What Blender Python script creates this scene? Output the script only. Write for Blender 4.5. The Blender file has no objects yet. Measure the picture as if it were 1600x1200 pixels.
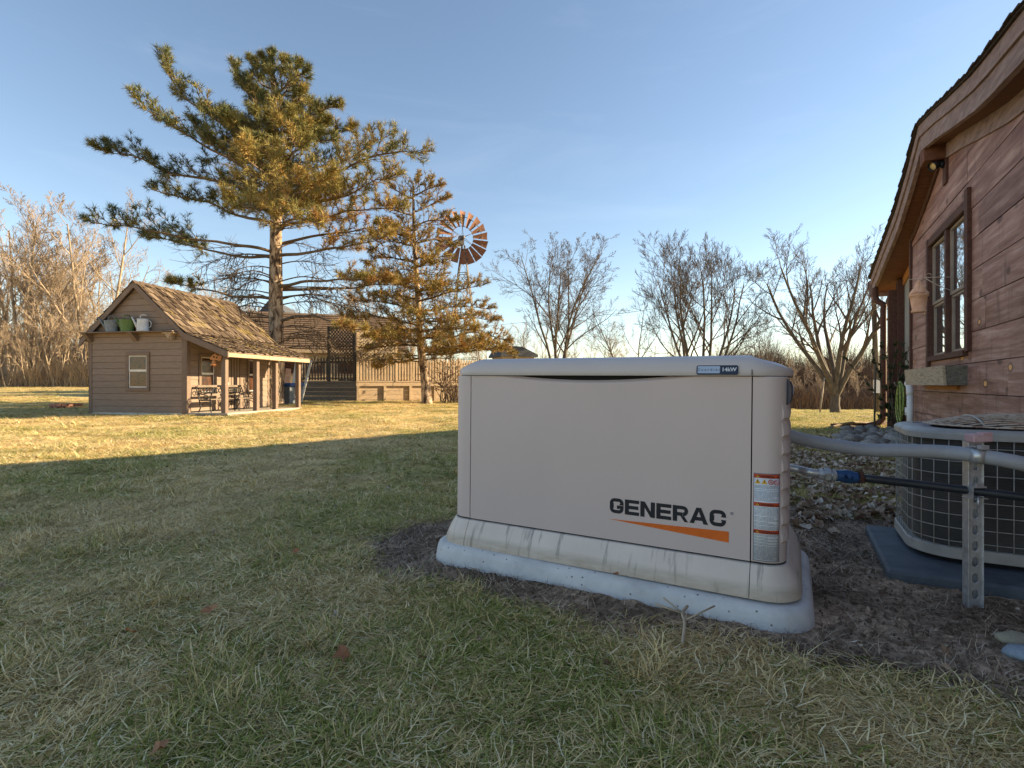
import bpy, bmesh, math, random
import numpy as np
from mathutils import Vector, Matrix, noise as mnoise
R = math.radians
PI = math.pi
S = bpy.context.scene
C = S.collection

# ------------------------------------------------------------------ camera, sky, sun, exposure
CAMH = 0.68
F = 824.0
cam_d = bpy.data.cameras.new('camera'); cam = bpy.data.objects.new('camera', cam_d); C.objects.link(cam)
cam.location = (0, 0, CAMH); cam.rotation_euler = (R(90), 0, 0)
cam_d.sensor_width = 36; cam_d.lens = 36*F/1600; cam_d.clip_end = 3000; cam_d.clip_start = 0.05
S.camera = cam
SUN_EL, SUN_AZ = R(20), R(80)          # azimuth measured from +Y towards +X
world = bpy.data.worlds.new('World'); S.world = world; world.use_nodes = True
wn = world.node_tree; wn.nodes.clear()
wo = wn.nodes.new('ShaderNodeOutputWorld'); bg = wn.nodes.new('ShaderNodeBackground')
sky = wn.nodes.new('ShaderNodeTexSky'); sky.sky_type = 'NISHITA'; sky.sun_disc = False
sky.sun_elevation = SUN_EL; sky.sun_rotation = SUN_AZ; sky.air_density = 1.0; sky.dust_density = 0.12; sky.ozone_density = 1.5
bg.inputs['Strength'].default_value = 0.085
wb = wn.nodes.new('ShaderNodeMix'); wb.data_type = 'RGBA'; wb.blend_type = 'MULTIPLY'; wb.inputs[0].default_value = 1.0; wb.inputs[7].default_value = (1.0, 0.935, 0.885, 1)
tcw = wn.nodes.new('ShaderNodeTexCoord'); mpw = wn.nodes.new('ShaderNodeMapping'); mpw.inputs['Scale'].default_value = (1.2, 1.2, 7.0); mpw.inputs['Rotation'].default_value = (0.12, 0.1, 0)
cir = wn.nodes.new('ShaderNodeTexNoise'); cir.inputs['Scale'].default_value = 1.7; cir.inputs['Detail'].default_value = 7; cir.inputs['Roughness'].default_value = 0.6; cir.inputs['Distortion'].default_value = 0.5
crp = wn.nodes.new('ShaderNodeValToRGB'); crp.color_ramp.elements[0].position = 0.52; crp.color_ramp.elements[1].position = 0.78; crp.color_ramp.elements[1].color = (0.07, 0.07, 0.07, 1)
cmx = wn.nodes.new('ShaderNodeMix'); cmx.data_type = 'RGBA'; cmx.inputs[7].default_value = (5.2, 5.8, 6.6, 1)      # thin cirrus
wn.links.new(tcw.outputs['Generated'], mpw.inputs[0]); wn.links.new(mpw.outputs[0], cir.inputs[0]); wn.links.new(cir.outputs[0], crp.inputs[0]); wn.links.new(crp.outputs[0], cmx.inputs[0]); wn.links.new(sky.outputs[0], cmx.inputs[6])
wn.links.new(cmx.outputs[2], wb.inputs[6]); wn.links.new(wb.outputs[2], bg.inputs[0]); wn.links.new(bg.outputs[0], wo.inputs[0])
sun_d = bpy.data.lights.new('sun', 'SUN'); sun_d.energy = 5.0; sun_d.angle = R(0.5); sun_d.color = (1.0, 0.79, 0.48)
sun = bpy.data.objects.new('sun', sun_d); C.objects.link(sun)
sdir = Vector((math.sin(SUN_AZ)*math.cos(SUN_EL), math.cos(SUN_AZ)*math.cos(SUN_EL), math.sin(SUN_EL)))
sun.rotation_euler = sdir.to_track_quat('Z', 'Y').to_euler(); sun.location = (20, 0, 20)
S.view_settings.view_transform = 'Standard'; S.view_settings.look = 'None'
S.view_settings.exposure = 1.6; S.view_settings.gamma = 1.0

# ------------------------------------------------------------------ helpers
def W(px, py, Z):                       # a photographed direction at a depth -> a place
    return Vector(((px-800)/F*Z, Z, CAMH-(py-600)/F*Z))

def smooth(a, b, x):
    t = min(1, max(0, (x-a)/(b-a))); return t*t*(3-2*t)

QX = [-1.0, -0.45, -0.2, 0.1, 0.55, 1.0]
QS = [0.012, 0.012, 0.007, -0.010, -0.038, -0.038]
def gz_base(X, Y):
    q = X/max(Y, 5.0)
    s = float(np.interp(q, QX, QS))
    d = max(0.0, min(Y, 75)-8.0)
    soft = d*d/(d+2.0)
    e = -0.02*smooth(0.2, 1.4, X)
    return e + s*soft*1.15
def gz(X, Y):
    z = gz_base(X, Y)
    r = math.hypot(X, Y)
    a = 0.012 if r < 12 else 0.03
    z += a*mnoise.noise(Vector((X*0.9, Y*0.9, 3.1))) + 0.006*mnoise.noise(Vector((X*4, Y*4, 1.0)))*(1 if r < 15 else 0)
    return z

class MB:
    def __init__(s): s.v = []; s.f = []; s.r = []; s.sm = []
    def add(s, vs, fs, rnd=0.5, sm=False):
        o = len(s.v); s.v += [tuple(p) for p in vs]; s.r += [rnd]*len(vs)
        s.f += [tuple(i+o for i in f) for f in fs]; s.sm += [sm]*len(fs)
        return s
    def box(s, x0, x1, y0, y1, z0, z1, rnd=0.5, mat=None, ch=0.0):
        if ch > 0:
            bm = bmesh.new(); bmesh.ops.create_cube(bm, size=1)
            for v in bm.verts:
                v.co = ((x0+x1)/2+v.co.x*(x1-x0), (y0+y1)/2+v.co.y*(y1-y0), (z0+z1)/2+v.co.z*(z1-z0))
            bmesh.ops.bevel(bm, geom=bm.edges[:], offset=ch, segments=1, affect='EDGES', profile=0.5)
            bm.verts.index_update()
            vs = [v.co.copy() for v in bm.verts]; fs = [[v.index for v in f.verts] for f in bm.faces]; bm.free()
        else:
            vs = [Vector(p) for p in ((x0,y0,z0),(x1,y0,z0),(x1,y1,z0),(x0,y1,z0),(x0,y0,z1),(x1,y0,z1),(x1,y1,z1),(x0,y1,z1))]
            fs = [(0,3,2,1),(4,5,6,7),(0,1,5,4),(1,2,6,5),(2,3,7,6),(3,0,4,7)]
        if mat is not None: vs = [mat @ Vector(p) for p in vs]
        return s.add(vs, fs, rnd)
    def beam(s, a, b, w, h, rnd=0.5, up=Vector((0,0,1)), ch=0.0):     # a box from a to b
        a = Vector(a); b = Vector(b); d = b-a; L = d.length; d.normalize()
        x = d.cross(up)
        if x.length < 1e-4: x = Vector((1,0,0))
        x.normalize(); y = x.cross(d)
        m = Matrix((( x.x, d.x, y.x, a.x), (x.y, d.y, y.y, a.y), (x.z, d.z, y.z, a.z), (0,0,0,1)))
        return s.box(-w/2, w/2, 0, L, -h/2, h/2, rnd, m, ch)
    def tube(s, pts, rad, n=6, cap=True, rnd=0.5, sm=True, closed=False):
        pts = [Vector(p) for p in pts]; k = len(pts)
        if not isinstance(rad, (list, tuple)): rad = [rad]*k
        vs = []; prev = None
        for i, p in enumerate(pts):
            if closed: d = pts[(i+1) % k]-pts[i-1]
            else: d = pts[min(i+1, k-1)]-pts[max(i-1, 0)]
            if d.length < 1e-9: d = Vector((0,0,1))
            d.normalize()
            if prev is None:
                x = d.orthogonal().normalized()
            else:
                x = prev-d*prev.dot(d)
                x = x.normalized() if x.length > 1e-6 else d.orthogonal().normalized()
            prev = x; y = d.cross(x)
            for j in range(n):
                a = 2*PI*j/n; vs.append(p+(x*math.cos(a)+y*math.sin(a))*rad[i])
        fs = []
        for i in range(k if closed else k-1):
            i2 = (i+1) % k
            for j in range(n):
                j2 = (j+1) % n; fs.append((i*n+j, i*n+j2, i2*n+j2, i2*n+j))
        if cap and not closed: fs.append(tuple(range(n))[::-1]); fs.append(tuple((k-1)*n+j for j in range(n)))
        return s.add(vs, fs, rnd, sm)
    def lathe(s, prof, n=16, rnd=0.5, m=None, sm=True, a0=0, a1=2*PI):
        vs = []; k = len(prof)
        for i in range(n):
            a = a0+(a1-a0)*i/n
            for r, z in prof: vs.append(Vector((r*math.cos(a), r*math.sin(a), z)))
        fs = [(i*k+j, ((i+1) % n)*k+j, ((i+1) % n)*k+j+1, i*k+j+1) for i in range(n) for j in range(k-1)]
        if m is not None: vs = [m @ v for v in vs]
        return s.add(vs, fs, rnd, sm)
    def prism(s, poly, f0, f1, rnd=0.5):        # poly of 2d points, f0/f1 map (a,b)->3d for the two faces
        n = len(poly)
        vs = [f0(*p) for p in poly]+[f1(*p) for p in poly]
        fs = [tuple(range(n)), tuple(range(2*n-1, n-1, -1))]+[(i, (i+1) % n, n+(i+1) % n, n+i) for i in range(n)]
        return s.add(vs, fs, rnd)
    def build(s, name, mat, parent=None, sub=0, label=None, kind=None, recalc=True):
        me = bpy.data.meshes.new(name); me.from_pydata(s.v, [], s.f); me.update()
        me.polygons.foreach_set('use_smooth', s.sm)
        at = me.attributes.new('rnd', 'FLOAT', 'POINT'); at.data.foreach_set('value', s.r)
        if recalc:
            bm = bmesh.new(); bm.from_mesh(me); bmesh.ops.recalc_face_normals(bm, faces=bm.faces); bm.to_mesh(me); bm.free()
        if mat: me.materials.append(mat)
        o = bpy.data.objects.new(name, me); C.objects.link(o)
        if parent is not None: o.parent = parent
        if label: o['label'] = label
        if kind: o['kind'] = kind
        return o

def fast_mesh(name, verts, tris, mat, parent=None, rnd=None, kind=None):
    me = bpy.data.meshes.new(name)
    nv, nt = len(verts), len(tris); w = tris.shape[1]
    me.vertices.add(nv); me.vertices.foreach_set('co', verts.astype(np.float32).ravel())
    me.loops.add(nt*w); me.loops.foreach_set('vertex_index', tris.astype(np.int32).ravel())
    me.polygons.add(nt); me.polygons.foreach_set('loop_start', np.arange(0, nt*w, w, dtype=np.int32))
    me.update(calc_edges=True)
    if rnd is not None:
        at = me.attributes.new('rnd', 'FLOAT', 'POINT'); at.data.foreach_set('value', rnd.astype(np.float32))
    me.materials.append(mat)
    o = bpy.data.objects.new(name, me); C.objects.link(o)
    if parent is not None: o.parent = parent
    if kind: o['kind'] = kind
    return o

def tag(o, label, cat, group=None):
    o['label'] = label; o['category'] = cat
    if group: o['group'] = group
    return o
def thing(name, label, cat, loc=(0,0,0), rz=0, group=None):
    o = bpy.data.objects.new(name, None); C.objects.link(o); o.location = loc; o.rotation_euler = (0,0,rz)
    o.empty_display_size = 0.1
    return tag(o, label, cat, group)
def dup(root, loc=None, rz=None, scale=None, label=None, group=None):
    r = root.copy(); C.objects.link(r)
    if loc is not None: r.location = loc
    if rz is not None: r.rotation_euler = (0,0,rz)
    if scale is not None: r.scale = scale if hasattr(scale, '__len__') else (scale,)*3
    if label: r['label'] = label
    if group: r['group'] = group
    for ch in list(root.children):
        c = ch.copy(); C.objects.link(c); c.parent = r
        for g in ch.children:
            d = g.copy(); C.objects.link(d); d.parent = c
    return r

# ------------------------------------------------------------------ materials
def srgb(r, g, b):
    f = lambda c: (c/12.92 if c <= 0.04045 else ((c+0.055)/1.055)**2.4)
    return (f(r/255), f(g/255), f(b/255), 1)
def base_mat(name):
    m = bpy.data.materials.new(name); m.use_nodes = True
    nt = m.node_tree; b = nt.nodes['Principled BSDF']; return m, nt, b
def c4(c): return (c[0], c[1], c[2], 1)
def nnode(nt, t, **kw):
    n = nt.nodes.new(t)
    for k, v in kw.items(): setattr(n, k, v)
    return n
def ramp(nt, stops, fac=None):
    n = nt.nodes.new('ShaderNodeValToRGB'); e = n.color_ramp.elements
    while len(e) > 1: e.remove(e[-1])
    e[0].position = stops[0][0]; e[0].color = c4(stops[0][1])
    for p, c in stops[1:]:
        x = e.new(p); x.color = c4(c)
    if fac is not None: nt.links.new(fac, n.inputs[0])
    return n
def noise(nt, vec, scale, detail=5, rough=0.6, dist=0.0):
    n = nt.nodes.new('ShaderNodeTexNoise'); n.inputs['Scale'].default_value = scale
    n.inputs['Detail'].default_value = detail; n.inputs['Roughness'].default_value = rough; n.inputs['Distortion'].default_value = dist
    if vec is not None: nt.links.new(vec, n.inputs['Vector'])
    return n
def mapping(nt, scale=(1,1,1), rot=(0,0,0), coords='Object'):
    tc = nt.nodes.new('ShaderNodeTexCoord'); mp = nt.nodes.new('ShaderNodeMapping')
    mp.inputs['Scale'].default_value = scale; mp.inputs['Rotation'].default_value = rot
    nt.links.new(tc.outputs[coords], mp.inputs[0]); return mp.outputs[0]
def mixc(nt, fac, a, b, mode='MIX'):
    n = nt.nodes.new('ShaderNodeMix'); n.data_type = 'RGBA'; n.blend_type = mode
    for sock, val in ((n.inputs[0], fac), (n.inputs[6], a), (n.inputs[7], b)):
        if hasattr(val, 'links') or hasattr(val, 'is_linked'): nt.links.new(val, sock)
        else: sock.default_value = val if not hasattr(val, '__len__') else c4(val)
    return n.outputs[2]
def math_(nt, op, a, b=None, c=None):
    n = nt.nodes.new('ShaderNodeMath'); n.operation = op
    for i, val in enumerate((a, b, c)):
        if val is None: continue
        if hasattr(val, 'is_linked'): nt.links.new(val, n.inputs[i])
        else: n.inputs[i].default_value = val
    return n.outputs[0]
def bumpn(nt, b, h, strength=0.3, dist=0.01):
    n = nt.nodes.new('ShaderNodeBump'); n.inputs['Strength'].default_value = strength; n.inputs['Distance'].default_value = dist
    nt.links.new(h, n.inputs['Height']); nt.links.new(n.outputs[0], b.inputs['Normal'])
def attr(nt, name='rnd', t='GEOMETRY'):
    n = nt.nodes.new('ShaderNodeAttribute'); n.attribute_name = name; n.attribute_type = t; return n.outputs['Fac']
def M(name, stops, scale=4, stretch=(1,1,1), rough=0.8, bump=0.2, bs=None, rnd=0.0, objrnd=0.0, spec=0.3, metal=0, bd=0.01, detail=6, dist=0.0):
    m, nt, b = base_mat(name)
    if not isinstance(stops[0][1], (tuple, list)): stops = [(0, stops)]
    vec = mapping(nt, stretch)
    n = noise(nt, vec, scale, detail, 0.62, dist)
    col = ramp(nt, stops, n.outputs[0]).outputs[0]
    if rnd:
        k = math_(nt, 'MULTIPLY_ADD', attr(nt), 2*rnd, 1-rnd)
        col = mixc(nt, 1.0, col, (1,1,1), 'MULTIPLY'); mx = col.node
        cb = nt.nodes.new('ShaderNodeCombineColor'); [nt.links.new(k, cb.inputs[i]) for i in range(3)]
        nt.links.new(cb.outputs[0], mx.inputs[7])
    if objrnd:
        oi = nt.nodes.new('ShaderNodeObjectInfo')
        k = math_(nt, 'MULTIPLY_ADD', oi.outputs['Random'], 2*objrnd, 1-objrnd)
        cb = nt.nodes.new('ShaderNodeCombineColor'); [nt.links.new(k, cb.inputs[i]) for i in range(3)]
        col = mixc(nt, 1.0, col, cb.outputs[0], 'MULTIPLY')
    nt.links.new(col, b.inputs['Base Color'])
    b.inputs['Roughness'].default_value = rough; b.inputs['Specular IOR Level'].default_value = spec; b.inputs['Metallic'].default_value = metal
    if bump:
        n2 = noise(nt, vec, bs or scale*4, 5, 0.6)
        bumpn(nt, b, n2.outputs[0], bump, bd)
    return m
def flat(name, c, rough=0.6, spec=0.3, metal=0):
    m, nt, b = base_mat(name); b.inputs['Base Color'].default_value = c4(c); b.inputs['Roughness'].default_value = rough
    b.inputs['Specular IOR Level'].default_value = spec; b.inputs['Metallic'].default_value = metal; return m

MT = {}
MT['gen'] = M('beige_painted_steel', [(0.25, (0.545,0.45,0.43)), (0.5, (0.58,0.48,0.455)), (0.75, (0.60,0.495,0.47))], 2.2, (1,1,0.5), rough=0.52, bump=0.05, bs=250, bd=0.002, spec=0.35)
MT['lid'] = M('beige_lid', [(0.3, (0.52,0.465,0.45)), (0.7, (0.57,0.51,0.49))], 4, rough=0.42, bump=0.05, bs=200, bd=0.002, spec=0.4)
MT['dark'] = flat('dark_gap', (0.012,0.012,0.013), 0.9)
MT['black'] = M('black_print', [(0.3, (0.012,0.013,0.02)), (0.7, (0.02,0.021,0.028))], 30, rough=0.5, bump=0)
MT['orange'] = M('orange_print', [(0.3, (0.62,0.12,0.015)), (0.7, (0.72,0.16,0.02))], 30, rough=0.5, bump=0)
MT['red'] = M('red_print', [(0.3, (0.48,0.06,0.02)), (0.7, (0.55,0.09,0.03))], 60, rough=0.5, bump=0)
MT['yellow'] = flat('yellow_print', (0.75,0.42,0.02), 0.5)
MT['labelw'] = M('white_label', [(0.3, (0.62,0.64,0.68)), (0.7, (0.72,0.74,0.78))], 60, rough=0.4, bump=0)
MT['ink'] = flat('grey_ink', (0.09,0.11,0.17), 0.6)
MT['navy'] = flat('navy_badge', (0.012,0.018,0.045), 0.35, 0.5)
MT['palebadge'] = flat('pale_blue_badge', (0.38,0.47,0.62), 0.35, 0.5)
MT['wired'] = M('galvanised', [(0.3, (0.42,0.43,0.45)), (0.7, (0.66,0.68,0.71))], 40, rough=0.36, bump=0.1, metal=0.6)
MT['conduit'] = M('grey_conduit', [(0.3, (0.29,0.30,0.335)), (0.7, (0.35,0.36,0.395))], 20, rough=0.4, bump=0.1, bs=120)
MT['blackpipe'] = M('black_pipe', [(0.3, (0.012,0.015,0.022)), (0.7, (0.03,0.035,0.045))], 30, rough=0.35, bump=0.2, spec=0.5)
MT['blue'] = M('blue_valve', [(0.3, (0.02,0.06,0.16)), (0.7, (0.03,0.10,0.26))], 30, rough=0.35, bump=0.1)
MT['pink'] = M('faded_pink_cap', [(0.3, (0.50,0.30,0.32)), (0.7, (0.60,0.42,0.43))], 40, rough=0.6, bump=0.3)
MT['acrim'] = M('ac_cream_metal', [(0.3, (0.30,0.285,0.265)), (0.62, (0.40,0.38,0.355)), (0.75, (0.24,0.185,0.13))], 9, rough=0.45, bump=0.05)
MT['accoil'] = None
MT['acwire'] = M('ac_guard_wire', [(0.3, (0.34,0.32,0.29)), (0.7, (0.55,0.52,0.48))], 30, rough=0.5, bump=0)
MT['rustwire'] = M('rusty_grille', [(0.35, (0.26,0.16,0.11)), (0.5, (0.58,0.48,0.40)), (0.7, (0.30,0.17,0.10))], 25, rough=0.7, bump=0.2)
MT['slate'] = M('dark_ac_pad', [(0.3, (0.06,0.075,0.095)), (0.7, (0.12,0.14,0.165))], 8, rough=0.7, bump=0.2)
MT['pvc'] = M('white_pvc', [(0.3, (0.62,0.62,0.62)), (0.7, (0.72,0.72,0.72))], 8, rough=0.4, bump=0)
MT['hose'] = M('green_hose', [(0.4, (0.13,0.20,0.035)), (0.6, (0.38,0.42,0.13))], 25, rough=0.45, bump=0.1)
MT['terra'] = M('terracotta', [(0.3, (0.62,0.30,0.17)), (0.7, (0.85,0.52,0.36))], 14, rough=0.9, bump=0.3)
MT['iron'] = M('black_iron', [(0.3, (0.012,0.012,0.014)), (0.7, (0.03,0.028,0.027))], 20, rough=0.5, bump=0.1)
MT['trim'] = M('brown_trim_wood', [(0.3, (0.06,0.026,0.019)), (0.7, (0.115,0.052,0.038))], 6, (6,1,6), rough=0.75, bump=0.3)
MT['fascia'] = M('weathered_fascia_wood', [(0.3, (0.16,0.105,0.095)), (0.5, (0.26,0.18,0.165)), (0.75, (0.38,0.28,0.26))], 5, (6,1,6), rough=0.8, bump=0.35, dist=0.5)
MT['soffit'] = M('brown_soffit_wood', [(0.3, (0.10,0.04,0.024)), (0.7, (0.20,0.085,0.05))], 9, (1,5,1), rough=0.8, bump=0.4)
MT['orangewood'] = M('bare_cedar_board', [(0.3, (0.30,0.12,0.035)), (0.7, (0.46,0.21,0.07))], 9, (4,1,4), rough=0.8, bump=0.3)
MT['stucco'] = M('grey_panel', [(0.3, (0.22,0.23,0.23)), (0.7, (0.32,0.33,0.33))], 3, (1,1,0.4), rough=0.9, bump=0.2, bs=60)
MT['asphalt'] = M('dark_roof_shingle', [(0.3, (0.03,0.022,0.022)), (0.7, (0.07,0.05,0.045))], 30, rough=0.9, bump=0.4)
MT['greyboard'] = M('weathered_planter_board', [(0.3, (0.08,0.075,0.06)), (0.55, (0.17,0.155,0.125)), (0.75, (0.24,0.22,0.19))], 6, (5,1.2,9), rough=0.85, bump=0.35, dist=0.8)
MT['sash'] = M('cream_sash', [(0.3, (0.23,0.175,0.135)), (0.7, (0.32,0.25,0.20))], 10, rough=0.6, bump=0.05)
MT['white'] = M('white_sash', [(0.3, (0.62,0.6,0.57)), (0.7, (0.72,0.7,0.67))], 10, rough=0.5, bump=0.05)
MT['ph'] = M('taupe_siding_paint', [(0.3, (0.205,0.150,0.115)), (0.7, (0.255,0.188,0.145))], 4, (1.5,1.5,6), rough=0.75, bump=0.2, objrnd=0.06)
MT['phtrim'] = M('taupe_trim_paint', [(0.3, (0.155,0.108,0.082)), (0.7, (0.20,0.142,0.108))], 6, rough=0.7, bump=0.15)
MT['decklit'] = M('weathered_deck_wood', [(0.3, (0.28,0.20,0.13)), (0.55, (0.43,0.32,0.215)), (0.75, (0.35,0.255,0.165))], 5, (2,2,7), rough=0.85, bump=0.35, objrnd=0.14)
MT['porch'] = M('porch_floor', [(0.3, (0.34,0.29,0.23)), (0.7, (0.48,0.42,0.34))], 8, rough=0.85, bump=0.2)
MT['stone'] = M('river_stone', [(0.3, (0.17,0.155,0.145)), (0.7, (0.36,0.33,0.30))], 5, rough=0.8, bump=0.3, objrnd=0.4)
MT['brick'] = M('red_brick', [(0.3, (0.22,0.10,0.07)), (0.7, (0.36,0.19,0.13))], 12, rough=0.9, bump=0.4, objrnd=0.3)
MT['rust'] = M('rusty_sheet', [(0.3, (0.09,0.04,0.025)), (0.6, (0.23,0.10,0.055)), (0.8, (0.22,0.115,0.075))], 3, rough=0.75, bump=0.2, objrnd=0.2)
MT['tower'] = M('grey_tower_steel', [(0.3, (0.07,0.065,0.065)), (0.7, (0.14,0.12,0.11))], 8, rough=0.6, bump=0.1, metal=0.3)
MT['barnroof'] = M('brown_barn_shingle', [(0.3, (0.10,0.066,0.045)), (0.7, (0.18,0.12,0.08))], 6, (1,1,4), rough=0.9, bump=0.4)
MT['barnwall'] = M('tan_barn_wall', [(0.3, (0.34,0.255,0.16)), (0.7, (0.42,0.32,0.21))], 3, rough=0.85, bump=0.15)
MT['slateroof'] = M('grey_roof', [(0.3, (0.045,0.05,0.06)), (0.7, (0.09,0.095,0.11))], 12, rough=0.85, bump=0.3)
MT['galv_can'] = M('galvanised_can', [(0.3, (0.10,0.12,0.14)), (0.7, (0.20,0.22,0.24))], 14, rough=0.55, bump=0.1, metal=0.2)
MT['green_can'] = M('green_can', [(0.3, (0.07,0.12,0.03)), (0.7, (0.11,0.17,0.045))], 14, rough=0.6, bump=0.1)
MT['white_can'] = M('enamel_can', [(0.3, (0.42,0.42,0.43)), (0.7, (0.62,0.62,0.62))], 10, rough=0.4, bump=0.05)
MT['tub'] = M('grey_tub_shell', [(0.3, (0.13,0.15,0.17)), (0.7, (0.18,0.20,0.22))], 6, rough=0.6, bump=0.1)
MT['tarp'] = M('blue_cover', [(0.3, (0.015,0.05,0.17)), (0.7, (0.03,0.09,0.28))], 10, rough=0.45, bump=0.3)
MT['copper'] = M('rusty_bell', [(0.3, (0.45,0.16,0.05)), (0.7, (0.60,0.28,0.10))], 14, rough=0.5, bump=0.1)
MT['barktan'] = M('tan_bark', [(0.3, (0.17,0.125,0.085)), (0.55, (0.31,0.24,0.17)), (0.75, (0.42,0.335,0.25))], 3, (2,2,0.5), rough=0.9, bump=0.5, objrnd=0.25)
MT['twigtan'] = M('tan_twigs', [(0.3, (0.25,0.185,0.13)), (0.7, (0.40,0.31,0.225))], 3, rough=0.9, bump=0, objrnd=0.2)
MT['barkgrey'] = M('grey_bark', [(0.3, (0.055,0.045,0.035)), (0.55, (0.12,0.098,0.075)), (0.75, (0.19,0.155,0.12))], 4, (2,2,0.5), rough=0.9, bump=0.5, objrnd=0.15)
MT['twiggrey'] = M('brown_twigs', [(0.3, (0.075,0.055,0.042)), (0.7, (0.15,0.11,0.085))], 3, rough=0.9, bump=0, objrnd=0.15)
MT['pinebark'] = M('pine_bark', [(0.40, (0.06,0.038,0.026)), (0.47, (0.26,0.175,0.115)), (0.60, (0.50,0.38,0.27))], 5, (2.2,2.2,0.8), rough=0.95, bump=0.8, bd=0.03, dist=0.6)
MT['pinelimb'] = M('pine_limb', [(0.3, (0.08,0.055,0.035)), (0.7, (0.2,0.145,0.10))], 6, rough=0.95, bump=0.3)

def needle_mat(name, stops):
    m, nt, b = base_mat(name)
    col = ramp(nt, stops, attr(nt)).outputs[0]
    nt.links.new(col, b.inputs['Base Color']); b.inputs['Roughness'].default_value = 0.65; b.inputs['Specular IOR Level'].default_value = 0.25
    return m
MT['needle'] = needle_mat('pine_needles', [(0.0, (0.03,0.055,0.03)), (0.28, (0.075,0.095,0.035)), (0.5, (0.17,0.16,0.05)), (0.7, (0.30,0.24,0.07)), (0.88, (0.36,0.24,0.07)), (1.0, (0.32,0.17,0.055))])
MT['needle2'] = needle_mat('golden_pine_needles', [(0.0, (0.06,0.065,0.022)), (0.35, (0.19,0.15,0.04)), (0.65, (0.34,0.22,0.055)), (1.0, (0.42,0.18,0.05))])

def shake_mat():
    m, nt, b = base_mat('weathered_cedar_shakes')
    vec = mapping(nt, (1,1,1)); a = attr(nt)
    base = ramp(nt, [(0, (0.035,0.024,0.018)), (0.3, (0.075,0.053,0.039)), (0.6, (0.125,0.090,0.065)), (1, (0.22,0.165,0.118))], a).outputs[0]
    n = noise(nt, vec, 2.2, 5)
    msk = ramp(nt, [(0.55, (0,0,0)), (0.66, (1,1,1))], n.outputs[0]).outputs[0]
    n2 = noise(nt, vec, 40, 4)
    lich = ramp(nt, [(0.35, (0.14,0.10,0.035)), (0.65, (0.28,0.21,0.075))], n2.outputs[0]).outputs[0]
    col = mixc(nt, math_(nt, 'MULTIPLY', msk, 0.65), base, lich)
    nt.links.new(col, b.inputs['Base Color']); b.inputs['Roughness'].default_value = 0.95; b.inputs['Specular IOR Level'].default_value = 0.1
    bumpn(nt, b, n2.outputs[0], 0.5, 0.01); return m
MT['shake'] = shake_mat()

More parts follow.
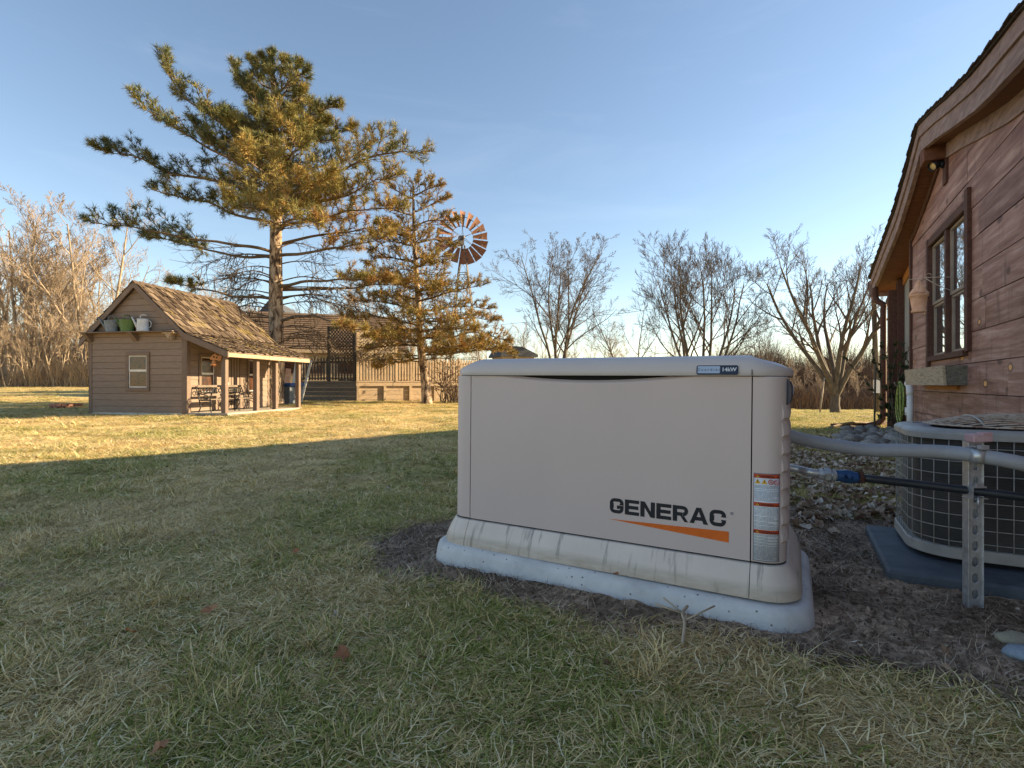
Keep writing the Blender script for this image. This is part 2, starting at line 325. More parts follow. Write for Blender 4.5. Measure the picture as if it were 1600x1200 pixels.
def stained_wood():
    # rough sawn planks under maroon stain; local y runs along the plank
    m, nt, b = base_mat('maroon_stained_planks')
    oi = nt.nodes.new('ShaderNodeObjectInfo')
    tc = nt.nodes.new('ShaderNodeTexCoord'); add = nnode(nt, 'ShaderNodeVectorMath', operation='ADD')
    sc = nnode(nt, 'ShaderNodeVectorMath', operation='SCALE'); sc.inputs[0].default_value = (3.1, 7.3, 1.7)
    nt.links.new(oi.outputs['Random'], sc.inputs['Scale']); nt.links.new(tc.outputs['Object'], add.inputs[0]); nt.links.new(sc.outputs[0], add.inputs[1])
    vec = add.outputs[0]
    def mp(s):
        n = nt.nodes.new('ShaderNodeMapping'); n.inputs['Scale'].default_value = s; nt.links.new(vec, n.inputs[0]); return n.outputs[0]
    grain = noise(nt, mp((1, 0.45, 7)), 2.6, 10, 0.68, 0.3)
    blot = noise(nt, mp((1, 0.7, 3.0)), 1.5, 4, 0.55, 0.3)
    col = ramp(nt, [(0.30, (0.16,0.074,0.056)), (0.5, (0.30,0.162,0.132)), (0.72, (0.50,0.345,0.305))], grain.outputs[0]).outputs[0]
    col2 = ramp(nt, [(0.36, (0.72,0.62,0.56)), (0.52, (1.0,0.98,0.96)), (0.68, (1.2,1.2,1.2))], blot.outputs[0]).outputs[0]
    col = mixc(nt, 1.0, col, col2, 'MULTIPLY')
    vo = nt.nodes.new('ShaderNodeTexVoronoi'); vo.inputs['Scale'].default_value = 2.7; nt.links.new(mp((0.001, 1.0, 1.6)), vo.inputs['Vector'])
    wob = noise(nt, mp((1,1,1)), 9, 3)
    d = math_(nt, 'ADD', vo.outputs['Distance'], math_(nt, 'MULTIPLY_ADD', wob.outputs[0], 0.16, -0.085))
    ring = ramp(nt, [(0.085, (0.9,0.9,0.9)), (0.12, (1,1,1)), (0.19, (0.0,0.0,0.0))], d).outputs[0]
    col = mixc(nt, math_(nt, 'MULTIPLY', ring, 0.75), col, (0.045,0.018,0.013))
    sp = nnode(nt, 'ShaderNodeSeparateColor'); nt.links.new(vo.outputs['Color'], sp.inputs[0])
    sel = math_(nt, 'GREATER_THAN', sp.outputs[0], 0.62)
    core = ramp(nt, [(0.09, (1,1,1)), (0.115, (0,0,0))], d).outputs[0]
    col = mixc(nt, math_(nt, 'MULTIPLY', core, sel), col, (0.75,0.40,0.14))
    run = noise(nt, mp((1, 5.5, 0.9)), 2.0, 4, 0.6)
    col = mixc(nt, math_(nt, 'MULTIPLY', ramp(nt, [(0.56, (0,0,0)), (0.70, (1,1,1))], run.outputs[0]).outputs[0], 0.5), col, (0.085,0.04,0.03))
    # runs under the knots and pale flecks
    fl = nt.nodes.new('ShaderNodeTexVoronoi'); fl.inputs['Scale'].default_value = 7.0; nt.links.new(mp((0.001, 1, 0.6)), fl.inputs['Vector'])
    flk = ramp(nt, [(0.035, (1,1,1)), (0.05, (0,0,0))], fl.outputs['Distance']).outputs[0]
    sel2 = nnode(nt, 'ShaderNodeSeparateColor'); nt.links.new(fl.outputs['Color'], sel2.inputs[0])
    col = mixc(nt, math_(nt, 'MULTIPLY', flk, math_(nt, 'GREATER_THAN', sel2.outputs[1], 0.75)), col, (0.50,0.33,0.17))
    oir = math_(nt, 'MULTIPLY_ADD', oi.outputs['Random'], 0.16, 0.92)
    cb = nt.nodes.new('ShaderNodeCombineColor'); [nt.links.new(oir, cb.inputs[i]) for i in range(3)]
    col = mixc(nt, 1.0, col, cb.outputs[0], 'MULTIPLY')
    nt.links.new(col, b.inputs['Base Color']); b.inputs['Roughness'].default_value = 0.62; b.inputs['Specular IOR Level'].default_value = 0.3
    fine = noise(nt, mp((1, 3, 40)), 6, 6)
    bumpn(nt, b, math_(nt, 'ADD', grain.outputs[0], math_(nt, 'MULTIPLY', fine.outputs[0], 0.5)), 0.55, 0.006)
    return m
MT['siding'] = stained_wood()

def skirt_mat():
    m, nt, b = base_mat('stained_beige_plastic')
    tc = nt.nodes.new('ShaderNodeTexCoord')
    def mp(s):
        n = nt.nodes.new('ShaderNodeMapping'); n.inputs['Scale'].default_value = s; nt.links.new(tc.outputs['Object'], n.inputs[0]); return n.outputs[0]
    sep = nt.nodes.new('ShaderNodeSeparateXYZ'); nt.links.new(tc.outputs['Object'], sep.inputs[0])
    n = noise(nt, mp((1,1,1)), 5, 6)
    col = ramp(nt, [(0.3, (0.64,0.545,0.475)), (0.7, (0.74,0.64,0.565))], n.outputs[0]).outputs[0]
    st = noise(nt, mp((48, 3, 6)), 1.0, 5, 0.6)
    big = noise(nt, mp((3.2, 1, 0.5)), 1.7, 2)
    f = math_(nt, 'MULTIPLY', ramp(nt, [(0.54, (0,0,0)), (0.68, (1,1,1))], st.outputs[0]).outputs[0],
              ramp(nt, [(0.40, (0,0,0)), (0.52, (1,1,1))], big.outputs[0]).outputs[0])
    col = mixc(nt, math_(nt, 'MULTIPLY', f, 0.78), col, (0.14,0.13,0.12))
    low = ramp(nt, [(0.0, (1,1,1)), (0.028, (1,1,1)), (0.045, (0,0,0))], sep.outputs[2]).outputs[0]
    n3 = noise(nt, mp((9, 2, 40)), 2, 5)
    col = mixc(nt, math_(nt, 'MULTIPLY', math_(nt, 'MULTIPLY', low, n3.outputs[0]), 0.8), col, (0.30,0.24,0.15))
    nt.links.new(col, b.inputs['Base Color']); b.inputs['Roughness'].default_value = 0.6
    bumpn(nt, b, noise(nt, mp((1,1,1)), 120, 3).outputs[0], 0.1, 0.002); return m
MT['skirt'] = skirt_mat()
def concrete_mat():
    m, nt, b = base_mat('pitted_concrete')
    vec = mapping(nt)
    n = noise(nt, vec, 7, 7, 0.65)
    col = ramp(nt, [(0.3, (0.44,0.435,0.435)), (0.5, (0.58,0.57,0.565)), (0.7, (0.68,0.67,0.66))], n.outputs[0]).outputs[0]
    vo = nt.nodes.new('ShaderNodeTexVoronoi'); vo.inputs['Scale'].default_value = 55; nt.links.new(vec, vo.inputs['Vector'])
    sp = nnode(nt, 'ShaderNodeSeparateColor'); nt.links.new(vo.outputs['Color'], sp.inputs[0])
    pit = math_(nt, 'MULTIPLY', ramp(nt, [(0.14, (1,1,1)), (0.2, (0,0,0))], vo.outputs['Distance']).outputs[0], math_(nt, 'GREATER_THAN', sp.outputs[0], 0.8))
    col = mixc(nt, math_(nt, 'MULTIPLY', pit, 0.8), col, (0.08,0.075,0.07))
    nt.links.new(col, b.inputs['Base Color']); b.inputs['Roughness'].default_value = 0.85
    bumpn(nt, b, math_(nt, 'SUBTRACT', noise(nt, vec, 60, 5).outputs[0], pit), 0.35, 0.004); return m
MT['concrete'] = concrete_mat()
def coil_mat():
    m, nt, b = base_mat('dark_condenser_fins')
    tc = nt.nodes.new('ShaderNodeTexCoord')
    mp = nt.nodes.new('ShaderNodeMapping'); nt.links.new(tc.outputs['Object'], mp.inputs[0])
    wv = nt.nodes.new('ShaderNodeTexWave'); wv.bands_direction = 'Z'; wv.inputs['Scale'].default_value = 45; wv.inputs['Distortion'].default_value = 0.6
    nt.links.new(mp.outputs[0], wv.inputs[0])
    n = noise(nt, mp.outputs[0], 5, 4)
    c1 = ramp(nt, [(0.3, (0.035,0.032,0.030)), (0.7, (0.085,0.078,0.072))], n.outputs[0]).outputs[0]
    col = mixc(nt, math_(nt, 'MULTIPLY', wv.outputs['Fac'], 0.45), c1, (0.012,0.012,0.012))
    nt.links.new(col, b.inputs['Base Color']); b.inputs['Roughness'].default_value = 0.6
    bumpn(nt, b, wv.outputs['Fac'], 0.4, 0.003); return m
MT['accoil'] = coil_mat()
def glass_mat(name, tint, rough=0.0):
    m, nt, b = base_mat(name)
    b.inputs['Base Color'].default_value = c4(tint); b.inputs['Roughness'].default_value = rough
    b.inputs['Specular IOR Level'].default_value = 1.0; b.inputs['IOR'].default_value = 4.0
    b.inputs['Coat Weight'].default_value = 0.6; b.inputs['Coat Roughness'].default_value = 0.01
    return m
MT['glass'] = glass_mat('reflective_window_glass', (0.62,0.66,0.70), 0.012); MT['glass'].node_tree.nodes['Principled BSDF'].inputs['Metallic'].default_value = 0.85
MT['glassbrown'] = M('small_window_glass', [(0.38, (0.025,0.018,0.02)), (0.5, (0.10,0.045,0.025)), (0.6, (0.035,0.02,0.018)), (0.72, (0.14,0.09,0.055))], 5, rough=0.1, bump=0, spec=0.35)
# ------------------------------------------------------------------ ground
A0 = math.atan(443/F)
U = Vector((math.cos(A0), -math.sin(A0), 0)); V = Vector((math.sin(A0), math.cos(A0), 0))
def ground_pt(px, py, g=0.0):
    Z = F*(CAMH-g)/(py-600); return ((px-800)/F*Z, Z)
DIRT = [ground_pt(*p) for p in ((548,872),(560,848),(600,822),(690,808),(735,790),(1000,770),(1240,782),(1330,800),(1400,790),(1600,800),(1700,900),(1700,1080),(1600,1092),(1440,1075),(1330,1050),(1250,1035),(1050,1000),(860,975),(720,925),(610,905))]
LITTER = [ground_pt(*p) for p in ((1200,690),(1290,678),(1420,672),(1430,790),(1380,812),(1300,800),(1200,815))]
def poly_sd(poly, x, y):               # signed distance, positive inside
    n = len(poly); inside = False; dm = 1e9
    for i in range(n):
        x1, y1 = poly[i]; x2, y2 = poly[(i+1) % n]
        if (y1 > y) != (y2 > y) and x < (x2-x1)*(y-y1)/(y2-y1)+x1: inside = not inside
        dx, dy = x2-x1, y2-y1; t = max(0, min(1, ((x-x1)*dx+(y-y1)*dy)/(dx*dx+dy*dy+1e-12)))
        dm = min(dm, math.hypot(x-x1-t*dx, y-y1-t*dy))
    return dm if inside else -dm
def dirt_at(x, y):
    if not (-2 < x < 4 and 0.7 < y < 4.2): return 0.0
    d = poly_sd(DIRT, x, y)+0.09*mnoise.noise(Vector((x*5, y*5, 7)))+0.05*mnoise.noise(Vector((x*14, y*14, 2)))
    return smooth(-0.07, 0.09, d)
def litter_at(x, y):
    if not (0.5 < x < 9 and 2 < y < 10): return 0.0
    d = poly_sd(LITTER, x, y)+0.3*mnoise.noise(Vector((x*2.3, y*2.3, 17)))
    return smooth(-0.25, 0.35, d)
def green_at(x, y):                     # how green the lawn is here
    g = 0.24+0.55*mnoise.noise(Vector((x*0.75+3, y*0.75, 5)))+0.35*mnoise.noise(Vector((x*2.6, y*2.6, 9)))
    r = math.hypot(x, y)
    gx, gy = ground_pt(760, 1010); g += 0.7*math.exp(-((x-gx)**2+(y-gy)**2)/0.06)
    gx, gy = ground_pt(700, 880); g += 0.3*math.exp(-((x-gx)**2+(y-gy)**2)/0.15)
    if x > 1.2 and y > 2: g += 0.25
    return max(0.02, min(0.98, g))

def ground():
    nx, ny = 330, 330
    t = np.linspace(-1, 1, nx); xs = 3.2*t+400*np.sign(t)*np.abs(t)**6
    k = np.linspace(0, 1, ny); ys = -12+12.9*np.minimum(k/0.06, 1)+4.2*np.maximum(k-0.06, 0)/0.94*1.6+900*np.maximum((k-0.06)/0.94, 0)**5
    X, Y = np.meshgrid(xs, ys)
    V_ = np.zeros((nx*ny, 3)); dirt = np.zeros(nx*ny); gr = np.zeros(nx*ny)
    i = 0
    for r in range(ny):
        for c in range(nx):
            x, y = float(X[r, c]), float(Y[r, c]); z = gz(x, y); d = dirt_at(x, y)
            if d > 0:
                z += d*(0.010*mnoise.noise(Vector((x*22, y*22, 0)))+0.006*mnoise.noise(Vector((x*55, y*55, 4)))-0.006)
            V_[i] = (x, y, z); dirt[i] = d; gr[i] = green_at(x, y); i += 1
    q = np.arange(nx*ny).reshape(ny, nx)
    quads = np.stack([q[:-1, :-1], q[:-1, 1:], q[1:, 1:], q[1:, :-1]], -1).reshape(-1, 4)
    m, nt, b = base_mat('lawn_ground')
    tc = nt.nodes.new('ShaderNodeTexCoord'); vec = tc.outputs['Object']
    d = attr(nt, 'dirt'); g = attr(nt, 'green')
    n1 = noise(nt, vec, 1.1, 6); n2 = noise(nt, vec, 28, 6, 0.7); n3 = noise(nt, vec, 7, 5)
    straw = ramp(nt, [(0.3, (0.20,0.14,0.06)), (0.5, (0.60,0.44,0.18)), (0.7, (0.86,0.66,0.30))], n2.outputs[0]).outputs[0]
    green = ramp(nt, [(0.3, (0.14,0.125,0.035)), (0.55, (0.32,0.29,0.08)), (0.75, (0.55,0.45,0.15))], n2.outputs[0]).outputs[0]
    gf = math_(nt, 'ADD', math_(nt, 'MULTIPLY', g, 0.75), math_(nt, 'MULTIPLY_ADD', n3.outputs[0], 1.0, -0.5)); 
    lawn = mixc(nt, ramp(nt, [(0.2, (0,0,0)), (0.7, (1,1,1))], gf).outputs[0], straw, green)
    soil = ramp(nt, [(0.3, (0.09,0.064,0.042)), (0.48, (0.32,0.235,0.165)), (0.60, (0.56,0.43,0.31)), (0.8, (0.74,0.58,0.43))], noise(nt, vec, 34, 8, 0.72, 0.6).outputs[0]).outputs[0]
    big = ramp(nt, [(0.38, (0.38,0.36,0.35)), (0.62, (1.35,1.3,1.28))], noise(nt, vec, 3.0, 4).outputs[0]).outputs[0]
    soil = mixc(nt, 1.0, soil, big, 'MULTIPLY')
    col = mixc(nt, d, lawn, soil)
    nt.links.new(col, b.inputs['Base Color']); b.inputs['Roughness'].default_value = 0.95; b.inputs['Specular IOR Level'].default_value = 0.1
    bumpn(nt, b, math_(nt, 'ADD', n2.outputs[0], noise(nt, vec, 90, 5, 0.7).outputs[0]), 0.7, 0.012)
    o = fast_mesh('ground', V_, quads, m)
    for nme, arr in (('dirt', dirt), ('green', gr)):
        at = o.data.attributes.new(nme, 'FLOAT', 'POINT'); at.data.foreach_set('value', arr.astype(np.float32))
    o.data.polygons.foreach_set('use_smooth', [True]*len(o.data.polygons))
    o['kind'] = 'structure'
    return o
ground()

# ------------------------------------------------------------------ swept shells
def rr_path(x0, x1, y0, y1, r, n=8, step=0.15):
    P = []
    def side(a, b, nrm):
        k = max(2, int(math.dist(a, b)/step))
        for i in range(k): P.append((a[0]+(b[0]-a[0])*i/k, a[1]+(b[1]-a[1])*i/k, nrm[0], nrm[1]))
    def arc(cx, cy, a):
        for i in range(n): 
            t = a+PI/2*i/n; P.append((cx+r*math.cos(t), cy+r*math.sin(t), math.cos(t), math.sin(t)))
    side((x0+r, y0), (x1-r, y0), (0,-1)); arc(x1-r, y0+r, -PI/2)
    side((x1, y0+r), (x1, y1-r), (1,0)); arc(x1-r, y1-r, 0)
    side((x1-r, y1), (x0+r, y1), (0,1)); arc(x0+r, y1-r, PI/2)
    side((x0, y1-r), (x0, y0+r), (-1,0)); arc(x0+r, y0+r, PI)
    return P
def sub_path(P, s0, s1):
    n = len(P); out = []; s = 0; tot = sum(math.dist(P[i][:2], P[(i+1) % n][:2]) for i in range(n))
    def at(q):
        q %= tot; s = 0
        for i in range(n):
            a, b = P[i], P[(i+1) % n]; L = math.dist(a[:2], b[:2])
            if q <= s+L+1e-9:
                t = (q-s)/L; return tuple(a[k]+(b[k]-a[k])*t for k in range(4))
            s += L
        return P[0]
    out.append(at(s0)); s = 0; cand = []
    for rep in (-1, 0, 1):
        s = rep*tot
        for i in range(n):
            if s0+1e-5 < s < s1-1e-5: cand.append((s, P[i]))
            s += math.dist(P[i][:2], P[(i+1) % n][:2])
    cand.sort(key=lambda c: c[0]); out += [c[1] for c in cand]; out.append(at(s1)); return out
def sweep(mb, path, prof, closed=False, caps=True, sm=True, rnd=0.5, profclosed=True):
    vs = []; k = len(prof)
    for (x, y, nx, ny) in path:
        l = math.hypot(nx, ny)
        for off, z in prof: vs.append((x+nx/l*off, y+ny/l*off, z))
    n = len(path); fs = []
    for i in range(n if closed else n-1):
        i2 = (i+1) % n
        for j in range(k if profclosed else k-1):
            j2 = (j+1) % k; fs.append((i*k+j, i2*k+j, i2*k+j2, i*k+j2))
    if caps and not closed: fs += [tuple(range(k)), tuple((n-1)*k+j for j in range(k))[::-1]]
    return mb.add(vs, fs, rnd, sm)
def smooth_by_angle(o, deg=35):
    me = o.data
    me.polygons.foreach_set('use_smooth', [True]*len(me.polygons))
    bm = bmesh.new(); bm.from_mesh(me)
    for e in bm.edges:
        e.smooth = not (len(e.link_faces) == 2 and e.calc_face_angle(0) > R(deg))
    bm.to_mesh(me); bm.free(); return o

# ------------------------------------------------------------------ generator
GO = Vector((-0.1637, 2.044, 0.0))
gen = thing('standby_generator', 'beige home standby generator with black and orange lettering on its front panel', 'generator', GO+Vector((0,0,0.064)), -A0)
gen.rotation_euler = (Matrix.Rotation(-A0, 4, 'Z') @ Matrix.Rotation(R(0.55), 4, 'Y')).to_euler()
XL, XR, YD, RC = -0.088, 1.087, 0.60, 0.062
GP = rr_path(XL, XR, 0, YD, RC, 8)
SL = 0.0-(XL+RC)                  # path position of the left seam (x=0): front starts at x=XL+RC
def gs(x): return x-(XL+RC)
PER = sum(math.dist(GP[i][:2], GP[(i+1) % len(GP)][:2]) for i in range(len(GP)))
ZB, ZL = 0.094, 0.648
g = 0.0018
def panel(name, s0, s1, z0, z1, mat, th=0.012, parent=gen):
    mb = MB(); e = 0.002
    sweep(mb, sub_path(GP, s0, s1), [(0, z0+e), (0, z1-e), (-e, z1), (-th, z1), (-th, z0), (-e, z0)])
    return smooth_by_angle(mb.build(name, mat, parent))
core = MB(); sweep(core, sub_path(GP, 0, PER-1e-4), [(-0.014, 0.01), (-0.014, 0.66)], closed=True, profclosed=False)
core.build('inner_frame', MT['dark'], gen)
rs = gs(0.9925)
side_back = gs(XR-RC)+PI/2*RC+(YD-2*RC)+PI/2*RC      # start of the back face
panel('corner_panel', rs+g, side_back-0.02, ZB+0.003, ZL, MT['gen'])
panel('corner_panel', side_back-0.02+g*2+(XR-XL-2*RC)+0.04, PER+gs(0)-g, ZB+0.003, ZL, MT['gen'])
panel('back_panel', side_back-0.02+g, side_back-0.02+(XR-XL-2*RC)+0.04, ZB+0.003, ZL, MT['gen'])
# front panel with the finger scoop under the lid
mb = MB(); nx, nz = 64, 44; x0, x1 = g, 0.9925-g
vs = []; fs = []
for j in range(nz+1):
    tz = (j/nz)**0.45 if False else j/nz
    z = ZB+0.003+(ZL-ZB-0.003)*(1-(1-tz)**1.0)
    if j > nz-22: z = ZL-0.060*((nz-j)/22.0)
    else: z = ZB+0.003+(ZL-0.06-ZB-0.003)*j/(nz-22)
    for i in range(nx+1):
        x = x0+(x1-x0)*i/nx
        c = (x-0.475)/0.36; arc = 0.024*max(0, 1-c*c) if abs(c) < 1 else 0
        d = z-(ZL-arc)
        dep = 0.0 if arc < 1e-4 else 0.018*smooth(-0.002, 0.015, d)
        vs.append((x, dep, z))
q = lambda i, j: j*(nx+1)+i
for j in range(nz):
    for i in range(nx): fs.append((q(i,j), q(i+1,j), q(i+1,j+1), q(i,j+1)))
mb.add(vs, fs, 0.5, True)
for (xa, xb) in ((x0, x0), (x1, x1)): mb.add([(xa,0,ZB+0.003),(xa,0.012,ZB+0.003),(xa,0.012,ZL),(xa,0,ZL)], [(0,1,2,3)])
mb.add([(x0,0,ZB+0.003),(x1,0,ZB+0.003),(x1,0.012,ZB+0.003),(x0,0.012,ZB+0.003)], [(0,1,2,3)])
fp = mb.build('front_panel', MT['gen'], gen, recalc=True)
# plastic skirt
prof = [(0.0, 0.092), (0.006, 0.090), (0.022, 0.064), (0.038, 0.030), (0.043, 0.012), (0.042, 0.0), (-0.01, 0.0), (-0.01, 0.092)]
for nm, s0, s1 in (('front_skirt', gs(0)+0.001, rs-0.001), ('corner_skirt', rs+0.001, side_back-0.02), ('corner_skirt', side_back+(XR-XL-2*RC)+0.02, PER+gs(0)-0.001), ('back_skirt', side_back-0.018, side_back+(XR-XL-2*RC)+0.018)):
    mb = MB(); sweep(mb, sub_path(GP, s0, s1), prof); smooth_by_angle(mb.build(nm, MT['skirt'], gen), 30)
mb = MB(); sweep(mb, sub_path(GP, 0, PER-1e-4), [(-0.012, 0.0905), (0.0, 0.0945)], closed=True, profclosed=False); mb.build('seam_gasket', MT['dark'], gen)
# lid in two pieces, seam over the right corner
lp = [(-0.012, 0.650), (0.007, 0.650), (0.009, 0.654), (0.009, 0.668), (0.005, 0.684), (-0.006, 0.698), (-0.026, 0.708), (-0.07, 0.7145), (-0.14, 0.717)]
LP = rr_path(XL-0.003, XR+0.003, -0.003, YD+0.003, 0.11, 12)
LPER = sum(math.dist(LP[i][:2], LP[(i+1) % len(LP)][:2]) for i in range(len(LP)))
def lid_ring(mb):
    # stepped rings that shrink to a flat top
    k = len(lp); n = len(LP); vs = []
    for (x, y, nx_, ny_) in LP:
        for off, z in lp:
            # the ends of the lid fall away more than the front
            e = smooth(0.86, 1.09, x)+smooth(0.14, -0.09, x) if z > 0.67 else 0
            e2 = max(0.0, (x-0.99)/0.1)+max(0.0, (0.02-x)/0.1)
            drop = 0.020*min(1, e2)*smooth(0.668, 0.70, z)
            vs.append((x+nx_*off, y+ny_*off, z-drop))
    fs = [(i*k+j, ((i+1) % n)*k+j, ((i+1) % n)*k+j+1, i*k+j+1) for i in range(n) for j in range(k-1)]
    fs.append(tuple(i*k+k-1 for i in range(n)))
    mb.add(vs, fs, 0.5, True)
mb = MB(); lid_ring(mb); smooth_by_angle(mb.build('lid', MT['lid'], gen), 40)
mb = MB(); mb.box(0.9915, 0.9935, -0.0138, -0.010, 0.651, 0.668); mb.build('lid_seam', MT['dark'], gen)
# badge on the lid
def rrect2(x0, x1, z0, z1, r, n=4):
    P = []
    for cx, cz, a in ((x1-r, z0+r, -PI/2), (x1-r, z1-r, 0), (x0+r, z1-r, PI/2), (x0+r, z0+r, PI)):
        for i in range(n+1): t = a+PI/2*i/n; P.append((cx+r*math.cos(t), cz+r*math.sin(t)))
    return P
def plate(mb, poly, y0, y1, m=None):
    f0 = lambda a, b: Vector((a, y0, b)); f1 = lambda a, b: Vector((a, y1, b))
    if m is not None: g0, g1 = f0, f1; f0 = lambda a, b: m @ g0(a, b); f1 = lambda a, b: m @ g1(a, b)
    return mb.prism(poly, f0, f1)
bm_ = Matrix.Translation((0, -0.0125, 0.667)) @ Matrix.Rotation(R(-14), 4, 'X')
mb = MB(); plate(mb, rrect2(0.836, 0.955, -0.014, 0.014, 0.005), -0.004, 0.006, bm_); badge = mb.build('badge', MT['navy'], gen)
mb = MB(); plate(mb, rrect2(0.8395, 0.904, -0.0112, 0.0112, 0.003), -0.0052, -0.003, bm_); mb.build('badge_field', MT['palebadge'], badge)
def text_mesh(name, txt, size, mat, parent, m, align='CENTER', space=1.0, xs=1.0, offset=0.0):
    cu = bpy.data.curves.new(name, 'FONT'); cu.body = txt; cu.size = size; cu.align_x = align; cu.align_y = 'CENTER'
    cu.space_character = space; cu.extrude = 0.0003; cu.resolution_u = 3; cu.offset = offset
    o = bpy.data.objects.new(name, cu); C.objects.link(o)
    dg = bpy.context.evaluated_depsgraph_get(); me = bpy.data.meshes.new_from_object(o.evaluated_get(dg)); bpy.data.objects.remove(o)
    me.transform(m @ Matrix.Diagonal((xs, 1, 1, 1)).to_4x4()); me.materials.clear(); me.materials.append(mat); me.name = name
    o = bpy.data.objects.new(name, me); C.objects.link(o); o.parent = parent; return o
TX = Matrix.Rotation(R(90), 4, 'X')            # text plane upright, facing -Y
text_mesh('lettering', 'Guardian', 0.0125, MT['ink'], badge, bm_ @ Matrix.Translation((0.872, -0.0056, 0)) @ TX, space=1.5)
text_mesh('lettering', '14kW', 0.0165, MT['labelw'], badge, bm_ @ Matrix.Translation((0.9295, -0.0046, 0)) @ TX, offset=0.0004)
# GENERAC lettering, wide heavy capitals drawn as strokes
def stroke_letter(mb, ch, x, w, h, t, z0, y0, y1):
    c = 0.34*h            # corner radius
    def seg(a0, a1, b0, b1): mb.box(x+a0, x+a1, y0, y1, z0+b0, z0+b1)
    def arcp(cx, cz, ro, ri, a0, a1, n=6):
        P = [(cx+ro*math.cos(a0+(a1-a0)*i/n), cz+ro*math.sin(a0+(a1-a0)*i/n)) for i in range(n+1)]
        Q = [(cx+ri*math.cos(a0+(a1-a0)*i/n), cz+ri*math.sin(a0+(a1-a0)*i/n)) for i in range(n+1)]
        for i in range(n):
            plate(mb, [(x+P[i][0], z0+P[i][1]), (x+P[i+1][0], z0+P[i+1][1]), (x+Q[i+1][0], z0+Q[i+1][1]), (x+Q[i][0], z0+Q[i][1])], y0, y1)
    v = t*1.22
    if ch in 'GC':
        arcp(c, h-c, c, c-t, PI/2, PI); arcp(c, c, c, c-t, PI, 1.5*PI); arcp(w-c, h-c, c, c-t, 0, PI/2); arcp(w-c, c, c, c-t, -PI/2, 0)
        seg(c, w-c, h-t, h); seg(c, w-c, 0, t); seg(0, v, c, h-c)
        if ch == 'G': seg(w-v, w, c, h*0.53); seg(w*0.52, w-v, h*0.53-t, h*0.53); seg(w-v, w, h-c-0.1*h, h-c)
        else: seg(w-v, w, c, c+0.08*h); seg(w-v, w, h-c-0.08*h, h-c)
    elif ch == 'E':
        seg(0, v, 0, h); seg(v, w, 0, t); seg(v, w*0.95, h/2-t/2, h/2+t/2); seg(v, w, h-t, h)
    elif ch == 'N':
        seg(0, v, 0, h); seg(w-v, w, 0, h)
        plate(mb, [(x+v, z0+h), (x+v, z0+h*0.62), (x+w-v, z0), (x+w-v, z0+h*0.38)], y0, y1)
    elif ch == 'R':
        seg(0, v, 0, h); seg(v, w-c, h-t, h); seg(v, w-c, h*0.36, h*0.36+t)
        cc = (h-h*0.36)/2; arcp(w-cc, h-cc, cc, cc-t, -PI/2, PI/2, 10)
        if w-cc < w-c: pass
        seg(w-c, w-cc, h-t, h) if w-cc > w-c else None
        plate(mb, [(x+w*0.50, z0+h*0.36), (x+w*0.74, z0+h*0.36), (x+w, z0), (x+w*0.76, z0)], y0, y1)
    elif ch == 'A':
        plate(mb, [(x, z0), (x+w*0.24, z0), (x+w*0.58, z0+h), (x+w*0.37, z0+h)], y0, y1)
        plate(mb, [(x+w*0.63, z0+h), (x+w*0.42, z0+h), (x+w*0.76, z0), (x+w, z0)], y0-0.00005, y1)
        plate(mb, [(x+w*0.24, z0+h*0.20), (x+w*0.76, z0+h*0.20), (x+w*0.70, z0+h*0.20+t), (x+w*0.30, z0+h*0.20+t)], y0-0.0001, y1)
lz = 0.1885; lh = 0.050; xx = 0.5585; lw = 0.0488; gap = 0.0044
for ch in 'GENERAC':
    mb = MB(); w_ = lw*(1.12 if ch in 'A' else 0.97); stroke_letter(mb, ch, xx, w_, lh, 0.0112, lz, -0.0009, 0.001)
    mb.build('letter', MT['black'], gen); xx += w_+gap
text_mesh('registered_mark', '®', 0.012, MT['ink'], gen, Matrix.Translation((0.940, -0.0006, 0.232)) @ TX)
mb = MB(); plate(mb, [(0.555, 0.1665), (0.932, 0.1430), (0.932, 0.1765)], -0.0009, 0.001); mb.build('orange_wedge', MT['orange'], gen)
# warning label wrapped on the right corner panel
l0, l1 = gs(0.999), gs(1.072)
def lab(z0, z1, a0, a1, mat, lift, name, parent):
    mb = MB(); p = sub_path(GP, a0, a1); sweep(mb, p, [(lift, z0), (lift, z1), (0.0, z1), (0.0, z0)]); return mb.build(name, mat, parent)
wl = lab(0.103, 0.361, l0, l1, MT['labelw'], 0.0008, 'warning_label', gen)
rng = random.Random(4)
fr = MB()
for z0, z1 in ((0.1022, 0.1038), (0.3600, 0.3616)): sweep(fr, sub_path(GP, l0, l1), [(0.0011, z0), (0.0011, z1), (0, z1), (0, z0)])
for a in (l0, l1-0.0012): sweep(fr, sub_path(GP, a, a+0.0012), [(0.0012, 0.103), (0.0012, 0.361), (0, 0.361), (0, 0.103)])
fr.build('label_border', MT['ink'], wl)
heads = ((0.348, 'WARNING'), (0.2645, 'WARNING'), (0.1835, 'ADVERTENCIA'))
ink = MB()
for hz, word in heads:
    h_ = lab(hz, hz+0.0115, l0+0.001, l1-0.001, MT['red'], 0.0013, 'label_header', wl)
    text_mesh('lettering', word, 0.0095, MT['black'], wl, Matrix.Translation((1.031, -0.0019, hz+0.0055)) @ TX)
    mt_ = MB(); plate(mt_, [(1.006, hz+0.002), (1.015, hz+0.002), (1.0105, hz+0.0095)], -0.0019, -0.0005); mt_.build('alert_triangle', MT['yellow'], wl)
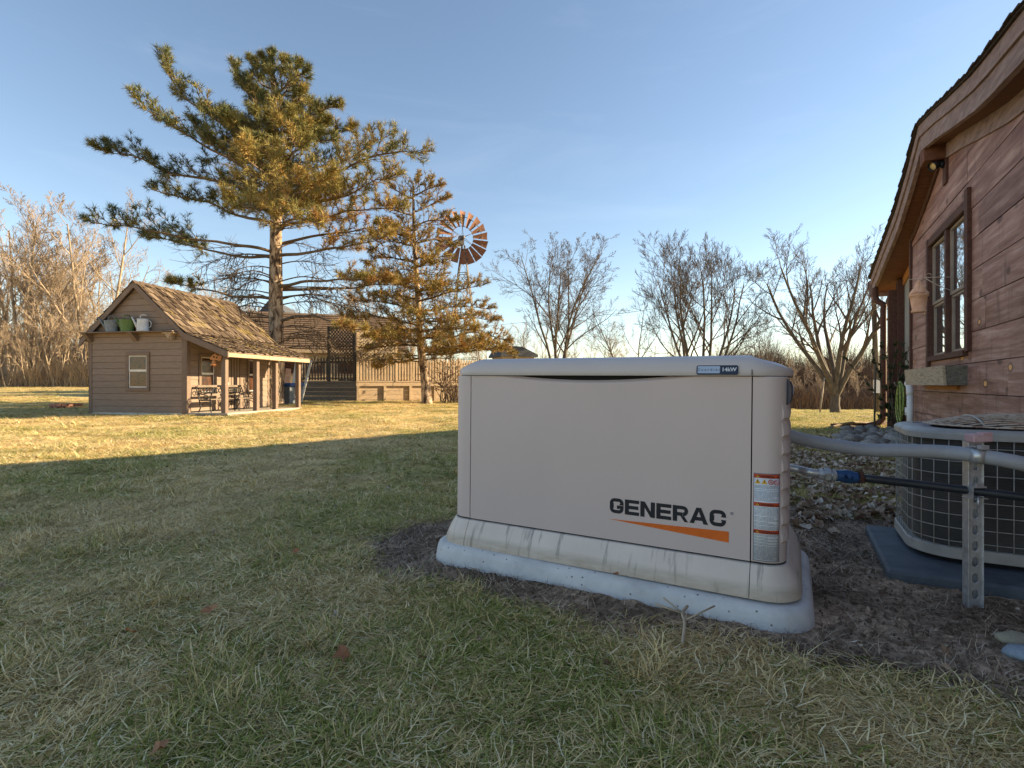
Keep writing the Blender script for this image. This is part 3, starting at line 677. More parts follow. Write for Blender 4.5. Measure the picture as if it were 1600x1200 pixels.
for zt, zb in ((0.326, 0.2785), (0.262, 0.197), (0.181, 0.106)):
    z = zt
    while z > zb:
        a = l0+0.003; e = l1-0.003-rng.choice((0, 0, 0.002, 0.006, 0.015, 0.03))*(rng.random() < 0.6)
        while a < e:
            w_ = rng.uniform(0.003, 0.009); b_ = min(e, a+w_)
            if b_-a > 0.0008: sweep(ink, sub_path(GP, a, b_), [(0.0011, z-0.0011), (0.0011, z), (0, z), (0, z-0.0011)])
            a = b_+0.0012
        z -= 0.0034 if rng.random() > 0.12 else 0.0052
ink.build('fine_print', MT['ink'], wl)
for i, cx in enumerate((1.010, 1.028)):
    mb = MB(); plate(mb, [(cx-0.0078, 0.331), (cx+0.0078, 0.331), (cx, 0.3455)], -0.0013, 0.0); t_ = mb.build('warning_triangle', MT['yellow'], wl)
    mb = MB(); plate(mb, [(cx-0.001, 0.335), (cx+0.0015, 0.335), (cx+0.0008, 0.3395), (cx+0.002, 0.3395), (cx-0.0005, 0.3435)], -0.0018, -0.0010); mb.build('symbol', MT['black'], t_)
for cx in (1.0455, 1.0605):
    mb = MB(); ptm = [(cx+0.0064*math.cos(2*PI*i/16), -0.0014-(0.0012 if cx > 1.05 else 0)*0, 0.338+0.0064*math.sin(2*PI*i/16)) for i in range(16)]
    mb.tube(ptm, 0.0010, 5, closed=True); mb.beam((cx-0.0045, -0.0014, 0.3425), (cx+0.0045, -0.0014, 0.3335), 0.0014, 0.0012)
    mb.beam((cx-0.003, -0.0011, 0.337), (cx+0.003, -0.0011, 0.337), 0.0022, 0.001); mb.build('prohibition_sign', MT['red'], wl)
# louvres on the right side
for i in range(8):
    z0 = 0.155+i*0.052
    mb = MB(); a = gs(XR-RC)+PI/2*RC*0.55
    p = sub_path(GP, a, a+0.34)
    sweep(mb, p, [(0.0, z0), (0.0062, z0+0.008), (0.0068, z0+0.020), (0.0, z0+0.046), (-0.004, z0+0.042), (-0.004, z0)])
    smooth_by_angle(mb.build('louvre', MT['gen'], gen), 30)
# status window high on the right side
mb = MB(); sweep(mb, sub_path(GP, gs(XR-RC)+0.075, gs(XR-RC)+0.20), [(0.0,0.565),(0.010,0.572),(0.013,0.590),(0.013,0.615),(0.008,0.635),(0.0,0.640),(-0.003,0.60)]); sw = smooth_by_angle(mb.build('status_window', MT['navy'], gen), 40)
mb = MB(); sweep(mb, sub_path(GP, gs(XR-RC)+0.09, gs(XR-RC)+0.17), [(0.0135,0.592),(0.0142,0.596),(0.0142,0.620),(0.0135,0.624)]); mb.build('window_pane', MT['palebadge'], sw)
# concrete pad under it
pad = thing('generator_pad', 'pitted grey concrete pad under the beige generator', 'pad', GO, -A0)
pad.rotation_euler = (Matrix.Rotation(-A0, 4, 'Z') @ Matrix.Rotation(R(1.05), 4, 'Y')).to_euler(); pad.location.z = 0.0655
mb = MB(); PP = rr_path(XL-0.05, XR+0.05, -0.05, YD+0.05, 0.10, 10, 0.03)
k = 7; vs = []
rng = random.Random(2)
for i, (x, y, nx_, ny_) in enumerate(PP):
    wob = 0.002*mnoise.noise(Vector((x*9, y*9, 0)))
    for off, z in ((-0.06, 0.0), (-0.012, 0.0), (0.004, -0.003), (0.015, -0.012), (0.021, -0.026), (0.027, -0.060), (0.030, -0.14)):
        vs.append((x+nx_*(off+wob), y+ny_*(off+wob), z))
n = len(PP)
fs = [(i*k+j, ((i+1) % n)*k+j, ((i+1) % n)*k+j+1, i*k+j+1) for i in range(n) for j in range(k-1)]+[tuple(i*k for i in range(n))]
mb.add(vs, fs, 0.5, True); smooth_by_angle(mb.build('slab', MT['concrete'], pad), 40)

# ------------------------------------------------------------------ conduit, gas line, strut post
def catmull(P, n=8):
    P = [Vector(p) for p in P]; Q = [2*P[0]-P[1]]+P+[2*P[-1]-P[-2]]; out = []
    for i in range(1, len(Q)-2):
        for j in range(n):
            t = j/n; a, b, c, d = Q[i-1], Q[i], Q[i+1], Q[i+2]
            out.append(0.5*((2*b)+(c-a)*t+(2*a-5*b+4*c-d)*t*t+(3*b-a-3*c+d)*t**3))
    out.append(P[-1]); return out
start = GO+U*1.08+V*0.33
pts = catmull([Vector((start.x, start.y, 0.505)), W(1262,688,1.83), W(1310,697,1.80), W(1360,703,1.76), W(1410,704,1.72), W(1470,706,1.68), W(1527,712,1.62), W(1600,725,1.56), W(1680,745,1.55), (2.05,1.72,0.36), (2.35,2.3,0.33)], 10)
mb = MB(); mb.tube(pts, 0.022, 14)
for i in range(0, len(pts)-1):
    pass
cd = tag(mb.build('conduit', MT['conduit'], None), 'thick grey flexible conduit sagging from the generator across the air conditioner', 'conduit')
hs = Vector(((start+U*0.0).x-0.03, start.y+0.03, 0.0))
gl = thing('gas_line', 'braided gas hose with blue valve joined to a black iron pipe below the grey conduit', 'pipe', (0,0,0))
h_pts = catmull([Vector((hs.x, hs.y, 0.395)), W(1245,733,1.84), W(1262,737,1.81), W(1280,740,1.80)], 12)
mb = MB(); rad = [0.0125+0.0012*(i % 2) for i in range(len(h_pts))]; mb.tube(h_pts, rad, 10); mb.build('braided_hose', MT['wired'], gl)
def hexnut(mb, a, b, r, n=6): mb.tube([a, b], r, n, sm=False)
mb = MB(); a, b = W(1278,740,1.80), W(1287,741,1.795); hexnut(mb, a, b, 0.019, 8); mb.build('collar', MT['wired'], gl)
mb = MB(); hexnut(mb, b, W(1296,741,1.79), 0.024); mb.build('hex_nut', MT['wired'], gl)
mb = MB(); mb.tube([W(1296,741,1.79), W(1307,743,1.785)], [0.015,0.017], 8); hexnut(mb, W(1299,741.5,1.788), W(1304,742,1.786), 0.021); mb.build('adapter', MT['wired'], gl)
mb = MB(); mb.tube([W(1306,743,1.785), W(1312,743,1.783), W(1320,744,1.78), W(1328,745,1.777), W(1336,746,1.773), W(1341,746,1.77)], [0.019,0.019,0.023,0.023,0.018,0.018], 10); bv = mb.build('valve_body', MT['blue'], gl)
mb = MB(); c = W(1324,744.5,1.755); mb.tube([c, c+Vector((0,-0.02,0))], 0.008, 8); mb.build('valve_stem', MT['blue'], bv)
mb = MB(); hexnut(mb, W(1340,746,1.77), W(1347,746.5,1.768), 0.021); mb.build('red_collar', MT['trim'], gl)
mb = MB(); mb.tube(catmull([W(1346,746.5,1.768), W(1420,755,1.73), W(1520,767,1.665), W(1600,777,1.61), W(1720,795,1.55), (2.1,1.75,0.30), (2.3,2.2,0.30)], 5), 0.0135, 10); mb.build('black_pipe', MT['blackpipe'], gl)
# slotted strut post
sp = W(1524, 900, 1.665); base = Vector((sp.x, sp.y, -0.06))
st = thing('strut_post', 'slotted galvanised strut post in front of the air conditioner with a pink cap', 'post', base, -R(4))
SW, SH, fl = 0.044, 0.55, -0.024
mb = MB(); th = 0.0025
z = 0.0; pitch = 0.0508
segs = int(SH/pitch)+1
def cell(mb, z0, z1):
    zc = (z0+z1)/2; hw, hh = 0.0092, 0.0155
    inner = []
    for i in range(8): t = PI*i/7; inner.append((hw*math.cos(t), zc+hh-hw+hw*math.sin(t)))
    for i in range(8): t = PI+PI*i/7; inner.append((hw*math.cos(t), zc-hh+hw+hw*math.sin(t)))
    outer = []
    for (a, b) in inner:
        t = math.atan2((b-zc)/(z1-z0), a/(SW)); ca, sa = math.cos(t), math.sin(t)
        s_ = min(0.5*SW/abs(ca) if abs(ca) > 1e-6 else 1e9, 0.5*(z1-z0)/abs(sa)*1.0 if abs(sa) > 1e-6 else 1e9) if False else None
        da, db = a, b-zc; k_ = min((SW/2)/abs(da) if abs(da) > 1e-6 else 1e9, ((z1-z0)/2)/abs(db) if abs(db) > 1e-6 else 1e9)
        outer.append((da*k_, zc+db*k_))
    n = len(inner); vs = []; fs = []
    for y in (0, th):
        for (a, b) in inner: vs.append((a, y, b))
        for (a, b) in outer: vs.append((a, y, b))
    for i in range(n):
        j = (i+1) % n
        fs.append((i, j, n+j, n+i)); fs.append((2*n+j, 2*n+i, 3*n+i, 3*n+j)); fs.append((i, 2*n+i, 2*n+j, j))
    # fill the corners
    mb.add(vs, fs)
    for sx in (-1, 1):
        for (zz, s2) in ((z0, -1), (z1, 1)):
            # find outer neighbours around this corner
            ks = sorted(range(n), key=lambda i: (outer[i][0]-sx*SW/2)**2+(outer[i][1]-zz)**2)
            a = min((i for i in range(n) if abs(abs(outer[i][0])-SW/2) < 1e-6 and outer[i][0]*sx > 0 and (outer[i][1]-zc)*s2 > 0), key=lambda i: abs(outer[i][1]-zz), default=None)
            b = min((i for i in range(n) if abs(outer[i][1]-zz) < 1e-6 and outer[i][0]*sx >= 0), key=lambda i: -abs(outer[i][0]), default=None)
            if a is not None and b is not None:
                for y in (0, th): mb.add([(outer[a][0], y, outer[a][1]), (sx*SW/2, y, zz), (outer[b][0], y, outer[b][1])], [(0,1,2)])
k_ = 0
while z < SH-0.03: cell(mb, z, z+pitch); z += pitch
TOP = z
mb.build('slotted_web', MT['wired'], st, recalc=False)
for sx in (-1, 1):
    mb = MB(); mb.box(sx*(SW/2)-th/2, sx*(SW/2)+th/2, -0.004, 0.022, 0, TOP, ch=0.0006)
    mb.box(sx*(SW/2-0.006)-0.005, sx*(SW/2-0.006)+0.005, 0.0222, 0.024, 0, TOP); mb.build('flange', MT['wired'], st)
mb = MB()
m2 = Matrix.Translation((0, -0.004, TOP+0.012)) @ Matrix.Rotation(R(-4), 4, 'Y')
mb.box(-0.029, 0.029, -0.028, 0.012, -0.012, 0.014, mat=m2, ch=0.003); mb.box(-0.0, 0.029, -0.029, 0.0, 0.012, 0.018, mat=m2, ch=0.002); mb.build('pink_cap', MT['pink'], st)
# clamps
ci = min(range(len(pts)), key=lambda i: (pts[i]-W(1526,712,1.62)).length); cp = pts[ci]; cdv = (pts[ci+1]-pts[ci-1]).normalized()
mb = MB(); mb.tube([cp-cdv*0.017, cp+cdv*0.017], 0.0243, 16); mb.box(-0.020, 0.020, -0.01, 0.01, 0, 0.003, mat=Matrix.Translation(cp+Vector((0,0,0.027))))
mb.box(-0.012, 0.012, -0.008, 0.008, 0.0, 0.012, mat=Matrix.Translation(cp+Vector((0.0,-0.02,0.022))))
o = mb.build('conduit_clamp', MT['wired'], None); o.parent = st; o.matrix_parent_inverse = Matrix.LocRotScale(st.location, st.rotation_euler, None).inverted()
gp_ = W(1523,768,1.663)
mb = MB(); mb.box(-0.022, 0.022, -0.018, 0.018, 0.014, 0.019, mat=Matrix.Translation(gp_))
mb.box(-0.022, -0.019, -0.018, 0.018, -0.019, 0.0141, mat=Matrix.Translation(gp_)); mb.box(-0.0265, 0.0265, -0.018, 0.018, -0.0205, -0.0185, mat=Matrix.Translation(gp_)); mb.tube([gp_+Vector((-0.004,-0.017,-0.05)), gp_+Vector((-0.004,-0.017,-0.015))], 0.003, 6)
mb.box(-0.010, 0.010, -0.02, -0.01, 0.019, 0.030, mat=Matrix.Translation(gp_))
o = mb.build('pipe_clamp', MT['wired'], None); o.parent = st; o.matrix_parent_inverse = Matrix.LocRotScale(st.location, st.rotation_euler, None).inverted()

# ------------------------------------------------------------------ air conditioner
ap = thing('air_conditioner_pad', 'low dark slate coloured pad under the air conditioner', 'pad', (1.40, 1.94, 0), -A0)
mb = MB(); mb.box(-0.02, 1.5, -0.05, 0.66, -0.08, 0.008, ch=0.010); mb.build('slab', MT['slate'], ap)
ac = thing('air_conditioner', 'round cornered air conditioner behind wire guards with a rusty grille on top', 'air conditioner', (1.55, 2.03, 0.016), -A0)
AW, AD, AR, AH = 0.80, 0.56, 0.15, 0.49
AP = rr_path(0, AW, 0, AD, AR, 10, 0.04)
def ring(name, prof, mat, closedprof=True):
    mb = MB(); sweep(mb, AP, prof, closed=True); return smooth_by_angle(mb.build(name, mat, ac), 35)
ring('coil', [(-0.022, 0.02), (-0.022, AH-0.02), (-0.03, AH-0.02), (-0.03, 0.02)], MT['accoil'])
ring('base_rim', [(0.008, 0.012), (0.006, 0.048), (0.0, 0.052), (-0.03, 0.05), (-0.03, 0.012)], MT['acrim'])
ring('base_skirt', [(-0.02, -0.006), (-0.02, 0.02), (-0.03, 0.02), (-0.03, -0.006)], MT['dark'])
ring('top_rim', [(0.006, AH-0.036), (0.009, AH-0.034), (0.009, AH-0.014), (0.004, AH-0.007), (-0.012, AH), (-0.055, AH+0.002), (-0.055, AH-0.01), (-0.004, AH-0.02), (-0.004, AH-0.036)], MT['acrim'])
# top deck with a round opening
mb = MB(); cx, cy, rr_ = AW/2, AD/2, 0.235
NN = len(AP); vs = []; 
for (x, y, a, b) in AP: vs.append((x-a*0.05, y-b*0.05, AH-0.002))
for (x, y, a, b) in AP:
    d = Vector((x-cx, (y-cy)*1.25)).normalized(); vs.append((cx+d.x*rr_*1.28, cy+d.y*rr_, AH-0.004))
fs = [(i, (i+1) % NN, NN+(i+1) % NN, NN+i) for i in range(NN)]; mb.add(vs, fs); mb.build('top_deck', MT['conduit'], ac)
mb = MB(); mb.box(0.1, AW-0.1, 0.08, AD-0.08, AH-0.16, AH-0.15); mb.build('fan_floor', MT['dark'], ac)
mb = MB()
for k in range(5):
    a = 2*PI*k/5; m_ = Matrix.Translation((cx, cy, AH-0.09)) @ Matrix.Rotation(a, 4, 'Z') @ Matrix.Rotation(R(22), 4, 'X'); mb.box(0.03, 0.21, -0.05, 0.05, -0.002, 0.002, mat=m_)
mb.lathe([(0, 0.02), (0.045, 0.02), (0.045, -0.03)], 12, m=Matrix.Translation((cx, cy, AH-0.09))); mb.build('fan', MT['dark'], ac)
# wires of the guard: each hoop and upright
def path_pt(s, off):
    p = sub_path(AP, s, s+1e-3)[0]; l = math.hypot(p[2], p[3]); return (p[0]+p[2]/l*off, p[1]+p[3]/l*off)
APER = sum(math.dist(AP[i][:2], AP[(i+1) % NN][:2]) for i in range(NN))
for i in range(8):
    z = 0.075+i*(AH-0.14)/7
    mb = MB(); mb.tube([(x+a*0.0, y+b*0.0, z) for x, y, a, b in AP], 0.0016, 4, closed=True); mb.build('guard_hoop', MT['acwire'], ac)
nup = int(APER/0.045)
upr = None
for i in range(nup):
    x, y = path_pt(APER*i/nup, 0.002)
    if y > AD-0.1 and x > 0.2: continue
    if upr is None:
        mb = MB(); mb.tube([(0,0,0.03), (0,0,AH-0.03)], 0.0017, 4); upr = mb.build('guard_upright', MT['acwire'], ac); upr.location = (x, y, 0)
    else:
        o = upr.copy(); C.objects.link(o); o.location = (x, y, 0)
# four wide straps
for s_ in (gs(0)*0+0.02, AW-2*AR-0.02, AW-2*AR+PI/2*AR+0.02):
    x, y = path_pt(s_, 0.004); mb = MB(); mb.tube([(x,y,0.03),(x,y,AH-0.03)], 0.004, 5); mb.build('guard_strap', MT['acrim'], ac)
for s_ in (0.03, 0.30):
    x, y = path_pt(s_, 0.009); mb = MB(); mb.tube([(x, y+0.004, AH-0.03), (x, y-0.002, AH-0.03)], 0.007, 8); mb.build('screw', MT['dark'], ac)
rods = 19
for i in range(rods):
    y = cy+(i-(rods-1)/2)*0.0245; dy = (y-cy)/0.245
    if abs(dy) >= 1: continue
    hx = 0.315*math.sqrt(1-dy*dy)+0.01
    P_ = [(cx+hx*t, y, AH+0.012+0.042*(1-t*t)*(1-dy*dy)+(-0.004 if abs(t) > 0.99 else 0)) for t in np.linspace(-1, 1, 13)]
    mb = MB(); mb.tube(P_, 0.0028, 5); mb.build('grille_rod', MT['rustwire'], ac)
for t in (-0.55, 0.15, 0.7):
    P_ = [(cx+0.315*t*(1 if t else 0), cy+0.235*math.sqrt(1-t*t)*q, AH+0.0165+0.042*(1-t*t)*(1-q*q)) for q in np.linspace(-1, 1, 11)]
    mb = MB(); mb.tube(P_, 0.0032, 5); mb.build('grille_cross_bar', MT['acwire'], ac)
mb = MB(); mb.tube([(cx+0.325*math.cos(2*PI*i/40), cy+0.243*math.sin(2*PI*i/40), AH+0.011) for i in range(40)], 0.0035, 5, closed=True); mb.build('grille_hoop', MT['rustwire'], ac)
# ------------------------------------------------------------------ brown house on the right (local x = U, local y = along the wall)
hs_ = thing('brown_house', 'maroon stained plank house with a curved gable roof along the right edge', 'house', (0,0,0), -A0)
UW, UR = 1.35, 1.13
def onplane(px, py, u):
    t = (px-800)/F; s = u*(0.8808+0.4735*t)/(0.8808*t-0.4735); Z = -0.4735*u+0.8808*s
    return s, CAMH+(600-py)/F*Z
RK = sorted(onplane(x, y, UR) for x, y in ((1360,437),(1375,396),(1399.5,329.5),(1418,265),(1435,199),(1457,176),(1481,155),(1500,137),(1517,121),(1541.5,92),(1575,49),(1598,20)))
sN, zN = RK[0]
near = [(0.2, zN-0.62), (0.9, zN-0.58), (1.8, zN-0.46), (2.7, zN-0.29), (3.3, zN-0.16)]
RK = near+RK
print('RAKE', [(round(a,2), round(b,2)) for a, b in RK])
RS = [p[0] for p in RK]; RZ = [p[1] for p in RK]
EAV = RS[-1]; peak = max(RK, key=lambda p: p[1])
rz_ = lambda s: float(np.interp(s, RS, RZ))
FH = 0.25
wtop = lambda s: rz_(s)-FH-0.01
def strip(mb, u0, u1, lo, hi, s0, s1, step=0.12):
    S_ = sorted(set([s0, s1]+[s for s in RS if s0 < s < s1]+list(np.arange(s0+step, s1-0.02, step))))
    k = len(S_); vs = []
    for s in S_: vs += [(u0, s, rz_(s)+lo), (u0, s, rz_(s)+hi), (u1, s, rz_(s)+hi), (u1, s, rz_(s)+lo)]
    fs = []
    for i in range(k-1):
        for j in range(4): fs.append((i*4+j, (i+1)*4+j, (i+1)*4+(j+1) % 4, i*4+(j+1) % 4))
    fs += [(0,1,2,3), ((k-1)*4+3, (k-1)*4+2, (k-1)*4+1, (k-1)*4)]
    mb.add(vs, fs)
UF = 9.0
mb = MB(); strip(mb, UR-0.02, UF, 0.012, 0.028, RS[0], EAV+0.03); mb.build('roof_deck', MT['asphalt'], hs_)
# shingle courses seen on edge along the rake
L = 0; s = RS[0]; k = 0; mb = MB()
while s < EAV:
    e = min(EAV+0.03, s+0.15*(0.8 if s < peak[0] else 0.6)); zz0, zz1 = rz_(s), rz_(e)
    up = s < peak[0]
    a, b = (0.040, 0.030) if up else (0.030, 0.040)
    vs = []
    for u in (UR-0.035-0.004*(k % 3), UF): vs += [(u, s, zz0+0.026), (u, e, zz1+0.026), (u, e, zz1+b), (u, s, zz0+a)]
    mb.add(vs, [(0,1,2,3),(7,6,5,4),(0,4,5,1),(1,5,6,2),(2,6,7,3),(3,7,4,0)]); s = e; k += 1
mb.build('shingle_courses', MT['asphalt'], hs_, kind='stuff')
# fascia boards on the rake, with butt joints
def cuts(cs, lo, hi, u0, u1, nm, mat):
    cs = sorted(cs)
    for a, b in zip(cs[:-1], cs[1:]):
        mb = MB(); strip(mb, u0, u1, lo, hi, a+0.002, b-0.002); mb.build(nm, mat, hs_)
cuts([RS[0], 2.9, onplane(1562,76,UR)[0], onplane(1466,170,UR)[0], peak[0], peak[0]+1.9, EAV], -0.105, 0.010, UR, UR+0.06, 'upper_fascia', MT['fascia'])
cuts([RS[0], 3.2, onplane(1527,120,UR)[0], peak[0], peak[0]+1.4, EAV], -FH, -0.108, UR+0.018, UR+0.06, 'lower_fascia', MT['fascia'])
mb = MB(); strip(mb, UR+0.061, UW-0.001, -FH+0.015, -FH+0.03, RS[0], EAV-0.02); mb.build('soffit', MT['soffit'], hs_)
mb = MB(); strip(mb, UW-0.02, UW+0.4, -FH+0.013, -FH+0.028, 8.62, EAV-0.02); mb.build('soffit', MT['soffit'], hs_)
# trim board following the roof on the wall
cuts([RS[0], 3.6, onplane(1545,190,UW)[0], peak[0]-0.02], -FH-0.13, -FH+0.012, UW-0.022, UW-0.002, 'frieze_board', MT['fascia'])
cuts([peak[0]-0.02, 8.6], -FH-0.07, -FH+0.012, UW-0.024, UW-0.002, 'frieze_board', MT['trim'])
mb = MB(); zp = peak[1]-FH; mb.box(UR+0.02, UW, peak[0]-0.14, peak[0]+0.05, zp-0.16, zp+0.02, ch=0.006); mb.build('ridge_beam', MT['soffit'], hs_)
mb = MB(); mb.box(UR-0.02, UW+0.35, EAV-0.03, EAV+0.015, RZ[-1]-0.30, RZ[-1]-0.02); mb.build('eave_fascia', MT['fascia'], hs_)
mb = MB(); mb.box(UR-0.03, UF, EAV+0.015, EAV+0.12, RZ[-1]-0.16, RZ[-1]-0.03); mb.build('gutter', MT['trim'], hs_)
# walls
CS = 8.55
mb = MB(); SS = list(np.arange(0.35, CS, 0.15))+[CS]; poly = [(s, -0.25) for s in (0.35, CS)]+[(s, wtop(s)+0.05) for s in reversed(SS)]
mb.prism(poly, lambda a, b: Vector((UW+0.022, a, b)), lambda a, b: Vector((UW+0.05, a, b)))
wall_core = mb
WS0, WS1, WZ0, WZ1 = 6.02, 7.50, 0.985, 2.235
bm_core = None
wall_core2 = MB()
def wall_piece(mb, s0, s1, z0, z1f, u0, u1):
    S_ = [s0]+[float(x) for x in np.arange(s0+0.1, s1-0.04, 0.1)]+[s1]
    poly = [(s0, z0), (s1, z0)]+[(s, z1f(s)) for s in reversed(S_)]
    mb.prism(poly, lambda a, b: Vector((u0, a, b)), lambda a, b: Vector((u1, a, b)))
for (a, b, zl, zh) in ((0.35, WS0, None, None), (WS1, CS, None, None)): wall_piece(wall_core2, a, b, -0.25, lambda s: wtop(s)+0.03, UW+0.022, UW+0.06)
wall_piece(wall_core2, WS0, WS1, -0.25, lambda s: WZ0, UW+0.022, UW+0.06); wall_piece(wall_core2, WS0, WS1, WZ1, lambda s: wtop(s)+0.03, UW+0.022, UW+0.06)
wall_core2.box(UW+0.3, UF, 0.38, CS-0.05, -0.25, -0.2)
wall_core2.box(UW+0.0, UF, 0.35, 0.38, -0.25, wtop(0.4)); wall_core2.box(UF-0.1, UF, 0.4, CS, -0.25, 2.4)
wall_core2.box(UW+0.06, UF, CS-0.05, CS, -0.25, wtop(CS)+0.02)
wall_core2.box(UW+0.8, UW+0.84, 0.5, CS-0.06, -0.2, 2.2)
wall_core2.build('wall_sheathing', MT['dark'], hs_)
PITCH = 0.267; zj0 = CAMH-(566.5-600)/F*0-0.0
zref = CAMH+(600-566.5)/F*4.56      # a joint seen at (1520,566)
rng = random.Random(11)
k = int((zref+0.3)/PITCH)+1
z = zref-k*PITCH
while z < peak[1]:
    z0, z1 = z, z+PITCH; z += PITCH
    # butt joints
    js = [0.35]; s = rng.uniform(1.0, 3.2)
    while s < CS-0.5: js.append(s); s += rng.uniform(1.6, 3.6)
    js.append(CS)
    segs = []
    for a, b in zip(js[:-1], js[1:]):
        if z1 > WZ0 and z0 < WZ1 and b > WS0 and a < WS1:
            if a < WS0: segs.append((a, WS0))
            if b > WS1: segs.append((WS1, b))
            if z0 < WZ0: segs.append((max(a, WS0), min(b, WS1), z0, WZ0))
            if z1 > WZ1: segs.append((max(a, WS0), min(b, WS1), WZ1, z1))
        else: segs.append((a, b))
    for sg in segs:
        a, b = sg[0], sg[1]; za, zb = (sg[2], sg[3]) if len(sg) == 4 else (z0, z1)
        if b-a < 0.03: continue
        top = lambda s: min(zb-0.006, wtop(s)+0.02)
        # keep only where the plank exists under the roof
        S_ = [s for s in np.arange(a, b+1e-6, 0.06) if wtop(s)+0.02 > za+0.01]
        if len(S_) < 2: continue
        a2, b2 = max(a, min(S_)), min(b, max(S_)+ (b-max(S_) if max(S_) > b-0.07 else 0))
        pr = rng.uniform(0, 0.004)
        mb = MB(); S2 = [a2+0.0015]
        full = all(wtop(s)+0.02 >= zb-0.006 for s in np.linspace(a2, b2, 12))
        if not full: S2 += [float(x) for x in np.arange(a2+0.15, b2-0.05, 0.15)]
        S2 += [b2-0.0015]
        poly = [(S2[0], za+0.0005), (S2[-1], za+0.0005)]+[(s, max(za+0.001, top(s))) for s in reversed(S2)]
        mb.prism(poly, lambda p, q: Vector((UW-pr-(0.002 if q < za+0.01 else 0), p, q)), lambda p, q: Vector((UW+0.02, p, q)))
        mb.build('plank', MT['siding'], hs_)
def hbox(nm, u0, u1, s0, s1, z0, z1, mat, ch=0.003, parent=hs_, label=None):
    mb = MB(); mb.box(u0, u1, s0, s1, z0, z1, ch=ch); return mb.build(nm, mat, parent, label=label)
hbox('corner_board', UW-0.03, UW+0.06, CS, CS+0.07, -0.2, wtop(CS)+0.01, MT['trim'])
# recessed grey wall and back corner
U2 = 1.5
mb = MB(); wall_piece(mb, CS+0.07, 10.15, 0.62, lambda s: wtop(s)+0.02, U2, U2+0.05); mb.build('grey_wall_panel', MT['stucco'], hs_)
mb = MB(); wall_piece(mb, CS+0.07, 10.35, -0.3, lambda s: 0.62, U2-0.01, U2+0.05); mb.build('lower_wall_board', MT['siding'], hs_)
mb = MB(); strip(mb, U2-0.025, U2-0.001, -FH-0.12, -FH+0.01, CS+0.07, 10.2); mb.build('soffit_trim', MT['orangewood'], hs_)
hbox('corner_post', U2-0.09, U2+0.06, 10.15, 10.32, -0.3, wtop(10.3)+0.02, MT['trim'])
hbox('corner_post', U2-0.20, U2-0.07, 10.20, 10.34, -0.3, RZ[-1]-0.30, MT['trim'])
hbox('house_end_wall', U2, UF, 10.33, 10.38, -0.3, RZ[-1]-0.05, MT['trim'])
# window with trim, two pairs of sashes
wf = hbox('window', UW-0.035, UW+0.03, WS0-0.10, WS0, WZ0-0.02, WZ1+0.16, MT['trim'])
hbox('window_trim', UW-0.034, UW+0.03, WS1, WS1+0.085, WZ0-0.16, WZ1+0.085, MT['trim'], parent=wf)
hbox('window_trim', UW-0.028, UW+0.03, WS0, WS1, WZ1, WZ1+0.085, MT['trim'], parent=wf)
hbox('window_sill', UW-0.045, UW+0.03, WS0, WS1, WZ0-0.055, WZ0, MT['trim'], parent=wf)
sm_ = (WS0+WS1)/2
hbox('mullion', UW-0.02, UW+0.06, sm_-0.035, sm_+0.035, WZ0, WZ1, MT['trim'], parent=wf)
for (a, b) in ((WS0+0.003, sm_-0.038), (sm_+0.038, WS1-0.003)):
    zm = WZ0+(WZ1-WZ0)*0.46
    for (c, d, du) in ((WZ0+0.003, zm, 0.012), (zm+0.004, WZ1-0.003, 0.0)):
        w_ = 0.024; mb = MB(); u0, u1 = UW+0.012+du, UW+0.032+du
        mb.box(u0, u1, a, a+w_, c, d); mb.box(u0, u1, b-w_, b, c, d); mb.box(u0, u1, a+w_, b-w_, c, c+w_+0.006); mb.box(u0, u1, a+w_, b-w_, d-w_, d)
        mb.build('sash', MT['sash'], wf)
        mb = MB(); mb.box(u0+0.012, u0+0.015, a+w_-0.004, b-w_+0.004, c+w_, d-w_+0.004)
        gp2 = mb.build('glass_pane', MT['glass'], wf)
        gp2.rotation_euler = (0, 0, 0)
hbox('window_head', UW-0.002, UW+0.05, WS0, WS1, WZ1-0.003, WZ1-0.0005, MT['dark'], 0, wf)
# flood light and its mounting board
sF, zF = onplane(1479, 262, UW)
fl_ = thing('flood_light', 'black spotlight with a pale round lens on a small board under the roof peak', 'lamp', tuple(Matrix.Rotation(-A0, 3, 'Z') @ Vector((UW-0.025, sF, zF))), -A0)
mb = MB(); mb.box(0.0, 0.028, -0.085, 0.045, -0.17, 0.17, ch=0.004); mb.build('mounting_board', MT['trim'], fl_)
mb = MB(); mb.lathe([(0.0, -0.03), (0.036, -0.03), (0.036, 0.0), (0, 0)], 14, m=Matrix.Translation((0.0, -0.02, 0.03)) @ Matrix.Rotation(R(90), 4, 'Y')); mb.tube([(-0.03,-0.02,0.03), (-0.055,-0.02,0.035)], 0.012, 8); mb.build('bracket', MT['black'], fl_)
ax = Vector((-0.72, -0.52, -0.46)).normalized(); q_ = ax.to_track_quat('Z', 'Y').to_matrix().to_4x4(); p0 = Matrix.Translation((-0.06, -0.01, 0.045)) @ q_
mb = MB(); mb.lathe([(0.0, -0.07), (0.022, -0.068), (0.032, -0.04), (0.043, -0.02), (0.045, 0.06), (0.042, 0.06), (0.040, 0.035)], 18, m=p0); mb.lathe([(0.046, 0.0), (0.046, 0.12), (0.043, 0.12), (0.043, 0.0)], 10, m=p0, a0=PI*0.1, a1=PI*1.2) if False else None
mb.build('lamp_housing', MT['black'], fl_)
MT['lens'] = flat('amber_lens', (0.62,0.44,0.20), 0.25, 0.6)
mb = MB(); mb.lathe([(0.0, 0.040), (0.03, 0.038), (0.0405, 0.034)], 18, m=p0); mb.build('lens', MT['lens'], fl_)
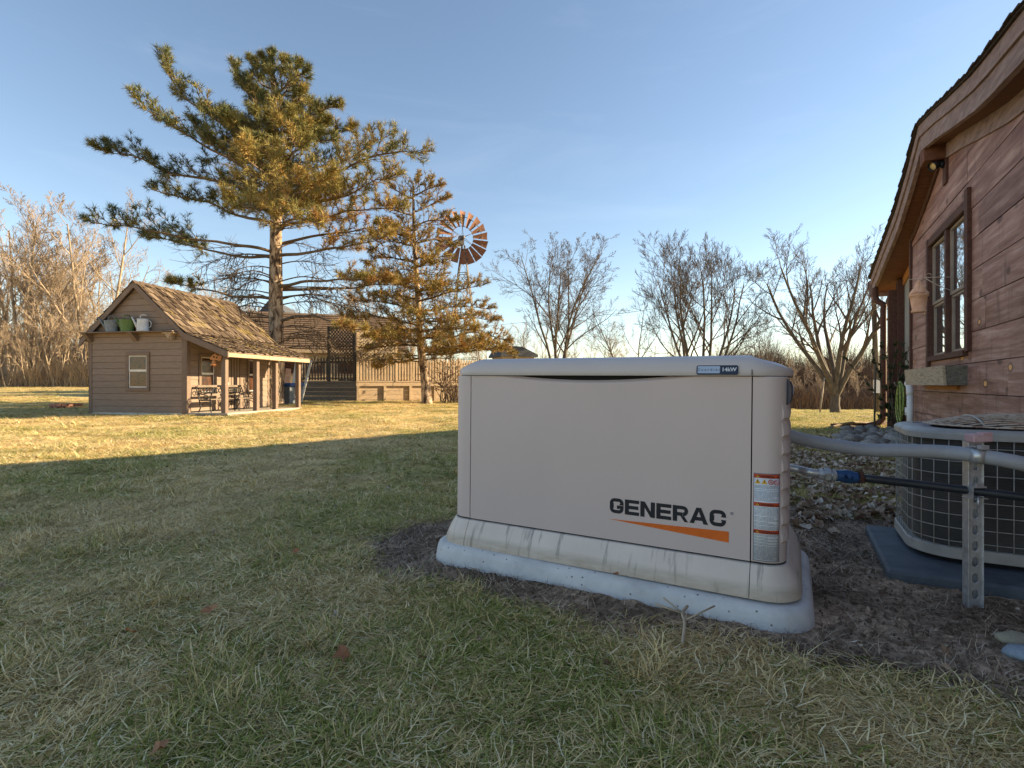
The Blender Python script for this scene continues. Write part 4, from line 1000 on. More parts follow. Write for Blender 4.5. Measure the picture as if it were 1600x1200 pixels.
MT['tanboard'] = M('bleached_planter_front', [(0.3, (0.22,0.165,0.11)), (0.5, (0.42,0.335,0.24)), (0.75, (0.50,0.42,0.32))], 6, (5,1.2,9), rough=0.85, bump=0.35, dist=0.8)
# planter box under the window
def toW(u, s, z): return Matrix.Rotation(-A0, 3, 'Z') @ Vector((u, s, z))
pb = thing('window_planter', 'weathered grey wooden planter box fixed below the brown house window', 'planter', toW(UW, 6.04, 0.668), -A0)
Lb = 1.86; mb = MB(); vs = [(-0.183,0,0.18),(-0.160,0,0.18),(-0.150,0,0),(-0.173+0.0,0,0)]
hB = 0.18
def slab4(mb, P, Q): mb.add(list(P)+list(Q), [(0,1,2,3),(7,6,5,4),(0,4,5,1),(1,5,6,2),(2,6,7,3),(3,7,4,0)])
slab4(mb, [(-0.185,-0.004,hB),(-0.163,-0.004,hB),(-0.150,-0.004,0),(-0.172,-0.004,0)], [(-0.185,Lb,hB),(-0.163,Lb,hB),(-0.150,Lb,0),(-0.172,Lb,0)]); mb.build('front_board', MT['tanboard'], pb)
for y in (0, Lb-0.02):
    mb = MB(); slab4(mb, [(-0.162,y,hB-0.002),(0.0,y,hB-0.002),(0.0,y,0.001),(-0.150,y,0.001)], [(-0.162,y+0.02,hB-0.002),(0,y+0.02,hB-0.002),(0,y+0.02,0.001),(-0.150,y+0.02,0.001)]); mb.build('end_board', MT['greyboard'], pb)
mb = MB(); mb.box(-0.15, -0.001, 0.02, Lb-0.02, 0.0, 0.02); mb.build('base_board', MT['greyboard'], pb)
mb = MB(); mb.box(-0.03, -0.006, 0.25, Lb-0.35, -0.045, -0.002); mb.build('cleat', MT['orangewood'], pb)
mb = MB(); mb.box(-0.15, -0.003, 0.021, Lb-0.021, 0.02, 0.13); mb.build('soil', MT['dark'], pb)
# hanging pot on a wire bracket
sP = 6.66
hp = thing('hanging_pot', 'terracotta pot with a broken cone lid hanging from a wire bracket by the window', 'pot', toW(1.10, sP, 1.405), -A0)
mb = MB(); mb.lathe([(0.0,0.0),(0.060,0.0),(0.064,0.004),(0.064,0.020),(0.056,0.024),(0.068,0.110),(0.074,0.158),(0.082,0.160),(0.084,0.185),(0.078,0.190),(0.068,0.186),(0.0,0.175)], 20); mb.build('pot', MT['terra'], hp)
mb = MB(); rng = random.Random(8)
n = 14; vs = []
for j, (r, z) in enumerate([(0.088,0.190),(0.070,0.215),(0.040,0.262),(0.024,0.292),(0.004,0.330)]):
    for i in range(n): a = 2*PI*i/n; w_ = 1+0.30*mnoise.noise(Vector((i*1.3, j*2.1, 0))); vs.append((r*w_*math.cos(a), r*w_*math.sin(a), z+0.012*mnoise.noise(Vector((i, j, 5)))))
fs = [(j*n+i, j*n+(i+1) % n, (j+1)*n+(i+1) % n, (j+1)*n+i) for j in range(4) for i in range(n)]+[tuple(4*n+i for i in range(n))]
mb.add(vs, fs); mb.build('cone_lid', MT['terra'], hp)
br = thing('wire_bracket', 'thin rusty wire bracket reaching from the window frame to the hanging pot', 'bracket', toW(UW, sP, 1.74), -A0)
mb = MB(); mb.tube([(0,0,0), (-0.14,0,0.012), (-0.33,0,0.006)], 0.004, 5); mb.build('arm', MT['rustwire'], br)
mb = MB(); mb.tube([(0,0,-0.13), (-0.10,0,-0.07), (-0.2,0,0.008)], 0.004, 5); mb.build('brace', MT['rustwire'], br)
mb = MB(); mb.tube([(-0.17+0.022*math.cos(t), 0, 0.03+0.022*math.sin(t)) for t in np.linspace(0, 5.5, 12)], 0.0025, 5); mb.build('curl', MT['rustwire'], br)
mb = MB(); mb.tube([(-0.25,0,0.006), (-0.255,0,-0.005)], 0.003, 5); mb.build('hook', MT['rustwire'], br)
# pvc pipe, hose, downspout
pv = thing('vent_pipe', 'white plastic pipe with an elbow standing against the house wall', 'pipe', toW(UW-0.07, 8.28, -0.02), -A0)
mb = MB(); mb.tube([(0,0,0.05), (0,0,0.60)], 0.036, 14); mb.build('upright', MT['pvc'], pv)
mb = MB(); mb.tube([(0,0,0.565),(0,0,0.60),(0,0.010,0.635),(0,0.045,0.675),(0,0.10,0.70),(0,0.15,0.705)], [0.041,0.041,0.040,0.040,0.041,0.041], 14); mb.build('elbow', MT['pvc'], pv)
mb = MB(); mb.tube([(-0.02,0.07,0.30),(-0.02,0.07,0.40)], 0.026, 10); mb.build('cleanout_cap', MT['pvc'], pv)
ho = thing('garden_hose', 'coiled green garden hose hanging on the house corner above the stones', 'hose', toW(UW+0.02, 9.05, 0.66), -A0)
rng = random.Random(5)
for k in range(6):
    a_, b_ = 0.08+0.022*k, 0.15+0.022*k
    P_ = []
    off = rng.uniform(-0.03, 0.03); dz = rng.uniform(-0.03, 0.02)
    for i in range(26):
        t = 2*PI*i/26; P_.append((-0.035-0.012*k+0.006*math.sin(2*t+k), off+a_*math.cos(t)*(1-0.2*math.sin(t)), -0.22+dz+ (b_+0.035)*math.sin(t)))
    mb = MB(); mb.tube(P_, 0.0095, 7, closed=True); mb.build('coil', MT['hose'], ho)
mb = MB(); mb.tube([(0,0,0.0),(-0.06,0,0.01),(-0.14,0,0.0),(-0.15,0,0.05)], 0.008, 6); mb.build('hook', MT['sash'], ho)
ds = thing('downspout', 'brown round downspout at the back corner of the house', 'pipe', toW(U2-0.24, 10.44, 0.0), -A0)
e = RZ[-1]-0.2
mb = MB(); mb.tube(catmull([(-0.10,0.05,e),(-0.10,0.05,e-0.12),(-0.08,0.03,e-0.22),(-0.0,0,e-0.30),(0,0,e-0.42),(0,0,1.2),(0,0,0.25),(-0.02,0.0,0.10),(-0.12,0,0.02),(-0.32,0,-0.02),(-0.5,0,-0.03)], 5), 0.045, 10); mb.build('pipe', MT['trim'], ds)

# ------------------------------------------------------------------ playhouse
PA = R(10.0)
RX, RY = -6.78, 11.0
PO = Vector((RX, RY, 0)); zP = 0.045
ph = thing('garden_playhouse', 'small taupe playhouse with a mossy shake roof and an open side porch', 'playhouse', (RX, RY, zP), -PA)
WD, LEN, EV, APX, PX = 2.37, 2.72, 1.72, 2.80, 0.90      # width, length, eave height, apex, porch depth (local heights)
TH = EV; gx = -WD/2
def gtop(x): return APX-0.06-(APX-EV)/(WD/2)*abs(x-gx)
def lap_wall(x0, x1, zlo, zhi, topf, place, holes=(), pitch=0.134, name='siding_board', parent=ph, mat=None):
    z = zlo
    while z < zhi-0.01:
        z0, z1 = z, min(z+pitch, zhi); z += pitch
        segs = [(x0, x1)]
        for (a, b, c, d) in holes:
            if z1 > c+0.03 and z0 < d-0.03:
                ns = []
                for (p, q) in segs:
                    if b <= p or a >= q: ns.append((p, q)); continue
                    if a > p: ns.append((p, a))
                    if b < q: ns.append((b, q))
                segs = ns
        for (p, q) in segs:
            if q-p < 0.02: continue
            if topf:
                xs = [x for x in np.linspace(p, q, 60) if topf(x) > z0+0.005]
                if not xs: continue
                pl, ql = xs[0], xs[-1]; pt = [x for x in np.linspace(p, q, 60) if topf(x) > z1]
                poly = [(pl, z0), (ql, z0)]+([(pt[-1], z1-0.005), (pt[0], z1-0.005)] if pt else [((pl+ql)/2, topf((pl+ql)/2))])
            else: poly = [(p, z0), (q, z0), (q, z1-0.005), (p, z1-0.005)]
            mb = MB()
            mb.prism(poly, lambda a, b: place(a, b, 0.022-0.009*(b-z0)/pitch), lambda a, b: place(a, b, -0.01))
            mb.build(name, mat or MT['ph'], parent)
front = lambda a, b, o: Vector((a, -o, b))
sidew = lambda a, b, o: Vector((o, a, b))
w0 = (-1.385, -0.775, 0.60, 1.27)          # front window hole (x0,x1,z0,z1)
w0 = (-1.40, -0.93, 0.56, 1.24)
lap_wall(-WD, 0, 0.03, APX, gtop, front, [w0])
wins = [(0.35,0.76,0.46,1.22), (1.90,2.24,0.46,1.22)]; door = (1.05,1.64,0.03,1.30)
lap_wall(0.0, LEN, 0.06, EV-0.02, None, sidew, wins+[door])
mb = MB()
# inner shell with openings left dark
mb.box(-WD+0.05, -0.02, LEN-0.04, LEN, 0, EV); mb.box(-WD+0.01, -WD+0.05, 0.02, LEN, 0, EV)
mb.box(-WD+0.05, -0.05, 0.35, LEN-0.05, 0.0, 0.05)
for (a, b, c, d) in ((-WD+0.02, w0[0], 0.02, 1.9), (w0[1], -0.02, 0.02, 1.9)): mb.box(a, b, 0.012, 0.03, c, min(d, EV))
mb.box(w0[0], w0[1], 0.012, 0.03, 0.02, w0[2]); mb.box(w0[0], w0[1], 0.012, 0.03, w0[3], EV)
mb.prism([(-WD+0.08, EV), (-0.08, EV), (gx, APX-0.16)], lambda a, b: Vector((a, 0.0105, b)), lambda a, b: Vector((a, 0.03, b)))
mb.build('wall_backing', MT['dark'], ph)
mb = MB(); mb.box(-0.035, -0.012, 0.05, LEN-0.05, 0.02, EV); mb.build('wall_backing', MT['dark'], ph)
MT['interior'] = flat('dim_interior', (0.10,0.045,0.02), 0.9)
def pbox(nm, x0, x1, y0, y1, z0, z1, mat=None, ch=0.004, parent=ph): mb = MB(); mb.box(x0, x1, y0, y1, z0, z1, ch=ch); return mb.build(nm, mat or MT['phtrim'], parent)
# corner boards
pbox('corner_board', -WD-0.02, -WD+0.055, -0.028, -0.0201, 0, EV); pbox('corner_board', -0.10, 0.0, -0.030, -0.0201, 0, EV+0.0); pbox('corner_board', 0.0, 0.028, -0.030, 0.075, 0, EV); pbox('corner_board', -WD-0.028, -WD-0.001, -0.028, 0.09, 0, EV)
pbox('corner_board', 0.0, 0.027, LEN-0.08, LEN, 0.05, EV)
# windows
def small_window(face, a, b, c, d, curtain=True):
    P3 = (lambda x0, x1, o0, o1, z0, z1: (x0, x1, -o1, -o0, z0, z1)) if face == 'f' else (lambda x0, x1, o0, o1, z0, z1: (o0, o1, x0, x1, z0, z1))
    t = 0.075
    w_ = pbox('window', *P3(a-t+0.02, b+t-0.02, 0.0195, 0.045, d-0.004, d+t))
    pbox('window_trim', *P3(a-t+0.02, a+0.012, 0.0195, 0.043, c-0.004, d-0.006), parent=w_); pbox('window_trim', *P3(b-0.012, b+t-0.02, 0.0195, 0.043, c-0.004, d-0.006), parent=w_)
    pbox('window_sill', *P3(a-t+0.02, b+t-0.02, 0.0195, 0.050, c-t, c-0.006), parent=w_)
    m_ = (c+d)/2+0.02; mb = MB(); s_ = 0.022
    for (z0, z1, o) in ((c, m_, 0.008), (m_, d, 0.014)):
        mb.box(*P3(a+0.012, a+0.012+s_, o, o+0.012, z0, z1)); mb.box(*P3(b-0.012-s_, b-0.012, o, o+0.012, z0, z1)); mb.box(*P3(a+0.034, b-0.034, o, o+0.012, z0, z0+s_)); mb.box(*P3(a+0.034, b-0.034, o, o+0.012, z1-s_, z1))
    mb.build('sash', MT['white'], w_)
    for (z0, z1, o) in ((c+s_, m_-s_, 0.012), (m_+s_, d-s_, 0.018)):
        mb = MB(); mb.box(*P3(a+0.03, b-0.03, o, o+0.003, z0-0.002, z1+0.002)); mb.build('window_pane', MT['glassbrown'], w_)
    return w_
small_window('f', *w0)
for w_ in wins: small_window('s', *w_)
# door
dr = pbox('door', 0.004, 0.020, door[0]+0.06, door[1]-0.06, 0.07, door[3]-0.06, MT['ph'])
for k in range(4):
    y = door[0]+0.06+(k+1)*(door[1]-door[0]-0.12)/5; pbox('door_batten', 0.0195, 0.026, y-0.006, y+0.006, 0.08, door[3]-0.07, MT['dark'], 0.001, dr)
pbox('door_trim', 0.0, 0.034, door[0], door[0]+0.055, 0.06, door[3]); pbox('door_trim', 0.0, 0.034, door[1]-0.055, door[1], 0.06, door[3]); pbox('door_trim', 0.0, 0.034, door[0]+0.055, door[1]-0.055, door[3]-0.055, door[3])
mb = MB(); mb.tube([(0.02, door[0]+0.12, 0.66), (0.05, door[0]+0.12, 0.66)], 0.012, 8); mb.tube([(0.05, door[0]+0.12, 0.66), (0.052, door[0]+0.12, 0.58)], 0.008, 6); mb.build('door_handle', MT['white'], dr)
# roof: underside deck, shakes
OV = 0.09
def slope_pt(side, d, y):         # d = distance along x away from the ridge, main slopes then porch slope
    if side < 0 or d <= WD/2+0.03: return Vector((gx+side*d, y, APX-(APX-EV)/(WD/2)*d))
    e = d-(WD/2+0.03); return Vector((gx+side*d, y, EV-0.027-0.385*e))
DR = WD/2+PX+0.14; DL = WD/2+0.15
mb = MB()
for side, pts_ in ((1, (0, WD/2+0.03)), (1, (WD/2+0.03, DR)), (-1, (0, DL))):
    a0_, a1_ = slope_pt(side, pts_[0]+(1e-4 if pts_[0] else 0), -OV), slope_pt(side, pts_[1], -OV)
    b0_, b1_ = slope_pt(side, pts_[0]+(1e-4 if pts_[0] else 0), LEN+OV+0.1), slope_pt(side, pts_[1], LEN+OV+0.1)
    dn = Vector((0,0,-0.022)); slab4(mb, [a0_, a1_, a1_+dn, a0_+dn], [b0_, b1_, b1_+dn, b0_+dn])
mb.build('roof', MT['phtrim'], ph)
rng = random.Random(21); mb = MB()
def shakes(side, d0, d1, expo, top=False):
    rows = int((d1-d0)/expo)
    for r in range(rows+1):
        da = min(d1+0.03, d0+(r+1)*expo); db = max(d0, da-expo*1.7)
        y = -OV-0.03
        while y < LEN+OV+0.12:
            w_ = rng.uniform(0.05, 0.12); jit = rng.uniform(-0.03, 0.035); dd = min(da+jit, d1+0.045)
            P0 = slope_pt(side, max(1e-4, db), 0); P1 = slope_pt(side, dd, 0)
            nrm = Vector((-(P1.z-P0.z)*1, 0, (P1.x-P0.x))).normalized()
            if nrm.z < 0: nrm = -nrm
            t0, t1 = 0.006, 0.024+rng.uniform(0, 0.022)
            vs = []
            for yy in (y+0.003, min(y+w_-0.003, LEN+OV+0.14)):
                for P_, t_ in ((P0, t0), (P1, t1)): vs += [(P_+nrm*t_).xz, (P_+nrm*(t_-0.010)).xz]
            a, b, c_, d_ = y+0.006, y+w_-0.006, 0, 0
            V3 = [Vector((v[0], (a if i < 4 else b), v[1])) for i, v in enumerate(vs)]
            mb.add(V3, [(0,2,3,1),(4,5,7,6),(0,4,6,2),(2,6,7,3),(1,3,7,5),(0,1,5,4)], rng.random())
            y += w_
shakes(1, 0.0, WD/2+0.03, 0.15); shakes(1, WD/2+0.03, DR, 0.10); shakes(-1, 0.0, DL, 0.125)
mb.build('roof_shakes', MT['shake'], ph, kind='stuff')
mb = MB(); y = -OV-0.05
k = 0
while y < LEN+OV+0.1:
    slab4(mb, [Vector((gx-0.09,y,APX-0.065)), Vector((gx,y,APX+0.022+0.008*(k%2))), Vector((gx+0.09,y,APX-0.065)), Vector((gx,y,APX-0.01))], [Vector((gx-0.09,y+0.2,APX-0.06)), Vector((gx,y+0.2,APX+0.014)), Vector((gx+0.09,y+0.2,APX-0.06)), Vector((gx,y+0.2,APX-0.01))]); y += 0.17; k += 1
mb.build('ridge_cap', MT['shake'], ph)
# rake boards
for side, d0, d1 in ((1, 0.0, WD/2+0.03), (-1, 0.0, DL+0.02), (1, WD/2+0.031, DR+0.01)):
    mb = MB(); a, b = slope_pt(side, max(d0, 1e-4), -OV-0.028), slope_pt(side, d1, -OV-0.028); h = Vector((0,0,0.125)); y = Vector((0,0.028,0)); u_ = Vector((0,0,-0.003))
    slab4(mb, [a+u_, b+u_, b+u_-h, a+u_-h], [a+y+u_, b+y+u_, b+y+u_-h, a+y+u_-h]); mb.build('rake_board', MT['phtrim'], ph)
# porch
ez = slope_pt(1, DR, 0).z
xe = gx+DR
pbox('porch_fascia', xe-0.03, xe-0.002, -OV, 1.25, ez-0.115, ez-0.03, MT['decklit']); pbox('porch_fascia', xe-0.03, xe+0.002, 1.253, LEN+OV+0.1, ez-0.12, ez-0.032, MT['decklit'])
for y in (0.0, 0.995, 1.69, 2.64):
    pbox('porch_post', PX-0.10, PX, y, y+0.095, 0.03, ez-0.03+0.01, MT['phtrim'])
pbox('porch_beam', PX-0.095, PX-0.01, 0.1, LEN, ez-0.115, ez-0.032)
for k in range(9):
    x0 = 0.035+k*0.104; pbox('porch_board', x0, x0+0.10, -0.02, LEN, 0.0, 0.035, MT['porch'], 0.003)
pbox('porch_skirt', PX+0.075, PX+0.085, -0.02, LEN, -0.10, -0.005, MT['porch']); pbox('porch_skirt', 0.03, PX+0.074, -0.02, -0.008, -0.10, -0.005, MT['phtrim'])
mb = MB(); mb.box(-WD, 0.03, 0.0, LEN, -0.12, 0.028); mb.build('foundation', MT['concrete'], ph)
mb = MB(); mb.box(0.03, PX, 0.0, LEN, ez+0.0, ez+0.002); 
# gable shelf
sz = EV-0.005
pbox('shelf', -WD-0.06, -0.16, -0.22, -0.022, sz, sz+0.022); 
for x in (-WD+0.03, -1.20):
    mb = MB(); mb.prism([(0, 0), (-0.19, 0), (-0.03, -0.17), (0, -0.17)], lambda a, b: Vector((x-0.05, a-0.021, b+sz-0.002)), lambda a, b: Vector((x+0.05, a-0.021, b+sz-0.002))); mb.build('shelf_bracket', MT['phtrim'], ph)
bracket = thing('corner_shelf', 'tiny pale bracket shelf at the right end of the gable ledge', 'shelf', ph.matrix_world @ Vector((0,0,0)), -PA)
def pw(x, y, z): return Matrix.Rotation(-PA, 3, 'Z') @ Vector((x, y, z))+Vector((RX, RY, zP))
bracket.location = pw(-0.27, -0.021, EV-0.06)
mb = MB(); mb.box(-0.16, 0.12, -0.16, -0.0, 0.02, 0.045, ch=0.003); mb.build('shelf_board', MT['decklit'], bracket)
mb = MB(); mb.prism([(-0.10, 0.018), (0.03, 0.018), (-0.02, -0.10)], lambda a, b: Vector((a, -0.155, b)), lambda a, b: Vector((a, -0.12, b))); mb.prism([(-0.02, 0.018), (0.02, 0.018), (0.02, -0.10), (-0.02, -0.10)], lambda a, b: Vector((a, -0.12, b)), lambda a, b: Vector((a, -0.002, b))); mb.build('shelf_brace', MT['decklit'], bracket)
# watering cans
def can(name, label, x, mat, rb, rt, h, spout, hand, seedr):
    c = thing(name, label, 'watering can', pw(x, -0.125, sz+0.023), -PA+seedr, 'watering cans on the playhouse ledge')
    mb = MB(); mb.lathe([(0, 0), (rb, 0), (rb+0.004, 0.008), (rb, 0.016), (rt, h*0.93), (rt+0.004, h), (rt-0.006, h), (rt-0.012, h*0.9), (0, h*0.88)], 20, m=Matrix.Diagonal((1, 0.7, 1, 1))); mb.build('body', mat, c)
    mb = MB(); mb.tube(spout, [0.035, 0.024, 0.014, 0.018][:len(spout)], 8); mb.build('spout', mat, c)
    mb = MB(); mb.tube(catmull(hand, 5), 0.010, 6); mb.build('handle', mat, c)
    return c
can('watering_can', 'dull grey metal watering can, leftmost on the playhouse ledge', -1.70, MT['galv_can'], 0.115, 0.155, 0.24, [(-0.10,0,0.05),(-0.18,0,0.16),(-0.25,0,0.26),(-0.29,0,0.31)], [(-0.06,0,0.23),(-0.07,0,0.31),(0,0,0.345),(0.07,0,0.31),(0.06,0,0.23)], 0.2)
can('watering_can', 'green watering can in the middle of the playhouse ledge', -1.32, MT['green_can'], 0.13, 0.165, 0.25, [(-0.11,0,0.05),(-0.18,0,0.17),(-0.24,0,0.25),(-0.27,0,0.29)], [(0.0,-0.09,0.24),(0.0,-0.07,0.33),(0.0,0.0,0.345),(0.0,0.07,0.33),(0.0,0.09,0.24)], 0.1)
wc3 = can('watering_can', 'pale enamel watering can, rightmost on the playhouse ledge', -0.94, MT['white_can'], 0.125, 0.115, 0.26, [(-0.10,0,0.06),(-0.16,0,0.17),(-0.22,0,0.27),(-0.235,0,0.30)], [(-0.05,0,0.25),(-0.05,0,0.32),(0.0,0,0.345),(0.09,0,0.335)], 0.15)
mb = MB(); mb.tube(catmull([(0.115,0,0.22),(0.17,0,0.20),(0.17,0,0.11),(0.125,0,0.07)], 5), 0.009, 6)
o = mb.build('side_handle', MT['white_can'], wc3)
# bell with bracket on the first porch post
be = thing('hanging_bell', 'rusty orange bell on an ornate bracket fixed to the first porch post', 'bell', pw(PX-0.12, -0.03, 1.02), -PA)
mb = MB(); mb.lathe([(0.0,0.10),(0.02,0.095),(0.035,0.06),(0.045,0.02),(0.075,-0.02),(0.07,-0.022),(0.0,-0.01)], 14, m=Matrix.Translation((-0.12,0,0.02))); mb.build('bell', MT['copper'], be)
mb = MB(); mb.tube([(-0.12,0,0.0),(-0.12,0,-0.045)], 0.01, 6); mb.build('clapper', MT['copper'], be)
mb = MB()
for cx_, cz_, r_ in ((-0.05,0.16,0.035),(-0.12,0.17,0.04),(-0.17,0.15,0.025),(-0.0,0.13,0.03),(0.02,0.17,0.025),(-0.09,0.21,0.02)): mb.tube([(cx_+r_*math.cos(t), 0, cz_+r_*math.sin(t)) for t in np.linspace(0, 2*PI, 10)[:-1]], 0.012, 5, closed=True)
mb.tube([(0.04,0,0.12),(-0.2,0,0.12)], 0.010, 5); mb.build('bracket', MT['copper'], be)
MT['benchwood'] = M('old_bench_wood', [(0.3, (0.14,0.11,0.085)), (0.7, (0.24,0.19,0.15))], 8, rough=0.8)
# iron bench
def bench(name, label, loc, rz, L=0.78, sc=0.62):
    b_ = thing(name, label, 'bench', loc, rz)
    for sx in (-L/2, L/2):
        mb = MB(); D = 0.26
        mb.tube(catmull([(sx,0.0,0.0),(sx,0.03,0.10),(sx,0.0,0.19),(sx,0.03,0.27),(sx,-0.0,0.38),(sx,-0.02,0.42)], 3), 0.013, 5)
        mb.tube(catmull([(sx,D+0.05,0.0),(sx,D,0.10),(sx,D+0.02,0.22),(sx,D+0.06,0.38),(sx,D+0.11,0.55)], 3), 0.013, 5)
        mb.tube(catmull([(sx,-0.02,0.40),(sx,0.08,0.415),(sx,0.18,0.38),(sx,D+0.06,0.40)], 3), 0.013, 5); mb.tube([(sx,0.0,0.25),(sx,D,0.25)], 0.012, 5)
        mb.tube([(sx, 0.13+0.06*math.cos(t), 0.32+0.04*math.sin(t)) for t in np.linspace(0, 2*PI, 9)[:-1]], 0.009, 5, closed=True)
        mb.tube([(sx, 0.13+0.09*math.cos(t), 0.14+0.07*math.sin(t)) for t in np.linspace(0.2, 2.9, 7)], 0.009, 5)
        mb.build('cast_end', MT['iron'], b_)
    for k in range(4):
        y = 0.01+k*0.07; mb = MB(); mb.box(-L/2, L/2, y, y+0.055, 0.262, 0.28, ch=0.003); mb.build('seat_slat', MT['benchwood'], b_)
    for k in (0, 3):
        z = 0.34+k*0.062; mb = MB(); mb.box(-L/2+0.01, L/2-0.01, 0.28+k*0.018, 0.295+k*0.018, z, z+0.05, ch=0.003); mb.build('back_slat', MT['benchwood'], b_)
    mb = MB()
    for i in range(7):
        cx_ = -L/2+0.09+i*(L-0.18)/6; mb.tube([(cx_+0.045*math.cos(t), 0.305, 0.455+0.045*math.sin(t)) for t in np.linspace(0, 2*PI, 9)[:-1]], 0.010, 5, closed=True)
    mb.build('lattice_back', MT['iron'], b_)
    return b_
bench('garden_bench', 'small ornate iron and wood bench on the porch left of the bell post', pw(0.46, 0.50, 0.036), -PA+R(90), 0.72)
bench('garden_bench', 'smaller ornate iron bench just behind the bell post by the playhouse door', pw(0.44, 1.30, 0.036), -PA+R(90), 0.55)
# ivy on the end of the porch
# ------------------------------------------------------------------ pool deck
def obox(frame_o, ang, nm, parent, x0, x1, y0, y1, z0, z1, mat, ch=0.0): mb = MB(); mb.box(x0, x1, y0, y1, z0, z1, ch=ch); return mb.build(nm, mat, parent)
CX, CY = -5.31, 18.0; zD = gz(CX, CY)
def deck_run(name, label, ang, L, ltr, posts, shade_lat):
    d = thing(name, label, 'deck', (CX, CY, zD), ang)
    H = 0.62
    # fascia boards
    sgn = ltr
    X = lambda a: a*sgn
    def bx(nm, a, b, y0, y1, z0, z1, mat, ch=0.003): mb = MB(); mb.box(min(X(a),X(b)), max(X(a),X(b)), y0, y1, z0, z1, ch=ch); return mb.build(nm, mat, d)
    return d, bx, H
# lit right run
dk, bx, H = deck_run('pool_deck', 'raised weathered wooden deck with picket railing seen beyond the playhouse', R(30), 5.2, 1, None, False)
for k in range(4): bx('skirt_board', 0.06, 5.2, 0.03, 0.05, -0.1+k*0.155, -0.1+k*0.155+0.148, MT['decklit'])
bx('fascia_board', -0.02, 5.2, -0.05, 0.0, H-0.10, H+0.03, MT['decklit']); bx('fascia_board', -0.02, 5.2, -0.065, 0.0, H+0.033, H+0.085, MT['decklit'])
for a in (0.0, 0.93, 1.86, 2.8, 3.75, 4.7): bx('support_post', a, a+0.09, -0.045, 0.028, -0.12, H-0.103, MT['decklit'])
for k in range(30): bx('deck_board', 0.0, 5.2, 0.06+k*0.14, 0.06+k*0.14+0.135, H+0.05, H+0.08, MT['decklit'], 0)
for a in (0.0, 0.95, 1.9, 2.85, 3.8, 4.75): bx('rail_post', a, a+0.09, 0.01, 0.09, H+0.09, H+0.93, MT['decklit'])
bx('top_rail', 0.09, 5.2, 0.03, 0.07, H+0.68, H+0.76, MT['decklit']); bx('bottom_rail', 0.09, 5.2, 0.03, 0.07, H+0.16, H+0.22, MT['decklit'])
a = 0.13; pk = None
while a < 5.1:
    if pk is None:
        mb = MB(); mb.prism([(0,0),(0.062,0),(0.062,0.74),(0.045,0.79),(0.017,0.79),(0,0.74)], lambda p, q: Vector((p, 0.0, q)), lambda p, q: Vector((p, 0.022, q))); pk = mb.build('picket', MT['decklit'], dk); pk.location = (a, 0.005, H+0.10)
    else: o = pk.copy(); C.objects.link(o); o.location = (a, 0.005, H+0.10+0.01*math.sin(a*9))
    a += 0.105
def lattice(par, x0, x1, z0, z1, y, mat, step=0.105, w=0.022):
    mb = MB(); h = z1-z0; W_ = x1-x0
    def clip(xa, za, dx):
        # line from (xa,z0) going up with slope dx
        pts_ = []
        t0, t1 = 0.0, h
        lo, hi = (x0-xa)/dx, (x1-xa)/dx
        if lo > hi: lo, hi = hi, lo
        t0 = max(t0, lo); t1 = min(t1, hi)
        return (t0, t1) if t1-t0 > 0.03 else None
    for k, (dx, yy) in enumerate(((1, 0.0), (-1, 0.012))):
        xa = x0-h if dx > 0 else x0
        while xa < (x1 if dx > 0 else x1+h):
            c = clip(xa, z0, dx)
            if c: mb.beam((xa+dx*c[0], y+yy, z0+c[0]), (xa+dx*c[1], y+yy, z0+c[1]), w*1.5, 0.006, up=Vector((0,1,0)))
            xa += step*1.414
    return mb.build('lattice_slats', mat, par, kind='stuff')
bx('lattice_post', 1.36, 1.44, -0.01, 0.07, H+0.09, H+1.80, MT['decklit']); bx('lattice_post', 0.64, 0.70, -0.01, 0.05, H+0.85, H+1.80, MT['decklit']); bx('lattice_post', 0.0, 0.08, -0.01, 0.0099, H+0.09, H+1.92, MT['decklit'])
bx('lattice_rail', 0.08, 1.36, 0.0, 0.03, H+0.80, H+0.88, MT['decklit']); bx('lattice_rail', 0.08, 1.36, 0.0, 0.03, H+1.74, H+1.80, MT['decklit'])
MT['latlit'] = M('pale_lattice', [(0.3, (0.40,0.32,0.22)), (0.7, (0.52,0.42,0.30))], 6, rough=0.85, bump=0.2)  # lit copy of the lattice wood, sunlight put into its paler colour
MT['latshade'] = M('shaded_lattice', [(0.3, (0.05,0.04,0.035)), (0.7, (0.09,0.075,0.062))], 6, rough=0.85, bump=0.2)  # shaded copy of the lattice wood, darkened to stand for shade
MT['deckshade'] = M('shaded_deck_boards', [(0.3, (0.10,0.085,0.07)), (0.7, (0.18,0.155,0.13))], 5, (2,2,7), rough=0.85, bump=0.35, objrnd=0.14)  # copy of the deck boards with the wing's shade put into the colour
lattice(dk, 0.08, 1.36, H+0.88, H+1.74, 0.005, MT['latlit'], 0.085)
# left run away from the sun, shade put into its darker colours
dl, bx, H = deck_run('pool_deck_wing', 'shaded left wing of the wooden pool deck with tall shade-darkened lattice screen', R(-12), 2.1, -1, None, True)
for k in range(5): bx('skirt_board', 0.03, 2.3, 0.03, 0.05, -0.12+k*0.15, -0.12+k*0.15+0.143, MT['deckshade'])
bx('fascia_board', 0.03, 2.3, 0.0, 0.028, H+0.0, H+0.05, MT['deckshade'])
for k in range(8): bx('deck_board', 0.05, 2.3, 0.06+k*0.14, 0.06+k*0.14+0.135, H+0.05, H+0.08, MT['decklit'], 0)
for a in (0.06, 1.02, 2.1): bx('rail_post', a, a+0.09, 0.01, 0.09, H+0.06, H+(1.98 if a < 1.5 else 0.9), MT['latshade'])
bx('top_rail', 0.15, 2.3, 0.03, 0.07, H+0.70, H+0.76, MT['latshade']); bx('bottom_rail', 0.15, 2.3, 0.03, 0.07, H+0.14, H+0.20, MT['decklit'])
a = 0.20; pk2 = None
